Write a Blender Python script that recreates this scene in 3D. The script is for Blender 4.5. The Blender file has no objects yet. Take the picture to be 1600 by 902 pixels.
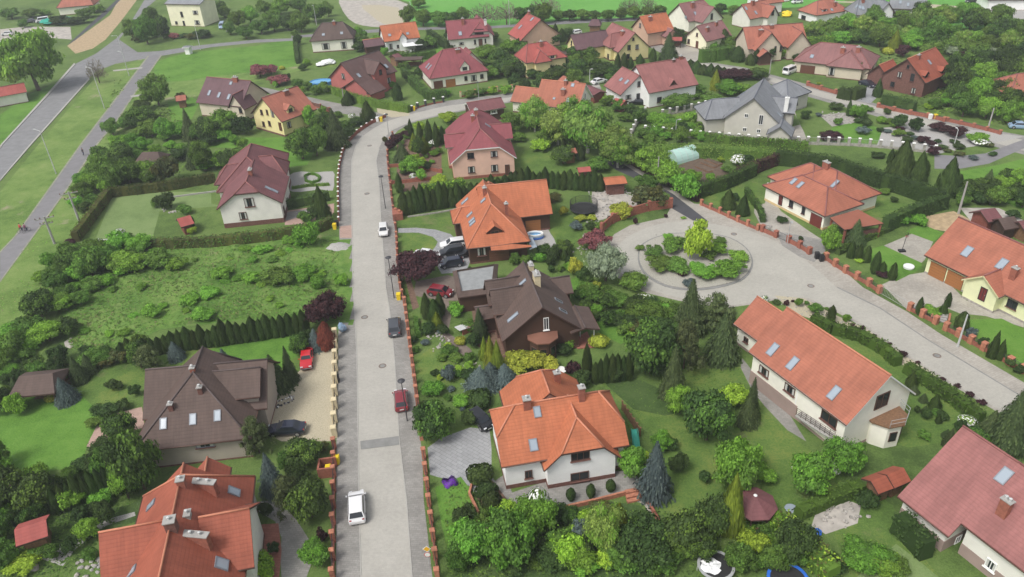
import bpy, math, random
from mathutils import Vector, Matrix
from mathutils.bvhtree import BVHTree
from mathutils.geometry import tessellate_polygon
R=math.radians
sc=bpy.context.scene
COL=sc.collection
# ------------------------------------------------------------------ camera, solved from vertical edges in the photograph
FPX=1210.; NAD=(905.,2400.); CAMH=62.
_dx,_dy=NAD[0]-800,NAD[1]-451
RHO=math.atan2(_dx,_dy); TH=math.atan2(FPX,math.hypot(_dx,_dy))
cF=Vector((0,math.cos(TH),-math.sin(TH))); cU0=Vector((0,math.sin(TH),math.cos(TH))); cX=Vector((1,0,0))
cR=math.cos(RHO)*cX-math.sin(RHO)*cU0; cU=math.cos(RHO)*cU0+math.sin(RHO)*cX
CP=Vector((0,0,CAMH))
cam=bpy.data.cameras.new('camera'); camo=bpy.data.objects.new('camera',cam); COL.objects.link(camo)
cam.sensor_width=36; cam.lens=36*FPX/1600; cam.clip_end=6000; cam.clip_start=.5
camo.matrix_world=Matrix(((cR.x,cU.x,-cF.x,0),(cR.y,cU.y,-cF.y,0),(cR.z,cU.z,-cF.z,CAMH),(0,0,0,1)))
sc.camera=camo
# ------------------------------------------------------------------ light: a bright overcast sky and one very soft sun
SUN_EL,SUN_AZ=55,-130      # degrees; azimuth measured from +Y towards +X
w=bpy.data.worlds.new('World'); sc.world=w; w.use_nodes=True
wn=w.node_tree.nodes; wl=w.node_tree.links
bg=wn['Background']; sky=wn.new('ShaderNodeTexSky'); sky.sky_type='NISHITA'; sky.sun_disc=False
sky.sun_elevation=R(SUN_EL); sky.sun_rotation=R(SUN_AZ); sky.dust_density=4; sky.air_density=1.0; sky.ozone_density=1
hs=wn.new('ShaderNodeHueSaturation'); hs.inputs['Saturation'].default_value=.32
wl.new(sky.outputs[0],hs.inputs['Color']); wl.new(hs.outputs[0],bg.inputs[0]); bg.inputs[1].default_value=.135
sl=bpy.data.lights.new('sun','SUN'); sl.energy=1.5; sl.angle=R(16); sl.color=(1,.965,.92)
so=bpy.data.objects.new('sun',sl); COL.objects.link(so)
_sd=Vector((math.sin(R(SUN_AZ))*math.cos(R(SUN_EL)),math.cos(R(SUN_AZ))*math.cos(R(SUN_EL)),math.sin(R(SUN_EL))))
so.rotation_euler=_sd.to_track_quat('Z','Y').to_euler(); so.location=(0,100,120)
sc.view_settings.view_transform='Standard'; sc.view_settings.look='None'; sc.view_settings.gamma=1; sc.view_settings.use_curve_mapping=False
sc.view_settings.exposure=.42
# thin spring haze: one closed box round the scene, the sky outside it
hm=bpy.data.materials.new('haze'); hm.use_nodes=True; hn=hm.node_tree.nodes; hn.remove(hn['Principled BSDF'])
pv=hn.new('ShaderNodeVolumePrincipled'); pv.inputs['Color'].default_value=(.86,.9,.95,1); pv.inputs['Density'].default_value=.00042; pv.inputs['Anisotropy'].default_value=.2
hm.node_tree.links.new(pv.outputs[0],hn['Material Output'].inputs['Volume'])
hme=bpy.data.meshes.new('haze'); _b=[(x,y,z) for z in (-1.,70.) for x,y in ((-2600,-2000),(2600,-2000),(2600,3200),(-2600,3200))]
hme.from_pydata(_b,[],[(3,2,1,0),(4,5,6,7),(0,1,5,4),(1,2,6,5),(2,3,7,6),(3,0,4,7)]); hme.materials.append(hm); ho=bpy.data.objects.new('haze',hme); COL.objects.link(ho); ho['kind']='stuff'
# ------------------------------------------------------------------ picture -> ground
CROP={}
for _i,(_r,_y) in enumerate(zip('abcd',(0,226,450,676))):
    for _j in range(4): CROP[f'{_r}{_j+1}']=(400*_j,_y,3.99)
CROP.update(P1=(320,215,6.0125),P2=(670,150,6.0125),P3=(690,265,6.016),P4=(690,400,5.0115),P5=(740,590,4.5115),P6=(130,540,4.747),P7=(150,720,4.957),P8=(1130,450,3.47),
Q1=(1380,640,3.441),Q2=(1420,300,4.1),Q3=(1160,230,5.6375),Q4=(1090,110,7.515),Q5=(800,80,5.161),Q6=(480,60,5.333),Q7=(1220,0,4.2105),Q8=(780,0,3.404),o=(0,0,1.))
def cp(c,x,y):
    a,b,s=CROP[c]; return (a+x/s,b+y/s)
def ray(px,py): return cF+cR*((px-800)/FPX)-cU*((py-451)/FPX)
def G(px,py,h=0.):
    d=ray(px,py); return CP+d*((h-CAMH)/d.z)
def proj(p):
    d=Vector(p)-CP; z=d.dot(cF); return (800+FPX*d.dot(cR)/z,451-FPX*d.dot(cU)/z)
def height_to(base,topy):
    "height above a base point at which the picture row topy is reached"
    lo,hi=0,60
    for _ in range(40):
        m=(lo+hi)/2
        if proj((base.x,base.y,base.z+m))[1]>topy: lo=m
        else: hi=m
    return lo
def pxm(p):
    "photo pixels per metre across at a point"
    return FPX/((Vector(p)-CP).dot(cF))
# ------------------------------------------------------------------ materials
MATS={}
def newmat(name):
    m=bpy.data.materials.new(name); m.use_nodes=True; m.cycles.use_transparent_shadow=False; MATS[name]=m
    nt=m.node_tree; return m,nt.nodes,nt.links,nt.nodes['Principled BSDF']
def ramp(n,stops,interp='LINEAR'):
    r=n.new('ShaderNodeValToRGB'); e=r.color_ramp.elements; r.color_ramp.interpolation=interp
    while len(e)<len(stops): e.new(.5)
    for x,(p,c) in zip(e,stops): x.position=p; x.color=(*c,1) if len(c)==3 else c
    return r
def noise(n,l,scale,detail=4,rough=.6,vec=None,coord='Object'):
    t=n.new('ShaderNodeTexNoise'); t.inputs['Scale'].default_value=scale; t.inputs['Detail'].default_value=detail; t.inputs['Roughness'].default_value=rough
    if vec is None:
        g=n.new('ShaderNodeNewGeometry'); vec=g.outputs['Position']
    l.new(vec,t.inputs['Vector']); return t
def mixc(n,l,f,a,b,mode='MIX'):
    m=n.new('ShaderNodeMix'); m.data_type='RGBA'; m.blend_type=mode
    for s,v in ((m.inputs[0],f),(m.inputs[6],a),(m.inputs[7],b)):
        if hasattr(v,'is_output'): l.new(v,s)
        elif isinstance(v,(int,float)): s.default_value=v
        else: s.default_value=(*v,1)
    return m.outputs[2]
def math_(n,l,op,a,b=0.,c=0.):
    m=n.new('ShaderNodeMath'); m.operation=op
    for s,v in zip(m.inputs,(a,b,c)):
        if hasattr(v,'is_output'): l.new(v,s)
        else: s.default_value=v
    return m.outputs[0]
def bump(n,l,b,h,strength=.3,dist=.05):
    k=n.new('ShaderNodeBump'); k.inputs['Strength'].default_value=strength; k.inputs['Distance'].default_value=dist
    l.new(h,k.inputs['Height']); l.new(k.outputs[0],b.inputs['Normal'])
def plain(name,c,rough=.7,var=.12,scale=1.5,metal=0,spec=.4,fine=True):
    m,n,l,b=newmat(name); t=noise(n,l,scale)
    lo=[x*(1-var) for x in c]; hi=[min(1,x*(1+var)) for x in c]
    r=ramp(n,[(.3,lo),(.7,hi)]); l.new(t.outputs[0],r.inputs[0]); l.new(r.outputs[0],b.inputs['Base Color'])
    b.inputs['Roughness'].default_value=rough; b.inputs['Metallic'].default_value=metal; b.inputs['Specular IOR Level'].default_value=spec
    return m
def flat(name,c,rough=.5,metal=0,spec=.5,coat=0):
    m,n,l,b=newmat(name); b.inputs['Base Color'].default_value=(*c,1); b.inputs['Roughness'].default_value=rough; b.inputs['Metallic'].default_value=metal
    b.inputs['Specular IOR Level'].default_value=spec; b.inputs['Coat Weight'].default_value=coat; return m
def roofmat(name,c,weather=.18,course=.36,colw=.30,stripe=.35):
    m,n,l,b=newmat(name); uv=n.new('ShaderNodeUVMap'); s=n.new('ShaderNodeSeparateXYZ'); l.new(uv.outputs[0],s.inputs[0])
    fy=math_(n,l,'FRACT',math_(n,l,'DIVIDE',s.outputs[1],course)); fx=math_(n,l,'FRACT',math_(n,l,'DIVIDE',s.outputs[0],colw))
    cx_=math_(n,l,'SINE',math_(n,l,'MULTIPLY',fx,math.pi))
    edge=math_(n,l,'POWER',math_(n,l,'SUBTRACT',1.,fy),6.)           # the lip of each course of tiles
    t1=noise(n,l,.35,3); t2=noise(n,l,6,3); t3=noise(n,l,40,2)
    br=n.new('ShaderNodeTexWhiteNoise'); br.noise_dimensions='2D'
    cv=n.new('ShaderNodeCombineXYZ'); l.new(math_(n,l,'FLOOR',math_(n,l,'DIVIDE',s.outputs[0],colw)),cv.inputs[0]); l.new(math_(n,l,'FLOOR',math_(n,l,'DIVIDE',s.outputs[1],course)),cv.inputs[1])
    l.new(cv.outputs[0],br.inputs['Vector'])
    r=ramp(n,[(.25,[x*(1-weather) for x in c]),(.75,[min(1,x*(1+weather)) for x in c])]); l.new(t1.outputs[0],r.inputs[0])
    col=mixc(n,l,math_(n,l,'MULTIPLY',edge,stripe),r.outputs[0],[x*.45 for x in c])
    col=mixc(n,l,math_(n,l,'MULTIPLY',br.outputs[0],.16),col,[x*.55 for x in c])
    moss=ramp(n,[(.62,(0,0,0)),(.75,(1,1,1))]); l.new(t2.outputs[0],moss.inputs[0])
    col=mixc(n,l,math_(n,l,'MULTIPLY',moss.outputs[0],.22),col,[x*.5+.03 for x in c])
    mp=n.new('ShaderNodeMapping'); mp.inputs['Scale'].default_value=(1.6,.16,1); l.new(uv.outputs[0],mp.inputs[0]); st=noise(n,l,1.,5,.65,vec=mp.outputs[0])
    sr=ramp(n,[(.42,(.78,)*3),(.58,(1.05,)*3)]); l.new(st.outputs[0],sr.inputs[0]); col=mixc(n,l,.5,col,sr.outputs[0],'MULTIPLY')
    l.new(col,b.inputs['Base Color']); b.inputs['Roughness'].default_value=.72; b.inputs['Specular IOR Level'].default_value=.3
    h=math_(n,l,'ADD',math_(n,l,'MULTIPLY',fy,-.6),math_(n,l,'MULTIPLY',cx_,.15)); bump(n,l,b,h,.6,.04); return m
def grassmat(name,a,b_,c_=None,s1=.06,s2=.5,dirt=None,dirtamt=.62,blot=.0):
    m,n,l,b=newmat(name); t1=noise(n,l,s1,5,.6); t2=noise(n,l,s2,6,.7); t3=noise(n,l,4.,5,.75)
    t5=noise(n,l,11.,3,.7); v=math_(n,l,'ADD',math_(n,l,'MULTIPLY',t1.outputs[0],.34),math_(n,l,'ADD',math_(n,l,'MULTIPLY',t2.outputs[0],.26),math_(n,l,'ADD',math_(n,l,'MULTIPLY',t3.outputs[0],.24),math_(n,l,'MULTIPLY',t5.outputs[0],.16))))
    r=ramp(n,[(.41,[x*.82 for x in a]),(.5,b_),(.59,c_ or b_)]); l.new(v,r.inputs[0]); col=r.outputs[0]
    if dirt:
        t4=noise(n,l,.11,6,.65); d=ramp(n,[(dirtamt,(0,0,0)),(dirtamt+.08,(1,1,1))]); l.new(t4.outputs[0],d.inputs[0]); col=mixc(n,l,math_(n,l,'MULTIPLY',d.outputs[0],.8),col,dirt)
    l.new(col,b.inputs['Base Color']); b.inputs['Roughness'].default_value=.95; b.inputs['Specular IOR Level'].default_value=.135
    bump(n,l,b,t3.outputs[0],.9,.12); return m
def pavemat(name,c,tile=.25,var=.12,line=.3,rot=0,big=None,patch=.12):
    "small concrete setts: brick pattern in world metres, stains on top"
    m,n,l,b=newmat(name); g=n.new('ShaderNodeNewGeometry'); mp=n.new('ShaderNodeMapping'); mp.inputs['Rotation'].default_value=(0,0,R(rot)); l.new(g.outputs['Position'],mp.inputs[0])
    br=n.new('ShaderNodeTexBrick'); br.inputs['Scale'].default_value=1; br.inputs['Brick Width'].default_value=tile*1.9; br.inputs['Row Height'].default_value=tile; br.inputs['Mortar Size'].default_value=tile*.06
    br.inputs['Color1'].default_value=(*[x*(1-var) for x in c],1); br.inputs['Color2'].default_value=(*[x*(1+var) for x in c],1); br.inputs['Mortar'].default_value=(*[x*(1-line) for x in c],1)
    l.new(mp.outputs[0],br.inputs['Vector'])
    t1=noise(n,l,.25,6,.65); t2=noise(n,l,2.5,5,.7)
    f=ramp(n,[(.3,(1-patch*1.6,)*3),(.7,(1+patch,)*3)]); l.new(t1.outputs[0],f.inputs[0])
    f2=ramp(n,[(.3,(.9,)*3),(.7,(1.06,)*3)]); l.new(t2.outputs[0],f2.inputs[0])
    col=mixc(n,l,1.,br.outputs[0],f.outputs[0],'MULTIPLY'); col=mixc(n,l,1.,col,f2.outputs[0],'MULTIPLY')
    l.new(col,b.inputs['Base Color']); b.inputs['Roughness'].default_value=.88; b.inputs['Specular IOR Level'].default_value=.25
    bump(n,l,b,br.outputs['Fac'],.25,.01); return m
def leafmat(name,c,var=.35,trans=.0):
    m,n,l,b=newmat(name); g=n.new('ShaderNodeNewGeometry'); oi=n.new('ShaderNodeObjectInfo')
    lo=[x*(1-var) for x in c]; hi=[c[0]*(1+var*1.25),c[1]*(1+var),c[2]*(1+var*.5)]
    r=ramp(n,[(0,lo),(.55,c),(1,hi)]); l.new(g.outputs['Random Per Island'],r.inputs[0])
    hsv=n.new('ShaderNodeHueSaturation'); l.new(r.outputs[0],hsv.inputs['Color'])
    l.new(math_(n,l,'MULTIPLY_ADD',oi.outputs['Random'],.03,.476),hsv.inputs['Hue']); l.new(math_(n,l,'MULTIPLY_ADD',math_(n,l,'FRACT',math_(n,l,'MULTIPLY',oi.outputs['Random'],7.3)),.5,.78),hsv.inputs['Value'])
    l.new(hsv.outputs[0],b.inputs['Base Color']); b.inputs['Roughness'].default_value=.75; b.inputs['Specular IOR Level'].default_value=.2
    tr=n.new('ShaderNodeBsdfTranslucent'); mx=n.new('ShaderNodeMixShader'); mx.inputs[0].default_value=.28; l.new(hsv.outputs[0],tr.inputs['Color'])
    l.new(b.outputs[0],mx.inputs[1]); l.new(tr.outputs[0],mx.inputs[2]); l.new(mx.outputs[0],n['Material Output'].inputs['Surface'])
    return m
def build_materials():
    for k,c in dict(salmon=(.37,.135,.085),orange=(.44,.145,.07),orangered=(.32,.092,.055),red=(.37,.095,.08),maroon=(.19,.077,.08),crimson=(.26,.075,.085),rose=(.30,.125,.115),brown=(.108,.074,.062),copper=(.27,.125,.085),umber=(.125,.075,.068),
                    rust=(.38,.14,.095),slate=(.225,.235,.25),greyroof=(.25,.26,.28),plum=(.14,.078,.085),dustyrose=(.26,.125,.12)).items(): roofmat('roof_'+k,c)
    for k,c in dict(cream=(.82,.80,.70),white=(.84,.84,.82),offwhite=(.74,.72,.66),pink=(.72,.47,.37),peach=(.68,.50,.36),yellow=(.76,.66,.34),paleyellow=(.84,.81,.60),beige=(.60,.53,.42),
                    grey=(.52,.50,.44),redwall=(.42,.14,.125),wood=(.075,.042,.028),greige=(.40,.35,.30),ochre=(.62,.47,.25),basement=(.33,.25,.22),lime=(.72,.74,.46),salmonwall=(.60,.40,.30)).items():
        plain('wall_'+k,c,.9,.07,.6,spec=.2)
    plain('wall_greyfelt',(.26,.27,.27),.8,.15,1.0)
    plain('brick_red',(.29,.105,.07),.85,.25,3); plain('brick_orange',(.40,.165,.10),.85,.25,3); plain('brick_dark',(.16,.075,.06),.85,.3,4); plain('brick_cream',(.62,.53,.34),.85,.12,3)
    plain('wood_dark',(.055,.03,.022),.7,.3,4); plain('wood_mid',(.20,.11,.06),.7,.3,4); plain('wood_door',(.28,.10,.035),.55,.2,3); plain('wood_red',(.20,.06,.045),.7,.25,4)
    plain('concrete',(.34,.33,.31),.85,.12,1.2); plain('concrete_dark',(.22,.22,.21),.85,.15,1.2); plain('stone',(.33,.31,.28),.9,.35,2.); plain('white_trim',(.78,.78,.75),.6,.04,2)
    plain('metal_grey',(.35,.36,.36),.5,.08,2,spec=.5); plain('metal_dark',(.05,.05,.055),.5,.15,2); plain('galv',(.5,.51,.5),.55,.1,2); plain('plastic_blue',(.03,.14,.55),.45,.15,2); plain('plastic_yellow',(.75,.55,.02),.5,.1,2)
    plain('plastic_green',(.02,.33,.24),.45,.15,2); plain('plastic_black',(.02,.02,.022),.5,.1,2); plain('cloth_white',(.75,.76,.76),.8,.08,2); plain('soil',(.12,.085,.06),.95,.3,1.5); plain('mulch',(.16,.10,.07),.95,.35,3)
    plain('ridge_orange',(.50,.20,.12),.7,.1,3); plain('ridge_red',(.25,.10,.09),.7,.1,3); plain('ridge_dark',(.10,.075,.07),.7,.1,3); plain('ridge_slate',(.14,.15,.18),.7,.1,3)
    flat('fascia_brown',(.07,.035,.028),.6); flat('fascia_white',(.75,.75,.73),.6); flat('fascia_red',(.22,.07,.05),.6); flat('fascia_grey',(.12,.12,.13),.6); flat('fascia_yellow',(.65,.6,.35),.6)
    flat('glass',(.022,.026,.03),.12,spec=.6); flat('curtain',(.5,.5,.47),.7); flat('glass_sky',(.30,.35,.40),.12,spec=.6); flat('frame_white',(.8,.8,.78),.5); flat('frame_brown',(.10,.05,.035),.5); flat('frame_grey',(.2,.22,.25),.5); flat('frame_dark',(.03,.03,.032),.5)
    flat('door_red',(.16,.03,.025),.5); flat('door_orange',(.34,.14,.045),.5); flat('door_brown',(.13,.05,.03),.5)
    for k,c in dict(paint_white=(.8,.8,.8),paint_silver=(.48,.50,.52),paint_black=(.012,.013,.016),paint_navy=(.02,.025,.045),paint_red=(.55,.02,.03),paint_darkred=(.22,.02,.03),paint_pearl=(.7,.7,.68),paint_blue=(.28,.40,.55),paint_grey=(.06,.065,.075)).items():
        flat(k,c,.25,.1,.5,.8)
    flat('car_glass',(.018,.022,.028),.08,spec=.7); flat('tyre',(.015,.015,.015),.8); flat('rim',(.4,.4,.42),.35,.6); flat('headlight',(.7,.72,.75),.15); flat('taillight',(.35,.01,.01),.2); flat('plate',(.7,.7,.68),.5); flat('trim_black',(.02,.02,.02),.6)
    flat('skin',(.45,.27,.2),.6); flat('jeans',(.04,.05,.09),.8); flat('shirt_red',(.5,.03,.04),.8); flat('shirt_plum',(.16,.03,.10),.8); flat('shirt_dark',(.03,.03,.04),.8); flat('hair',(.03,.02,.015),.8)
    flat('pool_water',(.12,.38,.62),.1); flat('pool_liner',(.08,.30,.65),.4); flat('paint_signyellow',(.8,.42,.02),.5); flat('sign_white',(.8,.8,.78),.5); flat('sign_red',(.6,.03,.03),.5); flat('net_black',(.02,.02,.02),.7)
    flat('foil_green',(.42,.62,.55),.35,spec=.5); flat('solar_blue',(.02,.05,.12),.15); flat('flower_white',(.75,.76,.72),.8); flat('flower_purple',(.16,.03,.40),.8); flat('red_tin',(.5,.1,.12),.5); flat('rose_tin',(.55,.13,.15),.6)
    leafmat('leaf_mid',(0.099,0.195,0.036)); leafmat('leaf_light',(0.157,0.351,0.047)); leafmat('leaf_dark',(0.054,0.104,0.029)); leafmat('leaf_purple',(0.066,0.03,0.033),.45); leafmat('leaf_yellow',(.36,.42,.06)); leafmat('leaf_lime',(0.269,0.455,0.051))
    leafmat('leaf_silver',(.25,.32,.21),.25); leafmat('leaf_willow',(0.202,0.325,0.076)); leafmat('leaf_pink',(.30,.12,.12),.4); leafmat('leaf_rust',(0.326,0.138,0.07),.4); leafmat('leaf_bluespruce',(.12,.165,.165),.35); leafmat('leaf_spruce',(0.078,0.122,0.047)); leafmat('leaf_pine',(0.107,0.149,0.059))
    leafmat('leaf_thuja',(0.059,0.106,0.028),.35); leafmat('leaf_thujabrown',(0.092,0.104,0.030)); leafmat('leaf_thujagold',(0.213,0.286,0.038)); leafmat('leaf_hedge',(0.095,0.202,0.034),.3); leafmat('leaf_grassy',(0.118,0.215,0.043),.25); leafmat('leaf_straw',(.24,.24,.11),.3); leafmat('leaf_grassy_',(0.149,0.260,0.048),.4); leafmat('leaf_twig',(.20,.18,.14),.3); leafmat('leaf_green2',(0.123,0.254,0.047),.35)
    plain('bark',(.11,.08,.06),.9,.3,5); plain('bark_birch',(.45,.43,.40),.8,.3,4)
    grassmat('g_base',(0.073,0.122,0.034),(0.112,0.180,0.046),(0.156,0.215,0.065),dirt=(0.211,0.161,0.119),dirtamt=.66); grassmat('g_verge',(0.102,0.186,0.041),(0.154,0.244,0.060),(0.221,0.283,0.096),s1=.09,dirt=(0.336,0.282,0.207),dirtamt=.60)
    grassmat('g_lawn',(0.083,0.146,0.036),(0.108,0.186,0.042),(0.187,0.229,0.059),s1=.12,dirt=(.19,.19,.09),dirtamt=.60); grassmat('g_lawn_bright',(0.085,0.189,0.031),(0.114,0.240,0.038),(0.146,0.267,0.052),s1=.12); grassmat('g_lawn_pale',(0.151,0.227,0.079),(0.176,0.253,0.092),(0.208,0.274,0.110),s1=.1)
    grassmat('g_lawn_dark',(0.047,0.085,0.025),(0.066,0.114,0.033),(0.092,0.135,0.045),s1=.15); grassmat('g_field',(0.113,0.316,0.061),(0.133,0.341,0.068),(0.151,0.354,0.081),s1=.03); grassmat('g_meadow',(.075,.165,.032),(.12,.225,.045),(.19,.27,.075),s1=.10,s2=.8,dirt=(.28,.27,.14),dirtamt=.62)
    pavemat('pave_road',(.40,.385,.345),.22,.03,.07,rot=8,patch=.06); pavemat('pave_side',(.28,.27,.25),.25,.10,.25,rot=8,patch=.14); pavemat('pave_loop',(.40,.385,.34),.22,.035,.08,rot=-30,patch=.06); pavemat('pave_drive',(.31,.315,.32),.45,.08,.3,rot=40,patch=.1)
    pavemat('pave_beige',(.38,.355,.31),.3,.08,.2,rot=-25); pavemat('pave_red',(.36,.15,.11),.3,.1,.25,rot=10); pavemat('pave_brown',(.20,.16,.135),.25,.1,.25,rot=10); pavemat('pave_pinkish',(.42,.29,.24),.3,.06,.18,rot=10)
    plain('asphalt',(.21,.21,.212),.9,.14,.5); plain('asphalt_dark',(.065,.065,.072),.9,.12,.5); plain('asphalt_path',(.20,.195,.20),.9,.12,.6); plain('gravel_island',(.36,.345,.295),.95,.25,5); plain('gravel_beige',(.42,.375,.27),.95,.22,7); plain('dirt',(.40,.30,.18),.95,.25,1.2); plain('dirt_grey',(.40,.37,.33),.95,.25,.6); plain('gravel_grey',(.36,.35,.33),.95,.3,8); plain('kerb',(.36,.35,.32),.85,.08,2); plain('path_edge',(.26,.26,.20),.9,.2,1)
build_materials()
M=MATS
# ------------------------------------------------------------------ mesh building
class MB:
    def __init__(s): s.v=[];s.f=[];s.m=[];s.uv=[];s.mats=[]
    def mi(s,mat):
        if mat not in s.mats: s.mats.append(mat)
        return s.mats.index(mat)
    def face(s,pts,mat,uv=None):
        i=len(s.v); s.v+=[tuple(p) for p in pts]; s.f.append(tuple(range(i,i+len(pts)))); s.m.append(s.mi(mat)); s.uv.append(uv or [(0,0)]*len(pts))
    def box(s,c,d,mat,yaw=0,taper=1.,tilt=None,skip_bottom=False):
        "box centred at c with full size d, turned by yaw about z"
        x,y,z=d[0]/2,d[1]/2,d[2]/2; cs,sn=math.cos(yaw),math.sin(yaw)
        P=[]
        for sz in (-1,1):
            k=taper if sz>0 else 1
            for a,b in ((-x,-y),(x,-y),(x,y),(-x,y)):
                p=Vector((a*k,b*k,z*sz))
                if tilt is not None: p=tilt@p
                P.append((c[0]+p.x*cs-p.y*sn,c[1]+p.x*sn+p.y*cs,c[2]+p.z))
        i=len(s.v); s.v+=P; k=s.mi(mat)
        for f in ((3,2,1,0),(4,5,6,7),(0,1,5,4),(1,2,6,5),(2,3,7,6),(3,0,4,7)):
            if skip_bottom and f==(3,2,1,0): continue
            s.f.append(tuple(i+q for q in f)); s.m.append(k); s.uv.append([(0,0)]*4)
    def tube(s,a,b,r0,r1,mat,n=8,caps=True):
        a=Vector(a);b=Vector(b); d=(b-a); 
        if d.length<1e-6: return
        q=d.to_track_quat('Z','Y'); i=len(s.v); k=s.mi(mat)
        for c,r in ((a,r0),(b,r1)):
            for j in range(n):
                t=2*math.pi*j/n; s.v.append(tuple(c+q@Vector((r*math.cos(t),r*math.sin(t),0))))
        for j in range(n):
            s.f.append((i+j,i+(j+1)%n,i+n+(j+1)%n,i+n+j)); s.m.append(k); s.uv.append([(0,0)]*4)
        if caps:
            s.f.append(tuple(i+n+j for j in range(n))); s.m.append(k); s.uv.append([(0,0)]*n)
            s.f.append(tuple(i+j for j in reversed(range(n)))); s.m.append(k); s.uv.append([(0,0)]*n)
    def lathe(s,c,prof,mat,n=16,sx=1,sy=1):
        i=len(s.v); k=s.mi(mat)
        for r,z in prof:
            for j in range(n):
                t=2*math.pi*j/n; s.v.append((c[0]+r*sx*math.cos(t),c[1]+r*sy*math.sin(t),c[2]+z))
        for a in range(len(prof)-1):
            for j in range(n):
                s.f.append((i+a*n+j,i+a*n+(j+1)%n,i+(a+1)*n+(j+1)%n,i+(a+1)*n+j)); s.m.append(k); s.uv.append([(0,0)]*4)
        s.f.append(tuple(i+(len(prof)-1)*n+j for j in range(n))); s.m.append(k); s.uv.append([(0,0)]*n)
    def prism(s,poly,z0,z1,mat,side=None,bottom=False):
        "vertical prism over a ground polygon"
        P=[Vector((p[0],p[1],0)) for p in poly]
        A=sum(P[i].x*P[(i+1)%len(P)].y-P[(i+1)%len(P)].x*P[i].y for i in range(len(P)))
        if A<0: P.reverse()
        for t in tessellate_polygon([P]):
            q=[P[j] for j in t]
            if (q[1]-q[0]).cross(q[2]-q[0]).z<0: q.reverse()
            s.face([(p.x,p.y,z1) for p in q],mat)
        if z1-z0>1e-6:
            for i in range(len(P)):
                a,b=P[i],P[(i+1)%len(P)]; s.face([(a.x,a.y,z0),(b.x,b.y,z0),(b.x,b.y,z1),(a.x,a.y,z1)],side or mat)
    def build(s,name,parent=None,off=(0,0,0),smooth=False):
        me=bpy.data.meshes.new(name); o=Vector(off)
        me.from_pydata([tuple(Vector(v)-o) for v in s.v],[],s.f)
        for m in s.mats: me.materials.append(M[m])
        me.polygons.foreach_set('material_index',s.m)
        if any(any(q!=(0,0) for q in u) for u in s.uv):
            ul=me.uv_layers.new(name='UVMap'); flatuv=[c for u in s.uv for q in u for c in q]; ul.data.foreach_set('uv',flatuv)
        if smooth: me.polygons.foreach_set('use_smooth',[True]*len(s.f))
        me.update(); ob=bpy.data.objects.new(name,me); COL.objects.link(ob)
        if parent: ob.parent=parent
        else: ob.location=o
        return ob
def tag(o,label=None,cat=None,group=None,kind=None):
    if label: o['label']=label
    if cat: o['category']=cat
    if group: o['group']=group
    if kind: o['kind']=kind
    return o
def empty(name,loc,label=None,cat=None,group=None,rz=0.):
    e=bpy.data.objects.new(name,None); e.empty_display_size=.3; COL.objects.link(e); e.location=loc; e.rotation_euler=(0,0,rz); return tag(e,label,cat,group)
def copy_tree(o,parent=None):
    c=o.copy(); COL.objects.link(c)
    if parent: c.parent=parent
    for ch in o.children: copy_tree(ch,c)
    return c
def smoothpoly(P,closed=True,k=4):
    out=[];n=len(P)
    rng=range(n) if closed else range(n-1)
    for i in rng:
        p0=P[(i-1)%n] if closed or i>0 else P[0]; p1=P[i]; p2=P[(i+1)%n]; p3=P[(i+2)%n] if closed or i+2<n else P[-1]
        for j in range(k):
            t=j/k; out.append(tuple(.5*((2*b)+(-a+c)*t+(2*a-5*b+4*c-d)*t*t+(-a+3*b-3*c+d)*t**3) for a,b,c,d in zip(p0,p1,p2,p3)))
    if not closed: out.append(tuple(P[-1]))
    return out
def pxs(s):
    "'x,y x,y' in photo pixels -> list"
    return [tuple(float(q) for q in t.split(',')) for t in s.split()]
def gp(s,h=0.,smooth=0,closed=True):
    L=pxs(s) if isinstance(s,str) else s
    W=[tuple(G(x,y,h))[:2] for x,y in L]
    return smoothpoly(W,closed,smooth) if smooth else W
_z=[.012]
def sheet(name,s,mat,z=None,smooth=0,kind='structure',top=None,raised=0,side=None,label=None,cat=None):
    if z is None: z=_z[0]; _z[0]+=.004
    P=gp(s,0,smooth); mb=MB(); mb.prism(P,0 if raised else z,z+raised,mat,side or mat)
    cx=sum(p[0] for p in P)/len(P); cy=sum(p[1] for p in P)/len(P)
    return tag(mb.build(name,off=(cx,cy,0)),label,cat,kind=kind)
SHEETS=[]; HARD=[]
def inpoly(x,y,P):
    c=False;j=len(P)-1
    for i in range(len(P)):
        if (P[i][1]>y)!=(P[j][1]>y) and x<(P[j][0]-P[i][0])*(y-P[i][1])/(P[j][1]-P[i][1])+P[i][0]: c=not c
        j=i
    return c
def gz(x,y):
    z=0
    for P,h,bb in SHEETS:
        if h>z and bb[0]<=x<=bb[1] and bb[2]<=y<=bb[3] and inpoly(x,y,P): z=h
    return z
def overlap(P,Q):
    if any(inpoly(x,y,Q) for x,y in P) or any(inpoly(x,y,P) for x,y in Q): return True
    def o(a,b,c): return (b[0]-a[0])*(c[1]-a[1])-(b[1]-a[1])*(c[0]-a[0])
    for i in range(len(P)):
        a,b=P[i-1],P[i]
        for j in range(len(Q)):
            c,d=Q[j-1],Q[j]
            if o(a,b,c)*o(a,b,d)<0 and o(c,d,a)*o(c,d,b)<0: return True
    return False
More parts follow.
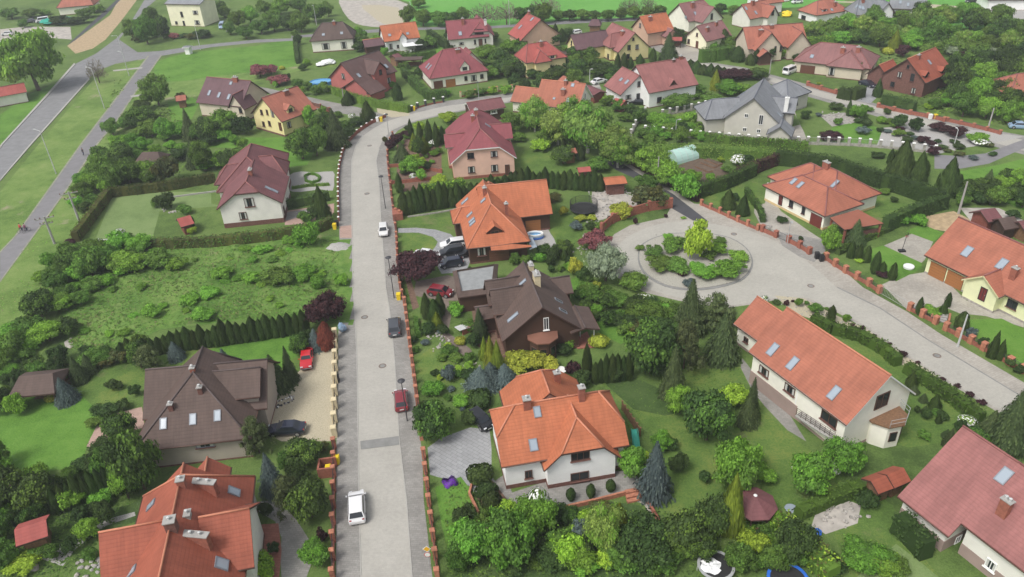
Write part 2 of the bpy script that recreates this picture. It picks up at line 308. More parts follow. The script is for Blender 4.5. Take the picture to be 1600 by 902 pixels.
def S(name,s,mat,smooth=0,raised=0,side=None,label=None,cat=None,kind='structure'):
    P=gp(s,0,smooth); bb=(min(p[0] for p in P),max(p[0] for p in P),min(p[1] for p in P),max(p[1] for p in P)); z=.008
    for Q,h,b2 in SHEETS:
        if h+.004>z and bb[0]<=b2[1] and b2[0]<=bb[1] and bb[2]<=b2[3] and b2[2]<=bb[3] and overlap(P,Q): z=h+.004
    mb=MB(); mb.prism(P,z if not raised else 0,z+raised,mat,side or mat)
    cx=sum(p[0] for p in P)/len(P); cy=sum(p[1] for p in P)/len(P)
    SHEETS.append((P,z+raised,(min(p[0] for p in P),max(p[0] for p in P),min(p[1] for p in P),max(p[1] for p in P))))
    if mat.startswith(('pave','asphalt')): HARD.append((P,SHEETS[-1][2]))
    return tag(mb.build(name,off=(cx,cy,0)),label,cat,kind=kind)
def hard(x,y): return any(b[0]<=x<=b[1] and b[2]<=y<=b[3] and inpoly(x,y,P) for P,b in HARD)
mb=MB(); s=2500
N=20
for i in range(N):
    for j in range(N):
        x0=-s+2*s*i/N; y0=-s+600+2*s*j/N; d=2*s/N
        mb.face([(x0,y0,0),(x0+d,y0,0),(x0+d,y0+d,0),(x0,y0+d,0)],'g_base')
tag(mb.build('ground'),kind='structure')
# fields and rough grass
S('field','640,40 760,44 900,30 1010,28 1240,12 1330,4 1200,-30 900,-60 600,-60 560,-20 640,4','g_field')
S('field','1340,12 1600,62 1640,40 1640,-60 1380,-60','g_field')
S('verge','0,300 60,226 150,120 180,110 225,90 250,95 300,90 460,64 470,110 250,165 225,260 130,330 110,400 0,520','g_verge')
S('verge','0,180 40,150 92,128 60,190 0,235','g_lawn_bright')
S('verge','0,395 30,380 80,450 90,520 60,560 0,590','g_verge')
S('grass_field','240,100 300,82 400,72 458,62 470,88 458,104 400,112 330,120 260,128','g_lawn_bright',smooth=2)
S('meadow','195,386 300,382 430,376 500,368 552,372 553,510 500,498 380,500 250,515 160,560 110,545 90,470 100,400','g_meadow')
S('verge','0,400 28,372 110,395 95,470 80,520 0,560','g_verge')
S('lawn','176,306 240,300 330,300 330,318 345,322 250,330 238,372 195,378 150,372','g_lawn_pale')
S('lawn','0,620 25,595 110,600 150,560 200,548 260,560 228,590 180,640 150,668 135,700 128,730 60,738 0,735','g_lawn_bright')
S('lawn','110,600 180,560 280,540 350,540 370,545 470,540 470,580 440,600 225,598 160,650','g_lawn')
S('lawn','300,552 470,515 480,545 440,575 400,575 360,560','g_lawn_bright')
S('lawn','105,805 200,790 240,770 225,810 160,835 112,850','g_lawn_dark')
S('dirt_strip','105,72 118,84 145,76 165,62 190,32 214,0 222,-20 196,-20 172,24','dirt')
S('yard','0,46 40,42 110,42 112,62 60,58 0,66','dirt_grey')
S('yard','530,-5 575,-8 640,8 626,38 580,42 545,30','dirt_grey',smooth=3)
S('yard','565,8 622,12 630,36 600,38 580,24','gravel_beige',smooth=2)
# asphalt roads on the left
S('road','0,233 5,226 75,150 118,100 150,84 182,60 200,42 232,-10 256,-10 232,10 205,38 186,62 215,82 250,80 311,71 400,62 458,60 458,64 400,67 330,74 250,88 180,100 150,112 139,123 47,226 0,282 -40,330 -60,300','asphalt')
S('road','196,-15 182,0 110,66 105,71 118,63 165,24 198,-10','asphalt_dark')
S('road','455,60 600,50 663,47 763,45 878,38 960,34 1060,30 1060,27 960,29 878,33 763,41 663,43 600,45 455,56','asphalt_path')
S('road','1270,2 1400,8 1480,14 1560,30 1600,38 1700,52 1700,44 1600,34 1500,10 1400,3','gravel_beige')
S('yard','1530,8 1600,14 1660,20 1660,44 1600,34 1545,26','gravel_grey')
S('kerb_line','47,226 139,123 140.6,124 48.6,227.6 0,284 0,282','kerb',raised=.12); S('kerb_line','0,233 5,226 75,150 118,101 116,99 72,149 3,225 0,229','kerb',raised=.12)
S('bike_path','0,396 25,370 75,300 128,226 180,158 233,88 251,86 213,140 180,190 150,226 100,300 50,370 0,439','asphalt_path')
S('path_edge','251,86 213,140 180,190 150,226 100,300 50,370 0,439 0,442 52,371 102,301 152,227 182,191 215,141 253,87','path_edge',raised=.02)
S('path_edge','0,396 25,370 75,300 128,226 180,158 233,88 231,87 178,157 126,225 73,299 23,369 0,393','path_edge',raised=.02)
S('footpath','176,110 223,105 222,107.5 178,112','kerb'); S('footpath','203,150 226,147 226,149.5 206,152.5','kerb')
# the winding street: pavements first, then the carriageway
S('pavement','525,905 525,780 526,640 529,500 531,400 529.5,346 528.5,291 530,258 536,232 546,214 560,206 575,197 590,188 604,181 640,173 696,158 751,151.5 800,145 850,138 905,130 935,128 940,140 860,150 800,160 750,168 676,184 641,193 621,205 608,220 605,251 613,320 617,351 622,440 632,480 642,563 660,713 662,780 676,905','pave_side')
S('road','565,905 561.6,780 560.4,688 558.4,563 554.6,480 552,452 551.6,401 550.6,351 549.9,288 550.4,251 557,228 568,212 585,200 604,190 640,179 696,166 751,159 800,152 860,145 905,138 935,132 938,136 860,148 800,158 750,166 676,182 641,191 612,204 600,216 592,232 587,251 591.7,288 595,351 599,401 602.5,452 607.5,480 616,563 623,688 634,780 643,905','pave_road')
S('road','551.5,372 531,372 531,354 551,352','pave_pinkish')
S('kerb_line','565,905 561.6,780 560.4,688 558.4,563 554.6,480 552,452 551.6,401 550.6,351 549.9,288 550.4,251 557,228 568,212 566.8,211 555.8,227.4 549,250.7 548.5,288 549.2,351 550.2,401 550.6,452 553.2,480 557,563 559,688 560,780 563.2,905','kerb',raised=.03)
S('kerb_line','587,251 591.7,288 595,351 599,401 602.5,452 607.5,480 616,563 623,688 634,780 643,905 645,905 636,780 624.6,688 617.5,563 609,480 603.8,452 600.2,401 596.2,351 592.9,288 588.2,251 593.2,233 592,232','kerb',raised=.03)
S('road_patch','563,690 623,682 624,695.5 564,703','concrete_dark')
# side lane top left of the bend
S('road','484,152 500,156 560,168 604,180 604,190 590,188 560,182 500,172 470,165 440,152 400,140 398,134 440,143','pave_side')
S('pavement','588,166 640,172 640,181 612,184 590,176','gravel_beige')
# street at the upper right
S('pavement','1010,58 1060,78 1100,96 1165,106 1262,132 1345,156 1432,178 1510,196 1600,212 1660,225 1660,262 1600,242 1510,217 1425,198 1335,172 1258,150 1165,118 1095,104 1050,92 1000,66','pave_side')
S('road','1030,72 1062,83 1100,99 1165,109 1262,137 1345,160 1432,183 1510,201 1600,219 1660,232 1660,254 1600,236 1510,211 1425,192 1335,167 1258,145 1165,115 1098,103 1056,90','pave_loop')
S('driveway','1262,150 1240,165 1245,185 1256,206 1262,222 1230,222 1205,215 1210,205 1250,195 1235,165 1225,150','pave_beige')
S('driveway','1345,140 1362,132 1378,145 1360,162 1340,158','pave_drive')
S('driveway','1128,86 1180,98 1190,92 1140,84','pave_side'); S('driveway','1060,66 1090,75 1100,95 1066,92 1040,80','pave_beige')
# turning circle and the street that leaves it
S('pavement','940,412 945,385 960,366 985,352 1040,340 1047,326 1060,318 1096,319 1151,344 1184,358 1200,359 1257,391 1305,411 1348,449 1418,487.6 1471,523 1600,598 1660,640 1660,700 1600,668 1538,632 1475,595 1420,560 1355,515 1305,487 1262,470 1225,466 1190,474 1130,482 1060,470 1010,458 970,438','pave_beige',smooth=0)
S('road','958,410 962,388 980,370 1010,356 1040,348 1083,345 1113,350 1170,360 1230,384 1275,420 1308,450 1375,482.6 1450.6,532.7 1600,623 1660,660 1660,694 1600,660 1538,628 1475.7,591 1420.5,556 1355,511 1305,483 1262,466 1225,463 1190,471 1130,479 1062,466 1012,452 975,432','pave_loop')
S('lane','950,235 966,243 973,252 1023,285 1051,301 1108,347 1083,345 1050,326 1047,304 963,266 940,248','asphalt_dark')
S('lane_strip','966,252 975,250 1026,282 1053,297 1125,346 1108,347 1051,303 1023,287','pave_beige')
S('kerb_line','1308,450 1375,482.6 1450.6,532.7 1600,623 1660,660 1660,657.5 1600,621 1451,531 1376,481 1309,448.6','concrete_dark')
S('kerb_ring','996.5,399 1001,384 1019,373 1044,366 1063,364.4 1100,364 1141,372 1167,388.5 1176.5,408 1172.5,425.5 1157,440 1121,450.5 1080,454.5 1039,448.3 1010,432 998.5,414.5','concrete_dark',smooth=3,raised=.06)
S('traffic_island','999,399 1003,386 1020,375 1045,368 1063,366.5 1100,366 1140,374 1165,390 1174,408 1170,424 1155,438 1120,448 1080,452 1040,446 1012,430 1001,414','gravel_island',smooth=3,raised=.12,side='kerb')
# drives and paths
S('driveway','455,592 470,578 478,545 505,540 523,552 524,640 524,690 440,690 400,672 395,640 415,612','gravel_beige',smooth=0)
S('driveway','668,700 690,684 735,668 765,672 768,700 768,745 790,770 805,790 760,800 735,760 672,742','pave_drive')
S('driveway','402,784 425,782 448,795 465,815 482,842 494,860 478,905 440,905 438,870 440,840 430,815 405,800','pave_side',smooth=0)
S('terrace','402,820 435,818 440,860 436,905 398,905','pave_red')
S('driveway','622,357 650,356 680,359 704,366 712,374 730,380 738,400 728,425 690,428 672,398 684,378 676,370 650,364 622,364','pave_drive')
S('driveway','650,440 700,430 735,440 740,470 690,470 645,462','pave_brown')
S('path','672,470 700,465 705,495 700,520 735,545 745,562 730,560 700,540 690,520 690,495','pave_brown')
S('terrace','135,698 150,668 168,655 185,645 222,636 226,668 180,682 150,700','pave_pinkish')
S('driveway','445,330 500,322 522,318 522,332 505,348 445,352','pave_pinkish'); S('driveway','447,332 500,324 500,330 447,345','pave_side')
S('garden_path','450,275 470,268 490,270 520,268 522,280 520,298 500,296 470,300 448,296','gravel_grey',smooth=2)
S('terrace','1195,318 1200,300 1220,330 1262,360 1285,375 1278,398 1262,395 1232,375 1218,382 1205,360 1188,352 1178,332 1180,322','pave_beige')
S('driveway','1212,362 1240,366 1285,375 1290,392 1272,410 1250,402 1222,384','pave_side')
S('driveway','1378,445 1405,432 1448,425 1480,440 1510,470 1560,480 1600,498 1600,512 1540,494 1500,490 1470,478 1440,492 1418,485','pave_beige')
S('sports_court','1381,384 1428,364 1458,378 1445,406 1440,411','pave_beige')
S('yard','1435,340 1490,330 1520,345 1480,362 1445,356','dirt')
S('terrace','760,800 762,760 790,740 800,770 860,750 930,738 985,735 1000,750 1003,766 900,785 848,800 800,800 760,800','pave_side')
S('path','1000,770 1015,785 1030,815 1042,838 1034,838 1020,812 1006,788 990,782','pave_beige'); S('path','1040,752 1100,782 1096,788 1036,757','pave_beige')
S('terrace','1160,560 1172,575 1200,610 1235,650 1260,690 1230,672 1195,635 1155,585','pave_side')
S('terrace','826,352 850,350 860,365 872,385 860,398 846,385 835,382','gravel_grey',smooth=2)
S('footpath','1178,175 1195,170 1150,182 1100,190 1102,187','kerb')
S('garden_path','1460,242 1500,244 1540,240 1600,218 1660,206 1660,216 1600,232 1545,256 1500,264 1460,264','asphalt_path')
S('path','55,840 90,852 110,850 165,812 210,800 212,806 165,822 118,858 98,885 60,872','gravel_grey')
# mown lawns
S('lawn','622,336 712,340 712,360 690,356 650,352 622,352','g_lawn'); S('lawn','630,366 655,364 676,372 683,380 672,392 640,392 628,380','g_lawn',smooth=2)
S('lawn','800,240 850,226 895,250 900,272 860,276 810,276 800,262','g_lawn'); S('lawn','862,312 880,330 905,350 912,370 905,395 880,396 845,392 870,385 862,362 855,345','g_lawn')
S('lawn','645,492 672,488 678,505 675,526 648,528','g_lawn'); S('lawn','650,560 680,540 705,565 725,575 730,600 700,610 670,605 655,585','g_lawn')
S('lawn','925,490 960,484 1000,498 1000,522 970,538 935,520','g_lawn_bright'); S('lawn','880,445 905,430 925,440 945,470 900,472','g_lawn_bright')
S('lawn','935,595 975,590 1035,610 1070,560 1110,545 1150,560 1190,640 1260,700 1290,720 1330,760 1250,800 1190,790 1150,830 1090,840 1040,810 1010,780 1020,740 1040,700 990,650 960,620','g_lawn')
S('lawn','1320,535 1360,530 1400,570 1460,600 1500,650 1520,660 1480,690 1420,700 1390,690 1400,640 1415,610','g_lawn'); S('lawn','1290,800 1350,760 1395,790 1400,810 1450,880 1470,905 1330,905','g_lawn')
S('lawn','680,762 720,745 735,765 745,800 760,840 700,860 690,820','g_lawn_bright'); S('lawn','870,795 930,780 1000,790 1030,830 1040,905 700,905 760,850 840,840','g_lawn_dark')
S('lawn','1100,302 1130,298 1185,280 1182,318 1150,344 1100,318','g_lawn'); S('lawn','1335,300 1380,310 1440,325 1400,340 1370,345 1340,345 1320,330','g_lawn')
S('lawn','1340,395 1380,384 1440,411 1440,420 1400,440 1370,420','g_lawn_bright'); S('lawn','1415,362 1440,350 1475,365 1458,378','g_lawn_bright'); S('lawn','1508,500 1565,498 1600,515 1660,540 1660,610 1600,575 1540,545','g_lawn_bright')
S('lawn','1300,200 1340,192 1385,205 1400,222 1300,222','g_lawn_bright',smooth=2); S('lawn','1500,268 1560,258 1600,248 1660,236 1660,262 1600,275 1540,292 1500,285','g_lawn_bright')
S('lawn','1040,182 1100,168 1105,185 1100,206 1060,206','g_lawn'); S('lawn','1560,310 1600,298 1660,285 1660,330 1600,330','g_lawn_bright')
S('lawn','328,230 350,215 470,215 495,230 480,258 440,262 430,235','g_lawn_bright'); S('lawn','262,160 300,152 312,160 300,186 268,190','g_lawn_bright')
S('lawn','632,226 660,226 672,260 650,270 632,262','g_lawn'); S('lawn','470,96 560,90 560,100 490,110','g_lawn'); S('lawn','660,62 705,70 700,88 668,82','g_lawn_bright'); S('lawn','635,105 665,110 668,135 645,150','g_lawn')
S('lawn','1290,560 1300,540 1370,600 1395,640 1330,600','g_lawn_dark')
# bare and planted beds
S('garden_bed','620,226 640,215 690,215 690,290 630,300 620,290','mulch'); S('garden_bed','735,470 760,470 790,540 800,580 770,560 745,540','mulch'); S('garden_bed','1210,462 1255,466 1300,490 1355,515 1420,560 1475,596 1470,602 1410,570 1345,530 1290,505 1240,490','gravel_beige')
S('garden_bed','925,300 950,298 985,305 1000,322 960,335 935,345 928,325','dirt_grey',smooth=2); S('garden_bed','745,782 752,745 770,752 800,790 770,805','mulch'); S('garden_bed','1055,262 1090,245 1150,268 1140,280 1090,290','soil')
S('garden_bed','1500,325 1560,325 1600,345 1600,372 1520,350','dirt_grey'); S('garden_bed','1370,228 1470,240 1500,232 1530,228 1600,214 1540,205 1430,195 1380,200','gravel_grey'); S('garden_bed','1280,180 1320,176 1345,190 1300,198','stone')
S('garden_bed','1275,800 1320,780 1345,790 1340,818 1290,835 1268,822','dirt_grey'); S('dirt_patch','190,462 240,455 255,462 230,472 195,475','dirt',smooth=3); S('dirt_patch','100,535 125,520 130,528 110,545','dirt_grey',smooth=2)
S('garden_bed','945,600 990,590 1060,620 1080,640 1040,650 990,640','g_lawn_dark'); S('garden_bed','640,430 655,480 645,485 634,440','mulch')
S('path','1335,905 1400,850 1440,880 1470,905','g_lawn_pale')
# ------------------------------------------------------------------ houses
OV=.45
def geom(b):
    cx,cy,yaw,L,W,he,hr,h0,h1,t0,t1=b
    yw=R(yaw); u=Vector((math.cos(yw),math.sin(yw),0)); v=Vector((-u.y,u.x,0)); c=Vector((cx,cy,0)); l,w_=L/2,W/2
    P=lambda a,q,z: c+u*a+v*q+Vector((0,0,z))
    return u,v,c,l,w_,P
def roof_block(b,mb,fas,roof,ridge,rmb,th=.22,gmb=None):
    cx,cy,yaw,L,W,he,hr,h0,h1,t0,t1=b; u,v,c,l,w_,P=geom(b)
    z0=he+t0*(hr-he); z1=he+t1*(hr-he)
    q={'e0':(-l,-w_,he),'e1':(l,-w_,he),'e2':(l,w_,he),'e3':(-l,w_,he),'r0':(-l+h0,0,hr),'r1':(l-h1,0,hr),
       'k0a':(-l,-w_*(1-t0),z0),'k0b':(-l,w_*(1-t0),z0),'k1a':(l,-w_*(1-t1),z1),'k1b':(l,w_*(1-t1),z1)}
    sl=math.hypot(w_,hr-he)/w_
    def poly(names,kind):
        seen=[];
        for n_ in names:
            if not any((Vector(q[n_])-Vector(q[s_])).length<1e-4 for s_ in seen): seen.append(n_)
        if len(seen)<3: return
        pts=[P(*q[n_]) for n_ in seen]
        if kind=='s': uv=[(q[n_][0],(w_-abs(q[n_][1]))*sl) for n_ in seen]
        else:
            uv=[(q[n_][1],math.hypot(l-abs(q[n_][0]),q[n_][2]-he)) for n_ in seen]
        mb.face(pts,roof,uv)
    poly(['e0','e1','k1a','r1','r0','k0a'],'s'); poly(['e2','e3','k0b','r0','r1','k1b'],'s')
    if h0>.05: poly(['k0b','k0a','r0'],'h')
    if h1>.05: poly(['k1a','k1b','r1'],'h')
    def end(i,h,t):
        a,bn,k1,k2,r=(('e1','e2','k1a','k1b','r1') if i else ('e3','e0','k0b','k0a','r0'))
        if h<=.05: return [a,r,bn]
        return [a,k1,k2,bn] if t>0 else [a,bn]
    loop=end(1,h1,t1)+end(0,h0,t0); D=Vector((0,0,-th))
    m=len(loop)
    under=MB()
    for i in range(m):
        a=P(*q[loop[i]]); bb=P(*q[loop[(i+1)%m]])
        if (a-bb).length<1e-4: continue
        mb.face([a+D,bb+D,bb,a],fas)
    # underside (soffit)
    def polyu(names):
        pts=[];
        for n_ in names:
            p=P(*q[n_])+D
            if not any((p-s_).length<1e-4 for s_ in pts): pts.append(p)
        if len(pts)>2: mb.face(pts[::-1],fas)
    polyu(['e0','e1','k1a','r1','r0','k0a']); polyu(['e2','e3','k0b','r0','r1','k1b'])
    if h0>.05: polyu(['k0b','k0a','r0'])
    if h1>.05: polyu(['k1a','k1b','r1'])
    # ridge and hip tiles
    up=Vector((0,0,.04)); rr=.11
    def cap(a,bn): rmb.tube(P(*q[a])+up,P(*q[bn])+up,rr,rr,ridge,6)
    cap('r0','r1')
    if h0>.05: cap('k0a','r0'); cap('k0b','r0')
    if h1>.05: cap('k1a','r1'); cap('k1b','r1')
    if gmb is not None:
        out=Vector((0,0,-.06))
        for a,bn,s_ in (('e0','e1',-1),('e2','e3',1)):
            o=v*(s_*.06)+out; gmb.tube(P(*q[a])+o,P(*q[bn])+o,.07,.07,gmb.gm,6)
        if h0>.05 and t0==0: gmb.tube(P(*q['e3'])-u*.06+out,P(*q['e0'])-u*.06+out,.07,.07,gmb.gm,6)
        if h1>.05 and t1==0: gmb.tube(P(*q['e1'])+u*.06+out,P(*q['e2'])+u*.06+out,.07,.07,gmb.gm,6)
def wall_block(b,mb,wall,plinth=None,ph=0,pmb=None,o=OV,th=.22,z0=0):
    cx,cy,yaw,L,W,he,hr,h0,h1,t0,t1=b; u,v,c,l,w_,P=geom(b)
    pit=(hr-he)/w_; D=th+.02
    li,wi=l-o,w_-o; zs=he+o*pit-D
    zh=[0,0]
    for i,(h,t) in enumerate(((h0,t0),(h1,t1))):
        if h<=.05: zh[i]=1e9
        else: zh[i]=he+t*(hr-he)+o*((hr-he)*(1-t)/h)-D
    for s in (-1,1):
        a,bb=(P(-li,s*wi,0),P(li,s*wi,0)) if s<0 else (P(li,wi,0),P(-li,wi,0))
        za,zb=(min(zs,zh[0]),min(zs,zh[1])) if s<0 else (min(zs,zh[1]),min(zs,zh[0]))
        mb.face([a+Vector((0,0,z0)),bb+Vector((0,0,z0)),bb+Vector((0,0,zb)),a+Vector((0,0,za))],wall)
    for i,s in ((0,-1),(1,1)):
        top=[]
        zz=zh[i]
        if zz<=zs: prof=[(-wi,zz),(wi,zz)]
        elif zz>=hr-D: prof=[(-wi,zs),(0,hr-D),(wi,zs)]
        else:
            vb=(hr-D-zz)/pit; prof=[(-wi,zs),(-vb,zz),(vb,zz),(wi,zs)]
        pts=[P(s*li,-wi,z0),P(s*li,wi,z0)]+[P(s*li,a,z) for a,z in reversed(prof)]
        if s<0: pts.reverse()
        mb.face(pts,wall)
    if plinth and ph>0:
        e=.035
        pmb.box((cx,cy,ph/2),(2*(li+e),2*(wi+e),ph),plinth,yaw=R(yaw))
rnd0=random.Random(11)
class House:
    def __init__(s,name,label,blocks,roof='roof_salmon',wall='wall_cream',fas='fascia_brown',ridge='ridge_red',plinth='brick_dark',ph=.5,cat='house',gut='frame_brown',frame='frame_white',group=None,walls=None,caps=True):
        s.blocks=blocks; b0=blocks[0]; s.off=Vector((b0[0],b0[1],0)); s.yaw=R(b0[2]); s.roof=roof; s.wall=wall; s.fas=fas; s.ridge=ridge; s.frame=frame
        s.e=empty(name,s.off,label,cat,group)
        rb,wb,pb,rm,gm=MB(),MB(),MB(),MB(),MB(); gm.gm=gut
        for i,b in enumerate(blocks):
            b=list(b); opt={}
            if isinstance(b[-1],dict): opt=b.pop()
            while len(b)<11: b.append(0)
            roof_block(b,rb,opt.get('fas',fas),opt.get('roof',roof),ridge,rm,gmb=gm)
            if not opt.get('open'): wall_block(b,wb,opt.get('wall',wall),plinth,opt.get('ph',ph),pb,o=opt.get('o',OV),z0=opt.get('z0',0))
        s.rb,s.wb=rb,wb
        s.roofo=rb.build('roof',s.e,s.off)
        if wb.f: wb.build('wall',s.e,s.off)
        if pb.f: pb.build('plinth',s.e,s.off)
        if caps: rm.build('ridge_tiles',s.roofo,s.off,smooth=True); gm.build('gutter',s.roofo,s.off,smooth=True)
        s.rebvh()
    def rebvh(s):
        v=[Vector(p) for p in s.rb.v]+[Vector(p) for p in s.wb.v]; n=len(s.rb.v)
        s.bvh=BVHTree.FromPolygons(v,list(s.rb.f)+[tuple(n+i for i in f) for f in s.wb.f]); s.nr=len(s.rb.f)
        s.wbvh=BVHTree.FromPolygons([Vector(p) for p in s.wb.v],s.wb.f) if s.wb.f else s.bvh
        s.rbvh=BVHTree.FromPolygons([Vector(p) for p in s.rb.v],s.rb.f)
    def hit(s,crop,x,y,wall=False):
        px,py=cp(crop,x,y); d=ray(px,py).normalized(); t=(s.wbvh if wall else s.rbvh).ray_cast(CP,d)
        if t[0] is None: t=s.bvh.ray_cast(CP,d)
        if t[0] is None: print('MISS',s.e.name,crop,x,y); return None,None
        n=t[1]
        if n.dot(d)>0: n=-n
        return t[0],n
    def window(s,crop,x,y,w=1.2,h=1.3,kind='window',frame=None,bars=1,sill=True,door=None):
        p,n=s.hit(crop,x,y,True)
        if p is None: return
        n=Vector((n.x,n.y,0)).normalized(); t=Vector((-n.y,n.x,0)); fr=frame or s.frame
        if h>1.9 or kind=='door': p=Vector((p.x,p.y,max(p.z,h/2+.12)))
        f=MB(); yw=math.atan2(t.y,t.x)
        bt=.08
        def bx(mb,a,z,ww,hh,dd,mat,out): c=p+t*a+Vector((0,0,z))+n*out; mb.box(c,(ww,dd,hh),mat,yaw=yw)
        bx(f,0,h/2-bt/2,w,bt,.12,fr,.04); bx(f,0,-h/2+bt/2,w,bt,.12,fr,.04); bx(f,-w/2+bt/2,0,bt,h-2*bt,.12,fr,.04); bx(f,w/2-bt/2,0,bt,h-2*bt,.12,fr,.04)
        for i in range(bars): bx(f,w*(i+1)/(bars+1)-w/2,0,.07,h-2*bt,.10,fr,.035)
        if kind=='door' and door:
            bx(f,0,0,w-2*bt,h-2*bt,.06,door,.02); o=f.build('door',s.e,s.off); hb=MB(); hb.box(p+t*(w*.36)+n*.09,(.05,.05,.18),'rim',yaw=yw); hb.build('handle',o,s.off); return
        o=f.build('window',s.e,s.off); g=MB(); bx(g,0,0,w-2*bt,h-2*bt,.03,'glass',.02); g.build('pane',o,s.off)
        if w>=1 and rnd0.random()<.6:
            [(bx(c,sg*(w/2-bt-w*.1),0,w*.2,h-2*bt,.03,'curtain',.024),c.build('curtain',o,s.off)) for sg,c in ((-1,MB()),(1,MB()))]
        if sill: k=MB(); bx(k,0,-h/2-.05,w+.2,.06,.26,'brick_dark' if fr!='frame_white' else 'white_trim',.10); k.build('sill',o,s.off)
    def garage(s,crop,x,y,w=2.4,h=2.1,mat='door_brown'):
        p,n=s.hit(crop,x,y,True)
        if p is None: return
        n=Vector((n.x,n.y,0)).normalized(); t=Vector((-n.y,n.x,0)); yw=math.atan2(t.y,t.x); f=MB(); p=Vector((p.x,p.y,h/2+.03))
        for i in range(5): f.box(p+Vector((0,0,-h/2+h/5*(i+.5)))+n*.03,(w,.07,h/5-.03),mat,yaw=yw)
        f.box(p+n*.015,(w+.06,.05,h),'trim_black',yaw=yw); f.build('garage_door',s.e,s.off)
    def skylight(s,crop,x,y,w=.78,h=1.3,glass='glass_sky'):
        p,n=s.hit(crop,x,y)
        if p is None: return
        side=Vector((0,0,1)).cross(n); side.normalize(); upv=n.cross(side).normalized()
        q=Matrix((side,upv,n)).transposed()
        def ob(mb,a,b_,ww,hh,dd,mat,out): mb.box(p+side*a+upv*b_+n*out,(ww,hh,dd),mat,tilt=None) if False else obox(mb,p+side*a+upv*b_+n*out,(ww,hh,dd),mat,q)
        f=MB()
        for a,b_,ww,hh in ((0,h/2-.05,w,.1),(0,-h/2+.05,w,.1),(-w/2+.05,0,.1,h-.2),(w/2-.05,0,.1,h-.2)): ob(f,a,b_,ww,hh,.16,'frame_grey',.05)
        o=f.build('roof_window',s.roofo,s.off); 
        ob2=MB(); obox(ob2,p+n*.075,(w-.2,h-.2,.04),glass,q); ob2.build('pane',s.roofo,s.off)
    def chimney(s,crop,x,y,w=.6,d=.6,h=1.2,mat='brick_red',cap='concrete',pots=1,yaw=None):
        p,n=s.hit(crop,x,y)
        if p is None: return
        yw=s.yaw if yaw is None else R(yaw); f=MB(); z0=p.z-.8
        f.box((p.x,p.y,z0+(h+.8)/2),(w,d,h+.8),mat,yaw=yw); f.box((p.x,p.y,z0+h+.8+.05),(w+.16,d+.16,.1),cap,yaw=yw)
        k=1 if w>=d else 0
        for i in range(pots):
            a=((i+.5)/pots-.5)*max(w,d)*.8; c,s_=math.cos(yw),math.sin(yw); dx,dy=(a*c,a*s_) if k else (-a*s_,a*c)
            f.lathe((p.x+dx,p.y+dy,z0+h+.9),[(.10,0),(.10,.22),(.16,.24),(.16,.3),(.02,.38)],'galv',8)
        f.build('chimney',s.roofo,s.off)
    def dormer(s,crop,x,y,w=1.6,h=1.5,kind='gable',rise=None,win=True,roof=None,wall=None,wh=.9,ww=None,fas=None,over=.25):
        "x,y: middle of the foot of the dormer's front face on the roof slope"
        p,n=s.hit(crop,x,y)
        if p is None: return
        nh=Vector((n.x,n.y,0)); nh.normalize(); tl=math.hypot(n.x,n.y)/max(n.z,.05); dep=min((h+ (rise or (w*.38 if kind=='gable' else .35)))/max(tl,.25)+.6,7)
        p=p-Vector((0,0,.12)); back=-nh; yaw=math.degrees(math.atan2(nh.y,nh.x))
        rise=rise if rise is not None else (w*.38 if kind=='gable' else -.35)
        wb=MB(); t=Vector((-nh.y,nh.x,0)); wm=wall or s.wall; A=p+t*(w/2); B=p-t*(w/2); up=Vector((0,0,h)); low=Vector((0,0,-.4))
        if kind=='gable':
            apex=p+Vector((0,0,h+rise-.02)); 
            wb.face([B+low,A+low,A+up,apex,B+up],wm); 
            wb.face([A+low,A+low+back*dep,A+up+back*dep,A+up],wm); wb.face([B+low+back*dep,B+low,B+up,B+up+back*dep],wm)
            rb=MB(); rm=MB(); c=p+back*(dep/2-over/2)
            sl=rise/(w/2)
            roof_block([c.x,c.y,yaw,dep+over,w+2*over,p.z+h-over*sl+.1,p.z+h+rise+.1,0,0,0,0],rb,fas or s.fas,roof or s.roof,s.ridge,rm,th=.12)
            d=wb.build('dormer',s.e,s.off); r=rb.build('dormer_roof',d,s.off)
        else:
            zt=h; wb.face([B+low,A+low,A+up,B+up],wm)
            bk=dep; dr=-rise*1.0; upb=Vector((0,0,h+dr*bk/2.2))
            wb.face([A+low,A+low+back*bk,A+upb+back*bk,A+up],wm); wb.face([B+low+back*bk,B+low,B+up,B+upb+back*bk],wm)
            rb=MB(); o=over; k=dr/2.2
            def q(a,b_,z): return p+t*a+back*b_+Vector((0,0,z))
            a0,a1=-w/2-o,w/2+o; z0=h-o*k+.1; z1=h+k*bk+.1
            rb.face([q(a0,-o,z0),q(a0,bk,z1),q(a1,bk,z1),q(a1,-o,z0)][::-1],roof or s.roof,[(a0,0),(a0,bk),(a1,bk),(a1,0)][::-1])
            rb.face([q(a0,-o,z0-.14),q(a1,-o,z0-.14),q(a1,-o,z0),q(a0,-o,z0)],fas or s.fas)
            rb.face([q(a0,-o,z0-.14),q(a0,-o,z0),q(a0,bk,z1),q(a0,bk,z1-.14)],fas or s.fas); rb.face([q(a1,-o,z0),q(a1,-o,z0-.14),q(a1,bk,z1-.14),q(a1,bk,z1)],fas or s.fas)
            rb.face([q(a0,-o,z0-.14),q(a0,bk,z1-.14),q(a1,bk,z1-.14),q(a1,-o,z0-.14)],fas or s.fas)
            d=wb.build('dormer',s.e,s.off); r=rb.build('dormer_roof',d,s.off)
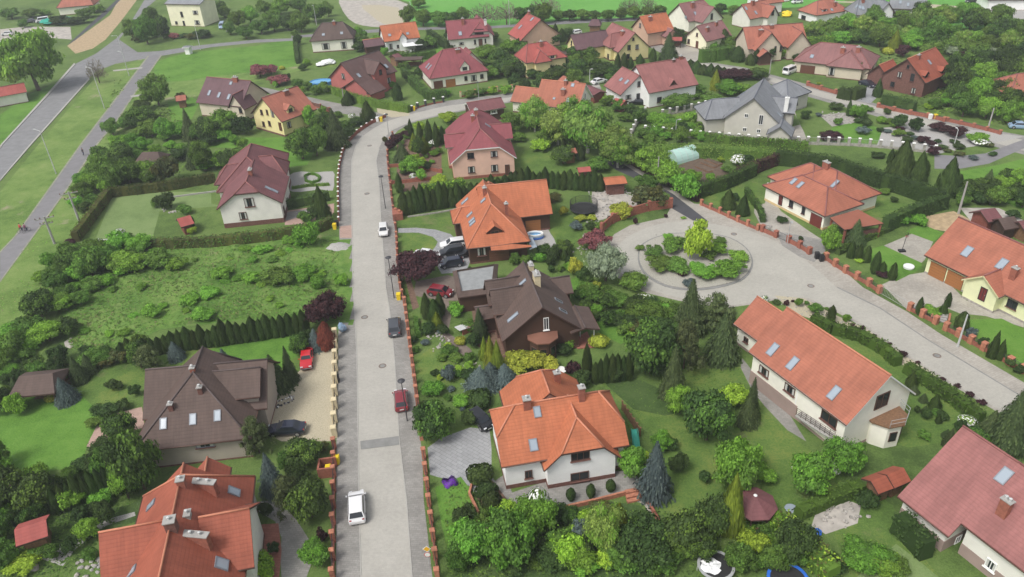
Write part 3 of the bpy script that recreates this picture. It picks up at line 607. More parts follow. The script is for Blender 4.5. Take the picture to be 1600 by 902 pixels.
        if win:
            ww=ww or w*.55; f=MB(); yw=math.atan2(t.y,t.x); pc=p+Vector((0,0,h*.5+.08))+nh*.03
            f.box(pc,(ww,.07,wh),s.frame,yaw=yw); f.build('dormer_window',d,s.off)
            g=MB(); g.box(pc+nh*.03-t*(ww*.23),(ww*.40,.04,wh-.16),'glass',yaw=yw); g.box(pc+nh*.03+t*(ww*.23),(ww*.40,.04,wh-.16),'glass',yaw=yw); g.build('dormer_pane',d,s.off)
    def items(s,txt):
        "compact list: kind crop x y [key=value ...] separated by ;"
        for it in txt.split(';'):
            tk=it.split()
            if not tk: continue
            k,cr=tk[0],tk[1]; x,y=float(tk[2]),float(tk[3]); kw={}
            for a in tk[4:]:
                a,b_=a.split('='); 
                try: b_=float(b_) if a!='bars' and a!='pots' else int(b_)
                except ValueError: pass
                kw[a]=b_
            dict(w=s.window,s=s.skylight,c=s.chimney,d=s.dormer,g=s.garage)[k](cr,x,y,**kw)
        return s
def obox(mb,c,d,mat,q):
    x,y,z=d[0]/2,d[1]/2,d[2]/2; P=[]
    for sz in (-1,1):
        for a,b in ((-x,-y),(x,-y),(x,y),(-x,y)): P.append(tuple(Vector(c)+q@Vector((a,b,z*sz))))
    i=len(mb.v); mb.v+=P; k=mb.mi(mat)
    for f in ((3,2,1,0),(4,5,6,7),(0,1,5,4),(1,2,6,5),(2,3,7,6),(3,0,4,7)): mb.f.append(tuple(i+t for t in f)); mb.m.append(k); mb.uv.append([(0,0)]*4)
def rel(b,du,dv,rot,L,W,he,hr,h0=0,h1=0,t0=0,t1=0,opt=None):
    "a further roof block placed in the frame of block b"
    yw=R(b[2]); u=(math.cos(yw),math.sin(yw)); v=(-u[1],u[0])
    r=[b[0]+u[0]*du+v[0]*dv,b[1]+u[1]*du+v[1]*dv,b[2]+rot,L,W,he,hr,h0,h1,t0,t1]
    return r+[opt] if opt else r
Bk=[-46.45,131.97,96.4,12.0,11.41,4.06,8.07,1.5,0,.62,0]; B2=[-49.27,142.76,97.5,16.6,11.9,3.6,8.3,4.4,5.2,0,0]
House('house','white walled house with a plum red half-hipped roof west of the bend in the street',[Bk,B2,rel(B2,-1.5,-4.2,-90,5,7,4.2,7.2,0,2.5),rel(B2,-2.5,4.2,90,5,6,4.0,6.6,0,2.5)],
  roof='roof_maroon',wall='wall_offwhite',ridge='ridge_red',plinth='brick_dark',ph=.9,frame='frame_brown').items(
  'w P1 418 610 w=1.7 h=1.7; w P1 360 735 w=1.3 h=1.4; c P1 432 345 w=1.1 d=.6 h=.9 pots=2; s P1 597 478; s P1 655 503; w P1 745 690 w=.9 h=1.8')
A=[-5.13,151.45,95.6,19.39,13.0,3.72,8.9,3.89,2.96,.5,.5]
House('house','pink walled house with white fascias and a crimson half-hipped roof',[A,rel(A,-1.2,4.8,90,4.6,4.6,4.7,6.6,0,0),rel(A,1.2,-4.6,-90,4.6,5.4,4.7,7.0,0,0)],roof='roof_crimson',wall='wall_pink',fas='fascia_white',plinth='brick_red',ph=.6,frame='frame_dark').items(
  'w P2 393 562 w=1.3 h=1.2 frame=frame_dark; w P2 613 545 w=1.3 h=1.2; w P2 400 692 w=1.3 h=1.3; w P2 617 678 w=1.3 h=1.4; c P2 445 175 w=.9 d=.7 h=1; c P2 415 235 w=.6 d=.7 h=1.1; s P2 553 278; w P2 738 690 w=.9 h=2.0 kind=door door=door_brown')
House('garage','low garage with a dark maroon roof behind the pink house',[[-4.2,177.2,18.1,8.6,6.4,2.9,4.3,0,0,0,0]],roof='roof_maroon',wall='wall_wood',fas='fascia_white',ph=.2,cat='garage').items('w P2 610 150 w=1.6 h=.7')
A=[-2.9,116.46,97.9,16.56,10.09,3.22,6.94,6.43,0,0,0]; A=[-2.9,116.46,97.9,16.56,10.2,3.15,7.3,6.6,0,0,0]; Bq=[.93,122.57,7.0,12.2,10.13,3.16,7.3,0,0,0,0]
House('house','orange roofed house with dark timber walls and cars on its drive',[A,Bq,rel(A,3.5,4.3,90,4,5.0,3.1,4.8,0,1.8),rel(Bq,-3.6,3.4,90,6.5,6,3.2,6.2,0,2.6)],
  roof='roof_orange',wall='wall_wood',fas='fascia_brown',ridge='ridge_orange',ph=.3,frame='frame_brown').items(
  's P3 220 300 h=1.6; s P3 392 293 h=1.1; s P3 265 426; s P3 285 480; s P3 292 506; c P3 407 238 w=.6 d=.6 h=1.3; c P3 612 425 w=.55 d=.55 h=2.0; c P3 695 118 w=1.1 d=.6 h=.7 pots=3; d P3 500 598 w=2.4 h=.5 kind=gable wh=.45; w P3 375 770 w=1.4 h=1.5 frame=frame_brown; g P3 540 800 w=3.2; g P3 860 520 w=2.6 mat=door_orange')
A=[2.76,88.84,99.3,12.24,10.76,3.21,7.57,0,0,0,0]; A=[2.76,88.84,99.3,12.24,10.76,3.21,7.57]+[0]*4
House('house','dark brown timber house with a bay window under a copper coloured roof',[A,rel(A,3.7,3.4,90,5.2,4.4,4.1,6.7,0,0),rel(A,1.0,3.4,90,4.6,4.4,4.2,6.8,0,0),rel(A,5.2,-4.2,-90,4.6,4.6,3.3,4.7,0,0),rel(A,2.0,6.0,90,3.6,3.4,2.8,3.7,0,0),rel(A,-3.4,-5.7,0,5.6,3.8,2.9,3.45,0,0,0,0,dict(open=1))],
  roof='roof_brown',wall='wall_wood',ridge='ridge_dark',plinth='brick_dark',ph=.4,frame='frame_brown').items(
  's P4 560 482 w=.7 h=1.9; s P4 638 208 w=.6 h=1.2; s P4 915 352 w=.6 h=1.3 glass=glass; s P4 950 432 w=.6 h=1.3 glass=glass; c P4 745 215 w=1.4 d=.8 h=1.5 mat=brick_cream pots=3; c P4 700 110 w=1.1 d=.6 h=.9 mat=brick_cream pots=2; w P4 818 530 w=.7 h=1.9 frame=frame_white')
A=[4.01,64.32,9.4,13.87,8.95,3.77,7.95,2.47,2.16,.5,.4]; C3=[5.93,62.34,99.1,5.86,8.29,3.19,7.1,2.54,0,.45,0]
House('house','white house with a large bright orange tiled roof in front of the lawn',[A,[5.93,62.34,99.1,6.4,8.29,3.19,7.4,2.54,0,.45,0],[3.0,69.2,99.1,6.4,9.4,3.4,7.3,0,2.2,0,.45]],
  roof='roof_orange',wall='wall_white',ridge='ridge_orange',plinth='brick_dark',ph=.55,frame='frame_brown').items(
  'w P5 752 552 w=2.0 h=1.15 bars=2; w P5 747 695 w=2.0 h=1.2; w P5 387 681 w=.8 h=1.1; s P5 448 242 h=1.2; s P5 421 475 w=.9 h=1.3; c P5 375 200 w=.75 d=.75 h=1.0; c P5 760 145 w=.65 d=.65 h=1.5; c P5 588 25 w=.7 d=.6 h=1.2; w P5 150 470 w=2.4 h=1.8 frame=frame_brown')
A=[-37.18,71.18,95.2,11.6,12.83,3.2,8.44,6.4,0,0,0]
House('house','brown tiled house with three roof windows west of the gravel drive',[A,[-36.95,74.9,3.2,14.4,9.0,3.4,7.2,0,0,0,0],rel(A,6,0,0,6,6,3.6,7.4,0,2.5),[-33.0,73.6,3.2,5.6,5.5,5.0,7.2,0,0,0,0,dict(z0=3.5)]],roof='roof_brown',wall='wall_greige',ridge='ridge_dark',ph=.2,frame='frame_grey').items(
  's P6 595 580; s P6 814 547; s P6 996 520; c P6 655 470 w=.5 d=.5 h=.7 mat=brick_dark; c P6 872 345 w=.5 d=.5 h=.7 mat=brick_dark; w P6 905 740 w=2.0 h=.5; c P6 815 190 w=.5 d=.5 h=.5')
A=[-30.82,43.92,100.2,29.3,11.13,3.81,8.95,0,3.6,0,0]
House('house','red tiled house with many chimneys cut by the lower left edge of the photo',[A,rel(A,6.3,-4.2,-90,4.6,8.0,4.3,7.7,0,0),rel(A,6.7,3.9,90,6.0,9.0,3.4,7.7,0,0),rel(A,13.2,-1.4,0,4.6,3.8,4.9,6.8,0,0),rel(A,10.7,.1,0,4.6,5.2,6.3,8.7,0,0)],
  roof='roof_orangered',wall='wall_offwhite',ridge='ridge_orange',ph=.4,frame='frame_brown').items(
  's P7 428 345; s P7 1068 240 w=1.0; s P7 972 800 w=1.2; s P7 278 860; c P7 668 190 w=.7 d=.7 h=.8; c P7 590 520 w=.9 d=.9 h=1.0 mat=brick_dark; c P7 850 215 w=2.3 d=.6 h=.9 pots=2 yaw=-10; c P7 790 625 w=2.3 d=.6 h=.9 pots=2 yaw=-10; c P7 712 425 w=.8 d=.5 h=.3 mat=concrete pots=1')
A=[36.23,70.4,-64.8,15.25,10.45,4.68,9.3,0,0,0,0]
House('house','long cream house with a salmon tiled roof and a wooden balcony over its bay',[A,[33.91,80.97,-64.0,8.6,7.14,3.12,6.18,0,0,0,0]],roof='roof_salmon',wall='wall_cream',fas='fascia_white',ridge='ridge_orange',plinth='wall_basement',ph=.35,frame='frame_brown').items(
  's P8 270 335 w=.9 h=1.7; s P8 377 410 w=.9 h=1.7; s P8 602 570 w=.9 h=1.7; w P8 222 452 w=1.6 h=1.1; w P8 362 550 w=1.6 h=1.1; w P8 125 282 w=.8 h=.8; c P8 820 375 w=1.1 d=.7 h=.9 pots=3; w P8 575 710 w=2.2 h=1.3; w P8 330 650 w=.9 h=.9; w P8 860 610 w=2.0 h=2.0 frame=frame_brown sill=0')
A=[47.52,46.76,-65.0,22.0,14.96,2.41,8.99,0,0,0,0]; _u=(math.cos(R(-65)),math.sin(R(-65))); A=[48.3-_u[0]*9.2,45.0-_u[1]*9.2,-65.0,5.7,14.2,2.8,8.8,0,0,0,0]; Bz=[48.3+_u[0]*2.8,45.0+_u[1]*2.8,-65.0,18.3,11.6,3.9,8.82,0,0,0,0]
House('house','white house under a broad dusty pink roof at the lower right edge',[A,Bz],roof='roof_rose',wall='wall_offwhite',fas='fascia_red',ridge='ridge_red',plinth='wall_basement',ph=1.4,frame='frame_white').items(
  's Q1 650 357 w=1.0 h=1.6; c Q1 640 560 w=.9 d=.6 h=1.7 pots=2; w Q1 400 697 w=.8 h=1.0; w Q1 580 835 w=1.0 h=1.1; w Q1 335 810 w=1.1 h=2.1 kind=door door=door_brown')
A=[71.41,89.92,-65.0,24.0,11.14,2.97,7.73,0,0,0,0]
House('house','yellow house with a salmon roof and twin orange garage doors',[A,rel(A,-2.0,-4.4,-90,5.0,5.6,2.9,4.9,0,0,0,0,dict(fas='fascia_yellow',wall='wall_lime'))],roof='roof_salmon',wall='wall_lime',ridge='ridge_red',plinth='stone',ph=.3,frame='frame_dark').items(
  's Q2 375 383 w=1.1 h=1.7; s Q2 597 463 w=1.1 h=1.7; c Q2 665 550 w=.8 d=.6 h=1.5; c Q2 515 215 w=1.2 d=.7 h=.9 pots=3; c Q2 700 325 w=1.2 d=.7 h=.7 pots=3; g Q2 185 505 w=2.6 h=2.3 mat=door_orange; g Q2 295 560 w=2.6 h=2.3 mat=door_orange; w Q2 663 720 w=1.4 h=1.2; w Q2 475 655 w=1.0 h=2 kind=door door=door_red')
A=[52.69,121.03,-64.7,14.56,8.8,2.85,5.4,4.6,4.2,0,0]
House('bungalow','hipped salmon roof bungalow with cream and ochre walls by the turning circle',[A,[56.6,123.2,-64.7,12.4,11.4,2.8,6.4,5.2,5.2,0,0],rel(A,-4.5,4.0,0,10.5,10,2.8,6.0,4.8,4.8)],roof='roof_salmon',wall='wall_cream',ridge='ridge_red',plinth='wall_ochre',ph=.4,frame='frame_dark').items(
  's Q3 450 303 h=1.5; s Q3 510 335 h=1.5; s Q3 815 325 w=.7 h=1.7; c Q3 735 185 w=1.3 d=.6 h=1.1 pots=1; w Q3 432 495 w=.9 h=1.4; w Q3 540 555 w=.7 h=1.4; g Q3 648 640 w=2.4 mat=door_red; w Q3 338 465 w=.9 h=2 kind=door door=door_red')
A=[55.04,161.64,64.7,14.17,11.76,3.8,8.84,0,0,0,0]
House('house','grey plaster house with a slate blue roof and a white chimney',[A,[47.33,163.55,3.1,8.6,8.95,3.36,6.25,2.66,0,0,0],[65.33,173.94,33.0,8.2,8.33,3.59,6.3,4.08,3.75,0,0],rel(A,2.0,-5,-90,6,6,4.2,6.6,0,0),rel(A,-7.4,-6.2,0,5.0,5.0,2.4,4.3,0,0)],roof='roof_slate',wall='wall_grey',fas='fascia_grey',ridge='ridge_slate',plinth='stone',ph=.3,frame='frame_white',gut='frame_dark').items(
  'w Q4 745 580 w=.9 h=2.1 sill=0; w Q4 573 532 w=.8 h=.8 sill=0; w Q4 553 693 w=.8 h=.8 sill=0; w Q4 717 712 w=.8 h=.8 sill=0; s Q4 958 520; c Q4 1035 465 w=.8 d=.8 h=2.6 mat=white_trim cap=white_trim; s Q4 540 270')
A=[14.31,175.17,-27.8,11.03,9.4,3.8,8.27,0,0,0,0]
House('house','salmon roofed house with a cream gable behind the willows',[A,[6.32,181.47,-27.8,6.4,6.61,2.75,5.43,0,0,0,0]],roof='roof_salmon',wall='wall_cream',fas='fascia_white',ridge='ridge_orange',ph=.3).items(
  'c Q5 413 350 w=.9 d=.7 h=1.2; c Q5 433 270 w=.7 d=.5 h=.9; s Q5 452 398; s Q5 340 383 w=.6 h=.6; s Q5 490 275 h=.9; w Q5 588 365 w=.9 h=1.4; w Q5 330 520 w=1.1 h=1')
A=[38.57,185.53,20.1,13.63,13.0,3.85,8.7,0,0,0,0]
House('house','white house with a big dusty red gable roof and a low roofed annexe',[A,[31.35,185.16,110.,8.57,10.0,3.0,6.9,0,0,0,0]],roof='roof_rose',wall='wall_white',ridge='ridge_red',ph=.2,frame='frame_dark').items(
  'w Q5 1187 392 w=1.2 h=1.3; w Q5 1025 265 w=.9 h=1.3; w Q5 1018 362 w=1 h=1.3; w Q5 938 370 w=1.4 h=1; d Q5 1298 275 w=1.7 h=.3 rise=1.1 win=0 wall=wall_wood; s Q5 880 230 w=1 h=1; s Q5 927 250 w=1 h=1.3; c Q5 1362 60 w=.9 d=.6 h=.6; c Q5 1303 85 w=.7 d=.5 h=.5 mat=brick_dark')
A=[-36.22,204.23,50.6,13.64,11.95,4.2,8.83,0,0,0,0]
House('house','house with raspberry red walls under a sweeping brown roof',[A,rel(A,.5,-3.6,-90,6.2,5.2,5.6,8.3,0,0),rel(A,-4.0,-4.2,0,5.6,11.0,2.2,5.2,0,0,0,0)],roof='roof_umber',wall='wall_redwall',ridge='ridge_dark',ph=.1,frame='frame_dark').items(
  'w Q6 300 315 w=1.1 h=1.4; w Q6 610 282 w=.9 h=1.3; w Q6 503 447 w=.6 h=.8; w Q6 313 410 w=.6 h=.8; s Q6 430 310 w=.8 h=1.3; s Q6 657 232; w Q6 680 350 w=1.2 h=1.4; c Q6 355 145 w=.9 d=.6 h=.8; c Q6 500 110 w=1.2 d=.6 h=.8 mat=brick_cream')
A=[-12.63,209.02,17.4,16.21,12.6,3.09,8.38,5.67,5.67,0,0]
House('house','cream house with a wine red hipped roof and a pointed dormer',[A,rel(A,5.0,2.5,90,8,7,3.4,7.2,0,2.5)],roof='roof_crimson',wall='wall_cream',ridge='ridge_red',ph=.3,frame='frame_dark').items(
  'd Q6 1315 272 w=2.3 h=1.3 rise=1.4 wall=wall_cream; s Q6 1005 228 h=1.6; s Q6 1022 242 h=1.6; c Q6 1255 115 w=1.2 d=.7 h=.7; g Q6 1093 385 w=2.4; g Q6 1195 368 w=2.6 mat=door_orange; w Q6 1388 330 w=1.5 h=1.5; w Q6 1322 333 w=.8 h=1.1; w Q6 1455 316 w=.9 h=1.1')
A=[-51.46,178.61,50.6,10.3,11.6,3.8,8.4,0,0,0,0]
House('house','yellow house with a rust orange roof beside the plum roofed house',[A],roof='roof_rust',wall='wall_yellow',ridge='ridge_red',ph=.4,frame='frame_brown').items(
  'd a2 218 700 w=1.9 h=1.0 rise=.9 wall=wall_yellow; w a2 35 700 w=.9 h=1.2; w a2 103 708 w=1.0 h=1.9 sill=0; w a2 48 773 w=.9 h=1.2; w a2 85 770 w=.9 h=1.2; w a2 152 790 w=1 h=2 kind=door door=door_brown; w a2 205 778 w=1.1 h=1.4; c a2 190 590 w=1.3 d=.7 h=.9; w a2 70 700 w=.7 h=1.2')
A=[-67.19,191.93,-24.1,13.83,11.04,3.6,8.32,0,0,0,0]
House('house','house with a dark plum roof and three small roof windows',[A,rel(A,5.6,-3.4,-90,5,5,3.2,6.6,0,0)],roof='roof_plum',wall='wall_beige',ridge='ridge_red',ph=.3,frame='frame_dark').items(
  's a1 1305 580 h=1.5; s a1 1366 593 h=1.5; s a1 1427 605 h=1.5; s a1 1440 520 h=.9; c a1 1470 505 w=1.4 d=.7 h=.9 pots=2; w a1 1500 690 w=.9 h=1.2')
A=[-51.82,250.06,3.6,13.49,9.45,3.73,7.85,3.83,3.22,0,0]
House('house','cream villa with a brown hipped roof and a garden terrace',[A],roof='roof_brown',wall='wall_cream',ridge='ridge_dark',ph=.3,frame='frame_brown').items(
  's a2 420 217 w=.9 h=.9; s a2 534 207 w=.9 h=.9; s a2 348 197 w=.9 h=.9; c a2 487 152 w=.9 d=.6 h=.9; w a2 435 290 w=2.4 h=1.9 sill=0; w a2 548 283 w=1.8 h=2.1 sill=0')
A=[-30.75,246.45,17.5,11.28,9.07,3.39,7.17,0,0,0,0]
House('house','small white house with a vivid orange gable roof and an awning',[A,rel(A,.2,-3.6,-90,3.4,3.0,3.6,5.6,0,0),rel(A,-8.6,-1,0,6,6,2.4,3.9,0,0,0,0,dict(roof='roof_plum',wall='wall_wood'))],roof='roof_orange',wall='wall_white',ridge='ridge_orange',ph=.1,frame='frame_dark').items(
  's a2 833 220 w=.9 h=.9; s a2 945 210 w=.9 h=.9; w a2 840 290 w=1.1 h=1.5; w a2 885 290 w=.7 h=.9')
A=[-8.72,241.63,7.5,9.26,11.31,3.6,8.37,0,0,0,0]; A=[-9.6,243.5,7.5,12.5,9.5,3.6,8.0,0,1.5,0,.5]
House('house','cream house with a wine red roof and a balcony near the top road',[A,[-5.77,246.0,95,13.0,8.01,3.6,7.4,2.05,0,.4,0]],roof='roof_crimson',wall='wall_offwhite',ridge='ridge_red',ph=.3,frame='frame_dark').items(
  's a2 1273 210 w=1 h=1.4; c a2 1290 150 w=.8 d=.8 h=1.6; c a2 1430 150 w=.8 d=.8 h=1.2 mat=white_trim; w a2 1390 200 w=2.8 h=1.7 sill=0; w a2 1400 265 w=1.2 h=2.1 kind=door door=door_brown; w a2 1365 262 w=.6 h=1.3; w a2 1430 255 w=.5 h=1.3; w a2 1280 272 w=1.4 h=.7')
A=[10.97,240.73,-68.8,10.01,13.5,3.3,8.5,0,0,0,0]
House('house','house whose red roof shows behind a yellow-green shrub by the top road',[A],roof='roof_red',wall='wall_salmonwall',ridge='ridge_red',ph=.3,frame='frame_dark').items('s Q8 175 103 w=.9 h=1.4; s Q8 112 145 w=.8 h=1.5; c Q8 158 75 w=.8 d=.6 h=.8; c Q8 277 120 w=.8 d=.6 h=1.4')
A=[11.16,212.1,19.0,12.09,8.99,4.36,8.0,2.33,4.28,0,0]
House('house','ochre walled house with a bright red hipped roof above dark thujas',[A,rel(A,-1.5,-3.2,-90,5,5.0,4.3,7,0,2)],roof='roof_red',wall='wall_yellow',ridge='ridge_red',ph=.3,frame='frame_white').items('d Q8 282 312 w=2.2 h=1.0 kind=shed; c Q8 222 245 w=.8 d=.7 h=1.2; w Q8 318 360 w=.8 h=1.2; w Q8 125 350 w=.8 h=1.3')
A=[24.86,224.48,17.8,8.97,7.53,3.5,6.79,0,0,0,0]
House('house','small yellow gabled house with a grey-brown roof',[[25.6,224.7,17.8,11,7.53,3.5,6.79,0,0,0,0],[18.0,222.6,17.8,5.5,5.0,2.2,2.5,0,0,0,0,dict(roof='roof_brown')]],roof='roof_plum',wall='wall_yellow',ridge='ridge_dark',ph=.1,frame='frame_dark').items('w Q8 385 228 w=.8 h=1.3; w Q8 398 255 w=.8 h=1')
A=[35.41,224.0,109.4,13.85,10.23,3.15,7.83,0,0,0,0]
House('house','tall yellow house with salmon corner bands and a rose roof',[A,rel(A,-1,3.6,90,5,5.5,3.8,6.9,0,1.8)],roof='roof_rose',wall='wall_yellow',ridge='ridge_red',ph=.3,frame='frame_dark').items('w Q8 690 253 w=1 h=1.3; w Q8 733 250 w=1 h=1.3; w Q8 713 208 w=.6 h=.8; w Q8 685 300 w=1 h=1.3; w Q8 735 315 w=1 h=1.3; c Q8 655 185 w=1.2 d=.8 h=1.0; w Q8 580 300 w=.9 h=1.3')
A=[46.18,236.95,21.4,9.25,9.58,4.0,8.01,0,0,0,0]
House('house','house with a bright orange gable roof beside the tall yellow house',[A,rel(A,2.8,-4.5,-90,5,5,2.8,4.8,0,0,0,0,dict(roof='roof_dustyrose'))],roof='roof_orange',wall='wall_salmonwall',ridge='ridge_orange',ph=.3,frame='frame_dark').items('c Q8 803 108 w=1.1 d=.7 h=1.0; w Q8 750 135 w=1 h=1.2')
A=[61.5,252.0,25,11,11.0,3.5,7.9,0,1.6,0,.4]
House('house','cream house with a brick red roof at the very top of the photo',[A,[63.9,249.6,-60,10.5,9.0,3.4,7.4,0,0,0,0]],roof='roof_dustyrose',wall='wall_cream',ridge='ridge_red',ph=.3,frame='frame_dark').items('c Q8 1028 40 w=1 d=.7 h=1.5; s Q8 1043 72; s Q8 993 92 w=.9 h=.9; w Q8 1092 90 w=.9 h=1.8; w Q8 1130 88 w=.9 h=1.8')
A=[61.35,229.84,31.6,10.32,8.75,2.79,6.36,0,0,0,0]
House('cottage','pale yellow cottage with a plum pink roof beside a clipped hedge',[A],roof='roof_dustyrose',wall='wall_paleyellow',ridge='ridge_red',ph=.2,frame='frame_brown').items('w Q8 1008 220 w=1 h=1.3; w Q8 1053 185 w=.7 h=1; w Q8 1052 245 w=1 h=2 kind=door door=door_brown; c Q8 1107 165 w=1 d=.7 h=1; c Q8 1154 135 w=.8 d=.6 h=.9')
A=[71.62,214.54,-48.5,11.6,12.54,3.5,8.61,0,0,0,0]
House('house','peach walled house with twin front gables and a brick red roof',[[75.5,217.0,5,17,10.5,3.4,8.0,0,0,0,0],rel([75.5,217.0,5],-3.2,-3.0,-90,8.5,8.2,3.4,7.9,0,0),rel([75.5,217.0,5],5.4,-3.0,-90,8.0,7.0,3.4,7.4,0,0),rel([75.5,217.0,5],-5.0,-7.6,-90,4.4,4.0,2.4,3.8,0,0,0,0,dict(wall='wall_wood'))],roof='roof_rust',wall='wall_beige',ridge='ridge_red',ph=.3,frame='frame_dark').items('c Q8 1390 185 w=1.1 d=.9 h=1.3; w Q8 1348 255 w=.6 h=1.5; w Q8 1468 262 w=.6 h=1.6; w Q8 1498 258 w=.6 h=1.6; c Q8 1448 150 w=1 d=.6 h=.8')
A=[80.5,251.0,28,10.5,8.5,3.2,6.9,0,0,0,0]
House('house','white gabled house with a coral roof behind the peach house',[A,rel(A,2.5,-3.5,-90,6,5,3.2,6.3,0,0)],roof='roof_rust',wall='wall_offwhite',ridge='ridge_red',ph=.2,frame='frame_dark').items('c Q8 1347 25 w=1 d=.8 h=1.2; s Q8 1313 45; s Q8 1365 68; w Q8 1418 72 w=1 h=1.5; w Q8 1455 68 w=1 h=1.5')
A=[103.96,254.11,20.3,12.6,9.2,2.6,5.8,3.6,3.8,0,0]
House('bungalow','white bungalow with a scarlet hipped roof near the top right',[A],roof='roof_rust',wall='wall_white',ridge='ridge_red',ph=.1,frame='frame_dark').items('d Q7 288 75 w=1.8 h=.7 kind=shed; s Q7 335 65 w=.9 h=1; c Q7 355 40 w=.8 d=.6 h=1.2; w Q7 150 115 w=2 h=1.2')
A=[115.59,246.95,2.8,12.4,8.6,3.3,7.1,2.35,2.99,0,0]
House('house','white house with a charcoal roof and a glazed gable',[A,rel(A,3.0,-2.5,-90,5.5,5,3.6,6.6,0,0)],roof='roof_slate',wall='wall_white',ridge='ridge_slate',ph=.1,frame='frame_dark').items('s Q7 500 42 w=1 h=1.4; s Q7 520 48 w=1 h=1.4; s Q7 540 54 w=1 h=1.4; w Q7 632 68 w=.9 h=2; w Q7 655 60 w=.9 h=2; w Q7 565 115 w=1.2 h=1.2; c Q7 540 15 w=.8 d=.6 h=.8')
A=[128.5,249.5,-25,10.5,8.0,3.5,7.0,0,0,0,0]
House('house','white gabled house with a blue-grey roof in the far top right',[A],roof='roof_slate',wall='wall_white',ridge='ridge_slate',ph=.1,frame='frame_dark').items('s Q7 787 15; s Q7 838 30; w Q7 905 55 w=1 h=1.6; w Q7 925 50 w=1 h=1.6')
A=[88.0,199.22,-59.3,16.39,14.83,3.03,6.71,5.28,5.08,0,0]; A=[87.2,199.6,-33,19,12.5,3.0,6.7,5.0,5.0,0,0]
House('bungalow','long beige bungalow with a dusty rose hipped roof and white porch columns',[A,rel(A,3.5,-3.4,-90,8,9,3.0,6.0,0,4.0)],roof='roof_dustyrose',wall='wall_beige',ridge='ridge_red',ph=.2,frame='frame_dark').items('s Q7 205 372 w=.9 h=1.2; c Q7 405 345 w=1 d=.8 h=1.2; c Q7 508 340 w=1 d=.8 h=1.1; g Q7 175 462 w=3.6; w Q7 335 470 w=1.4 h=1.9; w Q7 605 445 w=1 h=1.3')
A=[100.13,182.85,37.5,13.47,10.8,3.58,8.17,0,0,0,0]
House('house','dark brick house with a vermilion roof and small dormers beside the wood',[A,rel(A,-3,6.6,0,6.5,6.0,2.6,5.4,0,0)],roof='roof_orangered',wall='brick_dark',ridge='ridge_orange',ph=.1,frame='frame_dark').items(
  'd Q7 955 510 w=1.8 h=.8; d Q7 1065 480 w=1.8 h=.8; s Q7 978 410; c Q7 905 385 w=.8 d=.6 h=.8; w Q7 783 492 w=1 h=1.3; w Q7 866 510 w=.9 h=1.8; w Q7 838 440 w=.6 h=.9; w Q7 735 555 w=1 h=1.2; w Q7 873 598 w=1 h=1.3; w Q7 1030 590 w=1.2 h=1.3; d Q7 820 575 w=.1 h=.1 win=0' if 0 else
  'd Q7 955 510 w=1.8 h=.8; d Q7 1065 480 w=1.8 h=.8; s Q7 978 410; c Q7 905 385 w=.8 d=.6 h=.8; w Q7 783 492 w=1 h=1.3; w Q7 866 510 w=.9 h=1.8; w Q7 838 440 w=.6 h=.9; w Q7 735 555 w=1 h=1.2; w Q7 873 598 w=1 h=1.3; w Q7 1030 590 w=1.2 h=1.3')
House('bungalow','orange roofed cream bungalow cut by the right edge beyond the dark trees',[[121.5,171.0,8,20,9.5,3.0,6.0,4.6,4.6,0,0]],roof='roof_rust',wall='wall_ochre',ridge='ridge_red',ph=.2,frame='frame_dark').items('w Q7 1580 690 w=1.4 h=1.9')
House('house','white warehouse-like house with a blue-grey roof in the far right corner',[[170,256,-12,26,12,3.2,7.2,4,4,0,0]],roof='roof_slate',wall='wall_white',ridge='ridge_slate',ph=.1,frame='frame_dark').items('w Q7 1400 55 w=1.2 h=1.2; w Q7 1440 60 w=1.2 h=1.2')
# top left
A=[-111,297,-18,15.0,10,7.8,9.3,0,0,0,0]
House('apartment_house','pale yellow three storey block with a low grey roof by the crossroads',[A],roof='roof_greyroof',wall='wall_paleyellow',fas='fascia_grey',ridge='ridge_slate',ph=.1,frame='frame_dark').items('w a1 1133 90 w=1 h=1.8; w a1 1218 78 w=2 h=1.2; w a1 1100 142 w=1 h=1; w a1 1147 145 w=.8 h=1.6; w a1 1230 140 w=2 h=1.4')
House('workshop','low workshop with a raspberry red sheet roof beside the big oak',[[-139.0,208.5,30,20,9,2.8,4.2,0,0,0,0]],roof='roof_red',wall='wall_offwhite',fas='fascia_white',ridge='ridge_red',ph=.2)
House('house','grey-white house half hidden behind the hedge in the top left corner',[[-215,330,10,18,10,4,7.5,3,3,0,0]],roof='roof_greyroof',wall='wall_offwhite',ridge='ridge_slate',ph=.2).items('')
House('house','salmon roofed house among bushes in the top left corner',[[-168,330,10,14,10,3,6.5,3,3,0,0]],roof='roof_rust',wall='wall_cream',ridge='ridge_red',ph=.2).items('')
House('house','white house with a dark roof at the very top edge right of the roses',[[96,283,15,12,9,4,7.5,0,0,0,0]],roof='roof_plum',wall='wall_white',ridge='ridge_red',ph=.2).items('')
House('house','small house with a red roof at the top right by a yellow vehicle',[[89.5,268,15,9,9,3.5,7.0,0,0,0,0]],roof='roof_rust',wall='wall_white',ridge='ridge_red',ph=.2).items('')
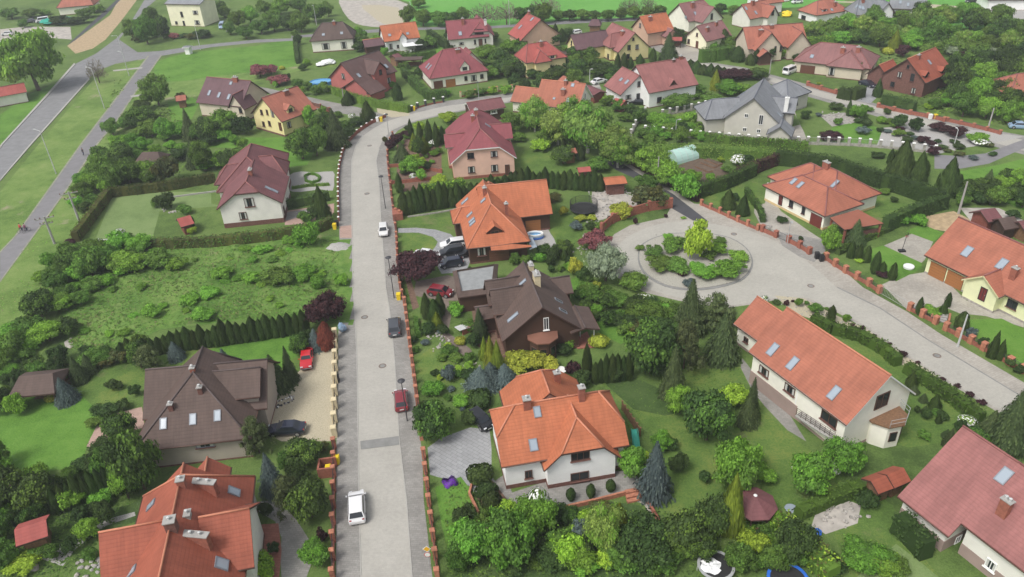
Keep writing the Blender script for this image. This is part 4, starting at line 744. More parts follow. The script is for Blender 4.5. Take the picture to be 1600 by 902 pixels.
# ------------------------------------------------------------------ plants
rnd=random.Random(7)
def leafquad(mb,p,n,s,mat,rg,asp=.7,up=None):
    n=n.normalized(); a=n.orthogonal().normalized() if up is None else (up-n*up.dot(n)).normalized() if abs(up.dot(n))<.98*up.length else n.orthogonal().normalized()
    q=Matrix.Rotation(rg.uniform(0,6.28) if up is None else rg.uniform(-.4,.4),3,n); a=q@a; b=n.cross(a)
    a=a*s; b=b*s*asp; d=n*s*.25
    i=len(mb.v); mb.v+=[tuple(p-a),tuple(p-b+d*0),tuple(p+a),tuple(p+b)]
    mb.f.append((i,i+1,i+2,i+3)); mb.m.append(mb.mi(mat)); mb.uv.append([(0,0)]*4)
def rvec(rg):
    while 1:
        v=Vector((rg.uniform(-1,1),rg.uniform(-1,1),rg.uniform(-1,1)))
        if .05<v.length<1: return v.normalized()
def ico(mb,c,r,mat,rg,jit=.12,sz=1.):
    t=(1+5**.5)/2; V=[(-1,t,0),(1,t,0),(-1,-t,0),(1,-t,0),(0,-1,t),(0,1,t),(0,-1,-t),(0,1,-t),(t,0,-1),(t,0,1),(-t,0,-1),(-t,0,1)]
    F=[(0,11,5),(0,5,1),(0,1,7),(0,7,10),(0,10,11),(1,5,9),(5,11,4),(11,10,2),(10,7,6),(7,1,8),(3,9,4),(3,4,2),(3,2,6),(3,6,8),(3,8,9),(4,9,5),(2,4,11),(6,2,10),(8,6,7),(9,8,1)]
    vs=[Vector(v).normalized()*r*(1+rg.uniform(-jit,jit)) for v in V]; i=len(mb.v)
    mb.v+=[tuple(Vector(c)+Vector((v.x,v.y,v.z*sz))) for v in vs]; k=mb.mi(mat)
    for f in F: mb.f.append(tuple(i+j for j in f)); mb.m.append(k); mb.uv.append([(0,0)]*3)
def crown_broad(seed,mat,nl=34,leaves=6500,ls=.047,z0=.06,open_=0.,flat=1.,mat2=None):
    "unit crown: radius 1, top at z=1, underside at z0; the leaves sit on lobes of different size"
    rg=random.Random(seed); mb=MB(); zc=(1+z0)/2; hz=(1-z0)/2; L=[]
    for i in range(nl):
        d=rvec(rg); d.z=d.z*.9+.12; k=rg.uniform(.38,.82); r=rg.uniform(.15,.34)*(1 if k<.7 else .85)
        L.append((Vector((d.x*k,d.y*k,d.z*k)),r))
    L.append((Vector((0,0,.1)),.55))
    tot=sum(r*r for c,r in L)
    zs=hz
    for c,r in L:
        m=mat2 if (mat2 and rg.random()<.4) else mat
        if open_<.5: ico(mb,(c.x,c.y,zc+c.z*zs),r*.80,mat,rg,.18,zs)
        for _ in range(int(leaves*r*r/tot)):
            d=rvec(rg)
            if d.dot(c)<-.2 and rg.random()<.75: continue
            if d.z<-.3 and rg.random()<.5: continue
            rr=r*(rg.uniform(.75,1.15)+(rg.random()**5)*.5); p=c+d*rr
            if p.length>1.12: p=p*(1.08/p.length)
            q=Vector((p.x,p.y,zc+p.z*zs)); n=(d+rvec(rg)*.75+Vector((0,0,.35)))
            leafquad(mb,q,n,ls*rg.uniform(.6,1.35),m,rg,.75)
    for _ in range(leaves//9):
        c,r=rg.choice(L); d=rvec(rg); d.z=abs(d.z)*.8; p=c+d*r*rg.uniform(1.0,1.6)
        if p.length<1.18: leafquad(mb,Vector((p.x,p.y,zc+p.z*zs)),d+rvec(rg),ls*rg.uniform(.5,1.0),mat,rg,.6)
    return mb
def crown_twig(seed,mat):
    rg=random.Random(seed); mb=MB()
    for _ in range(900):
        d=rvec(rg); d.z=abs(d.z)*1.0; k=rg.random()**.6; p=Vector((d.x*k,d.y*k,.25+.72*d.z*k)); leafquad(mb,p,Vector((d.y,-d.x,.3))+rvec(rg)*.4,.07*rg.uniform(.5,1.3),mat,rg,.22,Vector((d.x,d.y,1.3)))
    return mb
def crown_conifer(seed,mat,layers=21,droop=.35,full=1.,ls=.062,rag=.10):
    rg=random.Random(seed); mb=MB(); n=10
    prev=None
    mb.lathe((0,0,0),[(.72,.06),(.6,.25),(.40,.5),(.18,.78),(.02,.97)],mat,9)
    for k in range(layers):
        t=k/(layers-1); z=.07+.89*t; r=(1-t)**.82*full*rg.uniform(.86,1.08)+.04; m=max(7,int(36*(1-t)+7)); o=rg.random()*6
        for j in range(m):
            a=o+6.283*j/m+rg.uniform(-.15,.15); rr=r*rg.uniform(1-rag*2,1+rag); dv=Vector((math.cos(a),math.sin(a),0)); sd=Vector((-dv.y,dv.x,0))
            for s_ in range(8):
                f=.26+.105*s_; p=dv*(rr*f)+Vector((0,0,z-droop*rr*f*f*.35+.01)); sc_=ls*(.45+.75*(1-t))*rg.uniform(.7,1.2)
                leafquad(mb,p+sd*rg.uniform(-.06,.06),Vector((0,0,.8))+dv*.6+rvec(rg)*.5,sc_,mat,rg,.6,dv)
    return mb
def crown_pine(seed,mat):
    rg=random.Random(seed); mb=MB()
    for i in range(70):
        t=rg.random(); z=.16+.78*t; a=rg.random()*6.28; r=(1.0*(1-t)**.62+.05)*rg.uniform(.25,.95); c=Vector((math.cos(a)*r,math.sin(a)*r,z)); q=rg.uniform(.12,.24)
        ico(mb,c,q*.5,mat,rg,.3,.5)
        for _ in range(75):
            d=rvec(rg); d.z*=.55; p=c+d*q*rg.uniform(.5,1.35); p.z=c.z+(p.z-c.z)*.6; leafquad(mb,p,d+Vector((0,0,.5))+rvec(rg)*.6,.05*rg.uniform(.5,1.3),mat,rg,.28)
    return mb
def crown_column(seed,mat,leaves=1500,ls=.12,prof=((0,.62),(.12,.9),(.35,1.),(.6,.86),(.8,.55),(.93,.25),(1,.02))):
    rg=random.Random(seed); mb=MB()
    def R_(z):
        for (a,ra),(b,rb) in zip(prof,prof[1:]):
            if z<=b: return ra+(rb-ra)*(z-a)/(b-a)
        return .02
    mb.lathe((0,0,0),[(r*.84,z*.97+.0) for z,r in prof],mat,9)
    ph=[rg.uniform(0,6.28) for _ in range(4)]
    for _ in range(leaves):
        z=rg.random()**.85; a=rg.random()*6.283; w=1+.13*math.sin(a*3+ph[0]+z*5)+.10*math.sin(a*5+ph[1]-z*11); r=R_(z)*w*rg.uniform(.84,1.06)
        d=Vector((math.cos(a),math.sin(a),0)); leafquad(mb,Vector((d.x*r,d.y*r,z*.99+.01)),d+Vector((0,0,.25))+rvec(rg)*.5,ls*rg.uniform(.5,1.2)*(.55+.5*(1-z)),mat,rg,.5,Vector((d.x*.2,d.y*.2,1)))
    return mb
def crown_ball(seed,mat,leaves=900,ls=.12,loose=.05,z0=.02):
    rg=random.Random(seed); mb=MB(); ico(mb,(0,0,.5),.9,mat,rg,.03,.52)
    ph=[rg.uniform(0,6.28) for _ in range(6)]
    for _ in range(leaves):
        d=rvec(rg)
        if d.z<-.75: continue
        w=1+.05*math.sin(4*d.x+ph[0])+.05*math.sin(5*d.y+ph[1])+.04*math.sin(6*d.z+ph[2]); r=w*rg.uniform(.95-loose,1+loose)
        leafquad(mb,Vector((d.x*r,d.y*r,.5+d.z*.5*r)),d+rvec(rg)*.5,ls*rg.uniform(.6,1.2),mat,rg,.7)
    return mb
def trunk(seed,mat,h=.75,r=.05,limbs=6,rz=.3):
    rg=random.Random(seed); mb=MB(); mb.tube((0,0,-.02),(rg.uniform(-.03,.03),rg.uniform(-.03,.03),rz),r*1.3,r*.9,mat,7); mb.tube((0,0,rz),(rg.uniform(-.06,.06),rg.uniform(-.06,.06),h),r*.9,r*.3,mat,6)
    for i in range(limbs):
        a=6.28*i/limbs+rg.uniform(-.4,.4); z=rg.uniform(rz*.8,h*.7); mb.tube((0,0,z),(math.cos(a)*.6,math.sin(a)*.6,z+rg.uniform(.12,.25)),r*.5,r*.15,mat,5)
    return mb
# species: code -> (words for the label, category, object name, kind of crown, material, default thickness of trunk)
SP={'m':('mid green leafy tree','tree','broadleaf_tree',lambda s:crown_broad(s,'leaf_mid',mat2='leaf_green2'),1),
'l':('bright green leafy tree','tree','broadleaf_tree',lambda s:crown_broad(s,'leaf_light',mat2='leaf_green2'),1),
'd':('dark green dense tree','tree','broadleaf_tree',lambda s:crown_broad(s,'leaf_dark',nl=36,mat2='leaf_mid'),1),
'w':('pale green willow','tree','willow_tree',lambda s:crown_broad(s,'leaf_willow',nl=44,leaves=7500,ls=.034,mat2='leaf_light'),1),
'p':('deep purple leaved tree','tree','purple_tree',lambda s:crown_broad(s,'leaf_purple',nl=36,leaves=6500,ls=.045),1),
's':('silvery grey-green tree','tree','silver_tree',lambda s:crown_broad(s,'leaf_silver',nl=36,leaves=6500,ls=.036),1),
'g':('sparse grey twiggy tree','tree','bare_tree',lambda s:crown_twig(s,'leaf_twig'),1),
'y':('lime yellow shrub','shrub','yellow_shrub',lambda s:crown_broad(s,'leaf_yellow',nl=22,leaves=3600,ls=.062,z0=.0),0),
'r':('reddish pink leaved shrub','shrub','red_shrub',lambda s:crown_broad(s,'leaf_pink',nl=26,leaves=3600,ls=.055,z0=.05),1),
'v':('yellow-green loose shrub','shrub','golden_shrub',lambda s:crown_broad(s,'leaf_lime',nl=24,leaves=3600,ls=.062,z0=.02),0),
'b':('rounded green bush','bush','green_bush',lambda s:crown_broad(s,'leaf_mid',nl=20,leaves=3200,ls=.066,z0=0.,mat2='leaf_green2'),0),
'k':('dark green bush','bush','dark_bush',lambda s:crown_broad(s,'leaf_dark',nl=20,leaves=3200,ls=.066,z0=0.),0),
'f':('bright green bush','bush','bright_bush',lambda s:crown_broad(s,'leaf_light',nl=20,leaves=3200,ls=.062,z0=0.),0),
'q':('small purple bush','bush','purple_bush',lambda s:crown_broad(s,'leaf_purple',nl=10,leaves=1200,ls=.10,z0=0.),0),
'a':('brownish olive bush','bush','olive_bush',lambda s:crown_broad(s,'leaf_thujabrown',nl=20,leaves=3200,ls=.06,z0=0.,mat2='leaf_pine'),0),
'S':('dark spruce','conifer','spruce_tree',lambda s:crown_conifer(s,'leaf_spruce'),2),
'B':('blue-grey spruce','conifer','blue_spruce',lambda s:crown_conifer(s,'leaf_bluespruce'),2),
'P':('loose dark pine','conifer','pine_tree',lambda s:crown_pine(s,'leaf_pine'),2),
'C':('dark green conical thuja','conifer','conical_thuja',lambda s:crown_column(s,'leaf_thuja',1900,.10,((0,.8),(.1,1.),(.3,.92),(.55,.66),(.8,.33),(.93,.14),(1,.02))),0),
'T':('dark green columnar thuja','conifer','columnar_thuja',lambda s:crown_column(s,'leaf_thuja'),0),
'G':('golden green conical thuja','conifer','golden_thuja',lambda s:crown_column(s,'leaf_thujagold',1800,.11,((0,.8),(.1,1.),(.3,.92),(.55,.66),(.8,.33),(.93,.14),(1,.02))),0),
'R':('rusty brown columnar thuja','conifer','rusty_thuja',lambda s:crown_column(s,'leaf_rust',1800,.11),0),
'O':('clipped dark green ball bush','bush','clipped_bush',lambda s:crown_ball(s,'leaf_thuja'),0),
'E':('clipped yellow ball bush','bush','clipped_bush',lambda s:crown_ball(s,'leaf_yellow'),0),
'W':('white flowering shrub','shrub','flowering_shrub',lambda s:flower_mix(s),0),
'U':('silver blue low shrub','shrub','silver_shrub',lambda s:crown_broad(s,'leaf_bluespruce',nl=20,leaves=1600,ls=.085,z0=0.),0)}
def flower_mix(s):
    mb=crown_broad(s,'leaf_willow',nl=20,leaves=800,ls=.12,z0=0.); rg=random.Random(s+5)
    for _ in range(110):
        d=rvec(rg); d.z=abs(d.z); leafquad(mb,Vector((d.x*.95,d.y*.95,.5+.5*d.z)),d,.10,'flower_white',rg,.9)
    return mb
PROTO={}; PLANTS=[]; NV=6
ORD=['leftmost','second from left','third from left','fourth from left','fifth from left','sixth from left','seventh from left','eighth from left','ninth from left','tenth from left']
def ordw(i,n):
    if n==2: return 'left of two' if i==0 else 'right of two'
    if i==n-1: return 'rightmost'
    if i<10: return ORD[i]
    j=n-i
    if j<=10: return f"{['','','second','third','fourth','fifth','sixth','seventh','eighth','ninth','tenth'][j]} from right"
    sfx='th' if 10<(i+1)%100<14 else {1:'st',2:'nd',3:'rd'}.get((i+1)%10,'th')
    return f'{i+1}{sfx} from left'
def plant(code,x,y,top,wpx,zone,row=False,hmul=1.):
    "a plant whose foot is at photo pixel (x,y), whose top reaches row `top` and whose crown is wpx wide"
    words,cat,name,fn,tr=SP[code]; p=G(x,y); p.z=gz(p.x,p.y)
    r=max(.25,wpx/2/pxm(p))*(1.2 if code in 'SBP' else 1.08); 
    # the foot seen in the picture is the near edge of the crown: step back by most of its radius
    if code not in 'TCSBGR': p=p+Vector((p.x,p.y,0)).normalized()*(r*.75)
    else: p=p+Vector((p.x,p.y,0)).normalized()*(r*.45)
    h=height_to(Vector((p.x,p.y,p.z)),top+ (0 if code in 'TCSBGR' else 0)); 
    if code not in 'TCSBGR': h=max(h-r*.25,r*.75)       # the highest row is reached by the crown's rounded shoulder
    h=max(.4,h)*hmul*(1.35 if code=='w' else 1)
    v=rnd.randrange(NV); key=(code,v)
    if key not in PROTO:
        e=empty(name,(p.x,p.y,p.z)); 
        c=fn(hash_(code)*31+v*7).build('foliage' if cat in('bush','shrub') else 'crown',e)
        if tr: trunk(v+3,'bark' if code!='w' else 'bark_birch',.8 if tr==1 else .9,.05 if tr==1 else .035,6 if tr==1 else 0).build('trunk',e)
        PROTO[key]=e
    else: e=copy_tree(PROTO[key])
    e.location=(p.x,p.y,p.z); e.rotation_euler=(0,0,rnd.random()*6.28)
    sx,sy=rnd.uniform(.88,1.14),rnd.uniform(.88,1.14)
    for ch in e.children: ch.scale=(r*sx,r*sy,h*rnd.uniform(.94,1.05)); 
    PLANTS.append((e,code,x,zone,r,h)); return e
def hash_(c): return ord(c)
def Z(zone,txt):
    for it in txt.split():
        code=it[0]; v=[float(q) for q in it[1:].split(',')]
        plant(code,*v,zone)
def row(zone,code,x0,y0,x1,y1,n,hpx0,hpx1,w,curve=0):
    for i in range(n):
        t=i/(n-1) if n>1 else 0; x=x0+(x1-x0)*t+rnd.uniform(-.6,.6); y=y0+(y1-y0)*t+curve*4*t*(1-t)+rnd.uniform(-.4,.4)
        plant(code,x,y,y-(hpx0+(hpx1-hpx0)*t)*rnd.uniform(.80,1.14),w*rnd.uniform(.98,1.28),zone,True)
def fill(zone,poly,n,codes,w0,w1,asp=1.,seed=1):
    P=pxs(poly); rg=random.Random(seed); xs=[p[0] for p in P]; ys=[p[1] for p in P]; pts=[]; tries=0
    while len(pts)<n and tries<6000:
        tries+=1; x=rg.uniform(min(xs),max(xs)); y=rg.uniform(min(ys),max(ys))
        g_=G(x,y)
        if not inpoly(x,y,P) or hard(g_.x,g_.y): continue
        w=rg.uniform(w0,w1)
        if any(math.hypot(x-a,(y-b)*1.6)<(w+c)*.33 for a,b,c in pts): continue
        pts.append((x,y,w))
    for x,y,w in sorted(pts,key=lambda t:t[1]): plant(rg.choice(codes),x,y,y-w*asp*rg.uniform(.85,1.2),w,zone)
def hedge(label,s,h,w,mat='leaf_hedge',top=0.,rough=.2,dens=16,ls=.15,group=None,name='hedge'):
    "clipped hedge along a line of photo pixels (its foot), h and w in metres"
    P=[G(x,y) for x,y in pxs(s)]; rg=random.Random(len(s)*7+int(P[0].x)); mb=MB(); mm=mat if isinstance(mat,(list,tuple)) else [mat]
    D=[]; 
    for a,b in zip(P,P[1:]):
        d=b-a; L=d.length; u=d/L; v=Vector((-u.y,u.x,0)); yaw=math.atan2(u.y,u.x); k=max(1,int(L/1.3)); 
        for i in range(k):
            c=a+d*((i+.5)/k); hh=h*rg.uniform(.95,1.02); mb.box((c.x,c.y,hh*.46),(L/k+.1,w*.8*rg.uniform(.95,1.05),hh*.92),mm[0],yaw=yaw+rg.uniform(-.02,.02),taper=.88)
        n=int(L*(2*h+w)*dens); ph=rg.uniform(0,6)
        for _ in range(n):
            t=rg.random(); c=a+d*t; q=rg.random()*(2*h+w); bul=1+rough*math.sin(t*L*1.3+ph)+rough*.6*math.sin(t*L*3.1+ph*2)
            if q<w: p=c+v*((q/w-.5)*w*.96)+Vector((0,0,h*(1+rough*.4*(bul-1)/max(rough,.01)*.5)+rg.uniform(-.05,.05)+(rg.random()**4)*rough*1.6)); n_=Vector((0,0,1))
            else:
                sgn=1 if q<w+h else -1; zz=rg.random()**.8*h; bb=(w/2)*(1-.12*zz/h)*bul; p=c+v*(sgn*bb)+Vector((0,0,zz)); n_=v*sgn+Vector((0,0,.3))
            leafquad(mb,p,n_+rvec(rg)*.55,ls*rg.uniform(.6,1.25),rg.choice(mm),rg,.7)
    c=P[len(P)//2]; return tag(mb.build(name,off=(c.x,c.y,0)),label,'hedge',group)
def finish_labels():
    from collections import defaultdict
    D=defaultdict(list)
    for t in PLANTS: D[(t[1],t[3])].append(t)
    for (code,zone),L in D.items():
        L.sort(key=lambda t:t[2]); n=len(L); words,cat,*_=SP[code]
        if len((words+' '+zone).split())+(3 if n>1 else 0)>16: print('LONG',zone)
        for i,t in enumerate(L):
            lab=f'{words} {zone}' if n==1 else f'{words}, {ordw(i,n)}, {zone}'
            tag(t[0],lab,cat,f'{words}s {zone}' if n>1 else None)
            if n==1 and 'group' in t[0]: del t[0]['group']
Z('in the top left corner','m20,32,8,30 m52,30,10,30 k95,42,24,34 k122,40,24,30 m136,30,8,28 b152,22,4,24 r112,14,2,26 k14,95,70,26 k10,120,95,30 b70,26,12,24 b38,45,28,18')
Z('beside the red sheet roofed workshop','l64,150,26,88'); Z('on the verge by the crossroads','g157,133,86,28')
Z('left of the pale yellow block','m210,64,24,30 m232,72,18,36 k224,66,32,26 f243,60,40,18 d257,62,22,26 a215,68,52,16 m240,45,5,28')
Z('in front of the pale yellow block','k318,62,44,30 r274,62,49,16 a300,63,50,20 k288,60,50,16 b262,60,48,14')
Z('right of the pale yellow block','m352,30,4,26 m374,47,10,32 l393,40,4,30 m362,57,30,24 m386,64,36,28 d345,18,-2,22')
Z('in the belt along the top road','m410,56,24,30 m430,52,14,32 d452,50,16,30 m472,54,10,34 m494,38,0,34 k502,62,40,18 l440,26,-6,30 m470,22,-8,30 m415,25,-2,26 m514,28,0,22')
Z('beside the pale gravel yard','m640,42,6,30 m662,44,8,32 m686,44,12,32 d706,43,14,28 m724,38,8,26 m655,15,-6,24 k630,50,38,20')
Z('along the edge of the far green field','d812,38,8,22 d832,36,6,26 m850,40,0,34 m872,35,13,24 d890,35,12,24 m910,34,11,26 d930,35,12,22 m950,35,11,24 d970,33,9,22 m990,33,7,26 m1010,31,7,24 d1030,29,5,20 d1125,24,2,20 m1145,26,4,22 m1162,27,6,18 m1175,20,0,18')
Z('standing in the hedgerow below the green field','g757,44,-4,44 g792,42,-6,36 g852,28,-14,42 g982,26,-12,34 g1012,22,-12,26')
Z('around the cream villa with the brown roof','k467,72,50,14 m566,76,48,28 f480,104,90,14 k474,112,98,16 b462,60,44,12 b590,82,66,14')
Z('below the small green field','r408,124,94,36 r438,137,110,36 r425,118,98,22 E441,110,102,9 f431,138,124,12 b468,142,120,20 k450,130,112,16')
Z('beside the blue garden pool','b482,142,124,18 b497,150,130,22 f470,153,132,20 k515,148,132,16 b505,138,126,14')
Z('at the corner of the side lane','C576,190,156,24 C545,165,142,18 W551,188,176,12 f506,180,164,14 b530,185,172,16 k560,200,180,24 b540,206,186,26')
Z('right of the yellow house with the rust roof','S528,234,166,38 d510,208,172,34 m475,256,192,50 m497,250,186,42 k545,222,196,26 d500,218,178,30 l486,205,160,26')
Z('in front of the plum roofed house','l352,216,166,46 k385,214,178,34 d328,228,176,40 S300,220,170,24 l264,222,180,34 m240,218,184,38 d222,206,164,42 m250,170,112,46 a284,158,142,16 m312,222,190,30 q378,200,186,16')
Z('near the pale lawn and the bike path','f234,284,244,48 a268,290,238,44 S306,264,222,28 m322,272,214,34 l346,266,232,34 d362,274,228,32 m182,302,250,42 m206,292,244,42 l152,302,264,38 m166,282,234,42 d194,264,222,42 m132,312,280,36 m380,250,225,30 b150,325,300,30')
Z('on the pale lawn behind the hedge','k262,332,298,32 b245,326,308,18 W189,373,356,20 a200,376,362,18 b292,338,318,22 k300,360,338,20 v302,368,352,14')
Z('between the bike path and the wild plot','m116,432,380,52 m150,442,384,56 l206,434,388,58 b250,424,390,46 q112,388,370,22 m96,458,420,46 d70,503,452,50 l100,492,455,48 m50,532,490,56 m28,562,516,50 l82,542,500,50 d112,528,494,40 m128,482,452,38 b40,572,545,40 m176,420,382,36 m12,585,545,40')
Z('in the wild grassy plot','f486,392,344,40 m440,452,414,52 f396,447,424,34 f476,442,412,42 f330,472,446,42 f300,482,456,40 f500,457,426,32 f455,386,366,30 f350,440,420,36 f280,425,400,34 f535,450,424,28 f240,500,474,38 f320,505,480,36 f410,400,384,30')
Z('by the end of the row of gateposts','C506,346,288,26 k494,350,318,20 b480,352,328,22'); Z('on the left edge of the street','p512,518,455,74'); Z('beside the first cream gatepost','R513,547,505,24')
row('in the row behind the brown tiled house','T',196,562,478,522,26,30,38,14)
Z('in the garden with the small brown pavilion','S128,600,556,30 B109,632,590,36 k98,600,560,34 d60,590,556,40 P241,592,534,46 d224,582,530,36 B278,564,534,26 B352,568,545,18 f32,655,614,34 E85,627,618,20 k182,614,592,24 k12,650,610,34 m150,580,548,44 a170,575,550,40 k214,622,600,18 k100,575,540,34 a192,572,545,30')
Z('left of the terrace of the brown tiled house','k170,655,628,36 k195,645,625,24 b150,672,652,30')
Z('between the brown and the red tiled house','d234,782,672,76 m216,770,690,44 d200,700,644,46 l206,790,724,48 k165,720,690,50 k140,742,715,44 b262,800,765,30 m180,760,700,40')
Z('along the lower left edge of the photo','d30,802,734,64 d72,806,742,64 m10,790,720,50 m14,850,800,44 m20,895,848,50 b62,872,850,40 v45,900,868,50 f147,850,810,40 b88,878,850,26 k118,870,840,24 b148,880,855,26 m5,740,690,40')
row('in the dark row above the small red shed','T',96,802,188,768,9,46,52,16)
Z('beside the gravel drive','S434,614,552,48 P410,722,646,50 S457,600,542,26 k484,548,512,34 B496,548,514,30 d470,560,520,30 k396,660,628,20')
Z('between the red tiled house and the street','B431,775,706,42 d482,742,684,58 P460,812,736,54 d492,826,748,62 l497,895,846,58 v418,908,868,48 k420,812,785,22 b452,735,705,30 q505,850,825,20 k430,868,848,18 a508,710,690,22 k470,770,730,36')
Z('overhanging the right pavement','p652,454,388,74')
Z('in the front garden of the dark timber house','T668,500,458,17 T681,504,466,19 T689,494,459,14 G684,514,486,18 k694,528,505,22 f712,497,472,30 E720,541,526,20 G758,564,526,16 G768,578,524,21 G779,588,534,20 S751,530,480,26 b701,562,542,34 b714,570,552,26 f676,624,596,36 U702,602,570,26 B752,614,574,48 B768,606,566,46 B790,606,568,44 k735,600,578,30 k648,538,524,14 b733,520,500,26 k742,548,520,30')
Z('behind the small wall of the orange roofed house','d684,702,622,78 f722,642,618,34 O752,640,610,36 d668,668,630,40 y812,590,548,50 y838,588,548,52 y858,586,556,34 k735,668,640,34 k880,560,535,30 f890,548,526,24 b822,566,546,28 q896,592,562,28 k908,612,578,36 E935,546,522,26 T917,594,538,15')
Z('in front of the big orange roof','O752,762,728,38 O761,784,756,32 O769,803,770,28 W842,826,762,40 l838,850,772,66 O892,786,763,15 O923,781,757,15 O954,772,750,15 l985,760,694,50 B1021,782,690,54 l1032,712,672,34 k870,820,790,40 v1000,730,700,30')
Z('in the dense garden at the bottom centre','l742,890,812,76 l794,900,796,94 m722,905,850,50 G966,856,788,38 U908,856,812,34 d1000,902,812,96 w942,884,800,66 d1062,880,800,80 f906,904,852,60 k930,830,800,40 m880,880,830,60 k862,905,860,60 m1030,905,850,70 v950,900,860,40 m965,905,845,70 k800,905,870,50 a940,808,784,36')
Z('on the big shared lawn','l1142,792,680,86 d1100,712,606,92 l1060,655,602,46 v1140,645,600,52 S1171,655,586,28 S1166,668,618,40 d1015,605,498,88 P1066,595,490,72 S1076,525,436,48 P1114,535,452,64 S1126,570,486,50 S1050,624,542,36 k960,600,560,30')
Z('beside the brown octagonal gazebo','G1138,838,744,38 d1112,850,768,62 W1066,826,806,24 v1172,878,830,46 f1210,840,800,30 k1190,850,826,30 d1090,890,830,60 m1150,905,850,50')
row('in the row beyond the round timber terrace','T',930,600,982,594,7,42,46,13)
Z('between the dark timber house and the turning circle','m962,485,452,44 d992,498,462,46 m1012,508,468,48 m990,460,424,44 s946,452,380,62 r930,398,356,52 y898,434,400,24 k975,520,490,40 b1040,500,470,40 y932,456,438,18 k910,440,415,30 T890,402,385,8 d880,400,374,30 k866,410,380,30 b925,465,445,30 W1006,480,460,30 a1000,530,505,40 k1035,530,495,40 d850,402,380,24')
Z('in the garden of the trampoline','y968,348,312,40 a1014,332,284,66 y880,340,320,16 y906,349,334,20 y925,347,335,18 k922,362,345,16 b938,362,344,20 a865,320,300,32 q953,345,336,8 q993,353,338,9 q1040,342,333,8 U900,362,345,22 f1068,344,338,10')
row('in the row left of the orange roofed house','T',633,337,716,322,10,42,38,13)
row('in the row behind the orange roofed house','T',716,318,800,292,9,30,26,12)
row('in the row above the trampoline','T',806,292,938,300,15,28,34,12)
Z('in the garden left of the pink house','T643,217,187,9 T657,219,190,9 T672,228,188,12 T683,230,192,12 T692,226,196,10 G648,236,208,16 G664,240,212,14 S630,256,220,30 f645,276,240,34 d655,250,212,24 T625,302,270,12 q612,238,214,20 q622,228,206,24 q634,218,201,24 a603,226,212,10 f660,285,262,20 v686,292,272,26 f628,300,286,12 v702,196,170,32 b690,216,200,18 W678,230,216,16 k668,268,250,16 W646,282,270,12')
Z('right of the pink house','l832,205,158,50 m800,214,172,36 m855,232,196,42 b812,225,205,28 T895,245,220,12 T908,252,228,12 T880,240,218,10 v845,240,215,30')
Z('around the pruned poles behind the pink house','w872,236,172,66 w918,252,168,84 w952,258,196,66 w836,212,160,46 w900,215,160,50 d880,262,225,40 m935,275,240,44')
Z('beside the dark asphalt lane','w965,272,212,60 l1018,282,216,58 l1042,300,244,54 f1066,318,266,48 W1084,308,290,20 m1000,262,220,44 b1010,300,270,36 f1082,290,262,30')
Z('by the plastic greenhouse','W1152,262,238,24 v1126,256,244,12 f1110,285,268,18 b1135,272,258,20 k1165,262,240,24')
Z('near the white annexe with the low roof','b948,168,145,22 b965,178,152,26 q962,166,152,16 k985,182,160,26 d1000,197,166,26 m1058,176,140,48 b976,192,172,26 l1030,205,172,40 m1052,214,186,40 m1086,208,186,34 b1010,220,196,34 v952,160,148,14')
Z('behind the slate roofed house','G1117,142,110,18 l1136,154,120,40 p1140,130,102,40 p1160,128,104,36 p1176,124,104,26 l1155,150,126,34 d1185,128,104,30 b1090,150,128,30 m1110,165,142,34 b1080,158,138,26')
row('in the belt behind the big dusty red roof','C',1078,112,1130,124,6,18,20,18)
row('in the row right of the peach house','T',1172,102,1242,84,9,22,24,11)
Z('between the two yellow houses and the top road','l850,70,33,38 y832,62,46,20 T816,58,40,8 T868,62,38,9 T878,66,44,12 d888,64,42,16 d900,98,68,34 d922,104,70,32 d905,120,88,30 d940,124,92,44 d962,128,98,34 S1044,95,50,28 T965,108,84,9 T975,108,82,11 T985,107,88,9 T1020,98,74,10 C1000,100,84,12 S920,88,62,16 k1060,60,42,20 k1075,66,48,22')
Z('below the ochre house with the bright red roof','C828,110,96,12 C860,118,97,26 d812,122,100,22 d832,126,106,22 d851,134,108,28 d872,124,98,28 k820,142,118,26 k846,146,120,28 k804,138,112,18 d796,128,98,20')
Z('right of the wine red roofed villa','l760,94,68,42 m782,102,72,34 d792,122,84,42 m770,126,98,34 l797,88,58,30 b735,156,138,20 b752,152,134,20 v770,150,132,20 f790,150,128,22 d758,112,90,30 f697,152,138,18 T622,158,130,14 f612,140,124,16')
Z('between the raspberry walled house and the cream villa','k640,130,108,24 b632,112,94,20 C700,82,62,10 d618,100,76,18 b668,92,80,12 k648,100,84,14 d660,125,100,20')
fill('in the wild plot among the weeds','230,400 540,385 545,490 380,495 260,508 150,545 120,530 130,480',30,'fffbff',9,24,.35,seed=41)
fill('in the large wood at the top right','1258,68 1330,48 1420,36 1500,26 1560,40 1600,60 1600,90 1540,104 1450,96 1380,84 1300,74',44,'mlmdwlm',26,40,1.05,seed=4)
fill('in the dark wood behind the brick house','1480,118 1600,98 1600,150 1570,200 1510,192 1478,178 1475,150',26,'ddmdld',34,48,1.15,seed=9)
Z('in the garden behind the long bungalow','k1270,64,44,28 l1310,72,42,36 m1332,70,44,32 G1396,80,45,20 E1386,86,73,16 l1425,76,38,28 m1452,80,34,40 s1490,92,64,40 p1515,96,70,36 s1532,94,66,36 q1408,92,66,24 k1250,72,58,20 a1378,84,72,10 r1590,108,84,36')
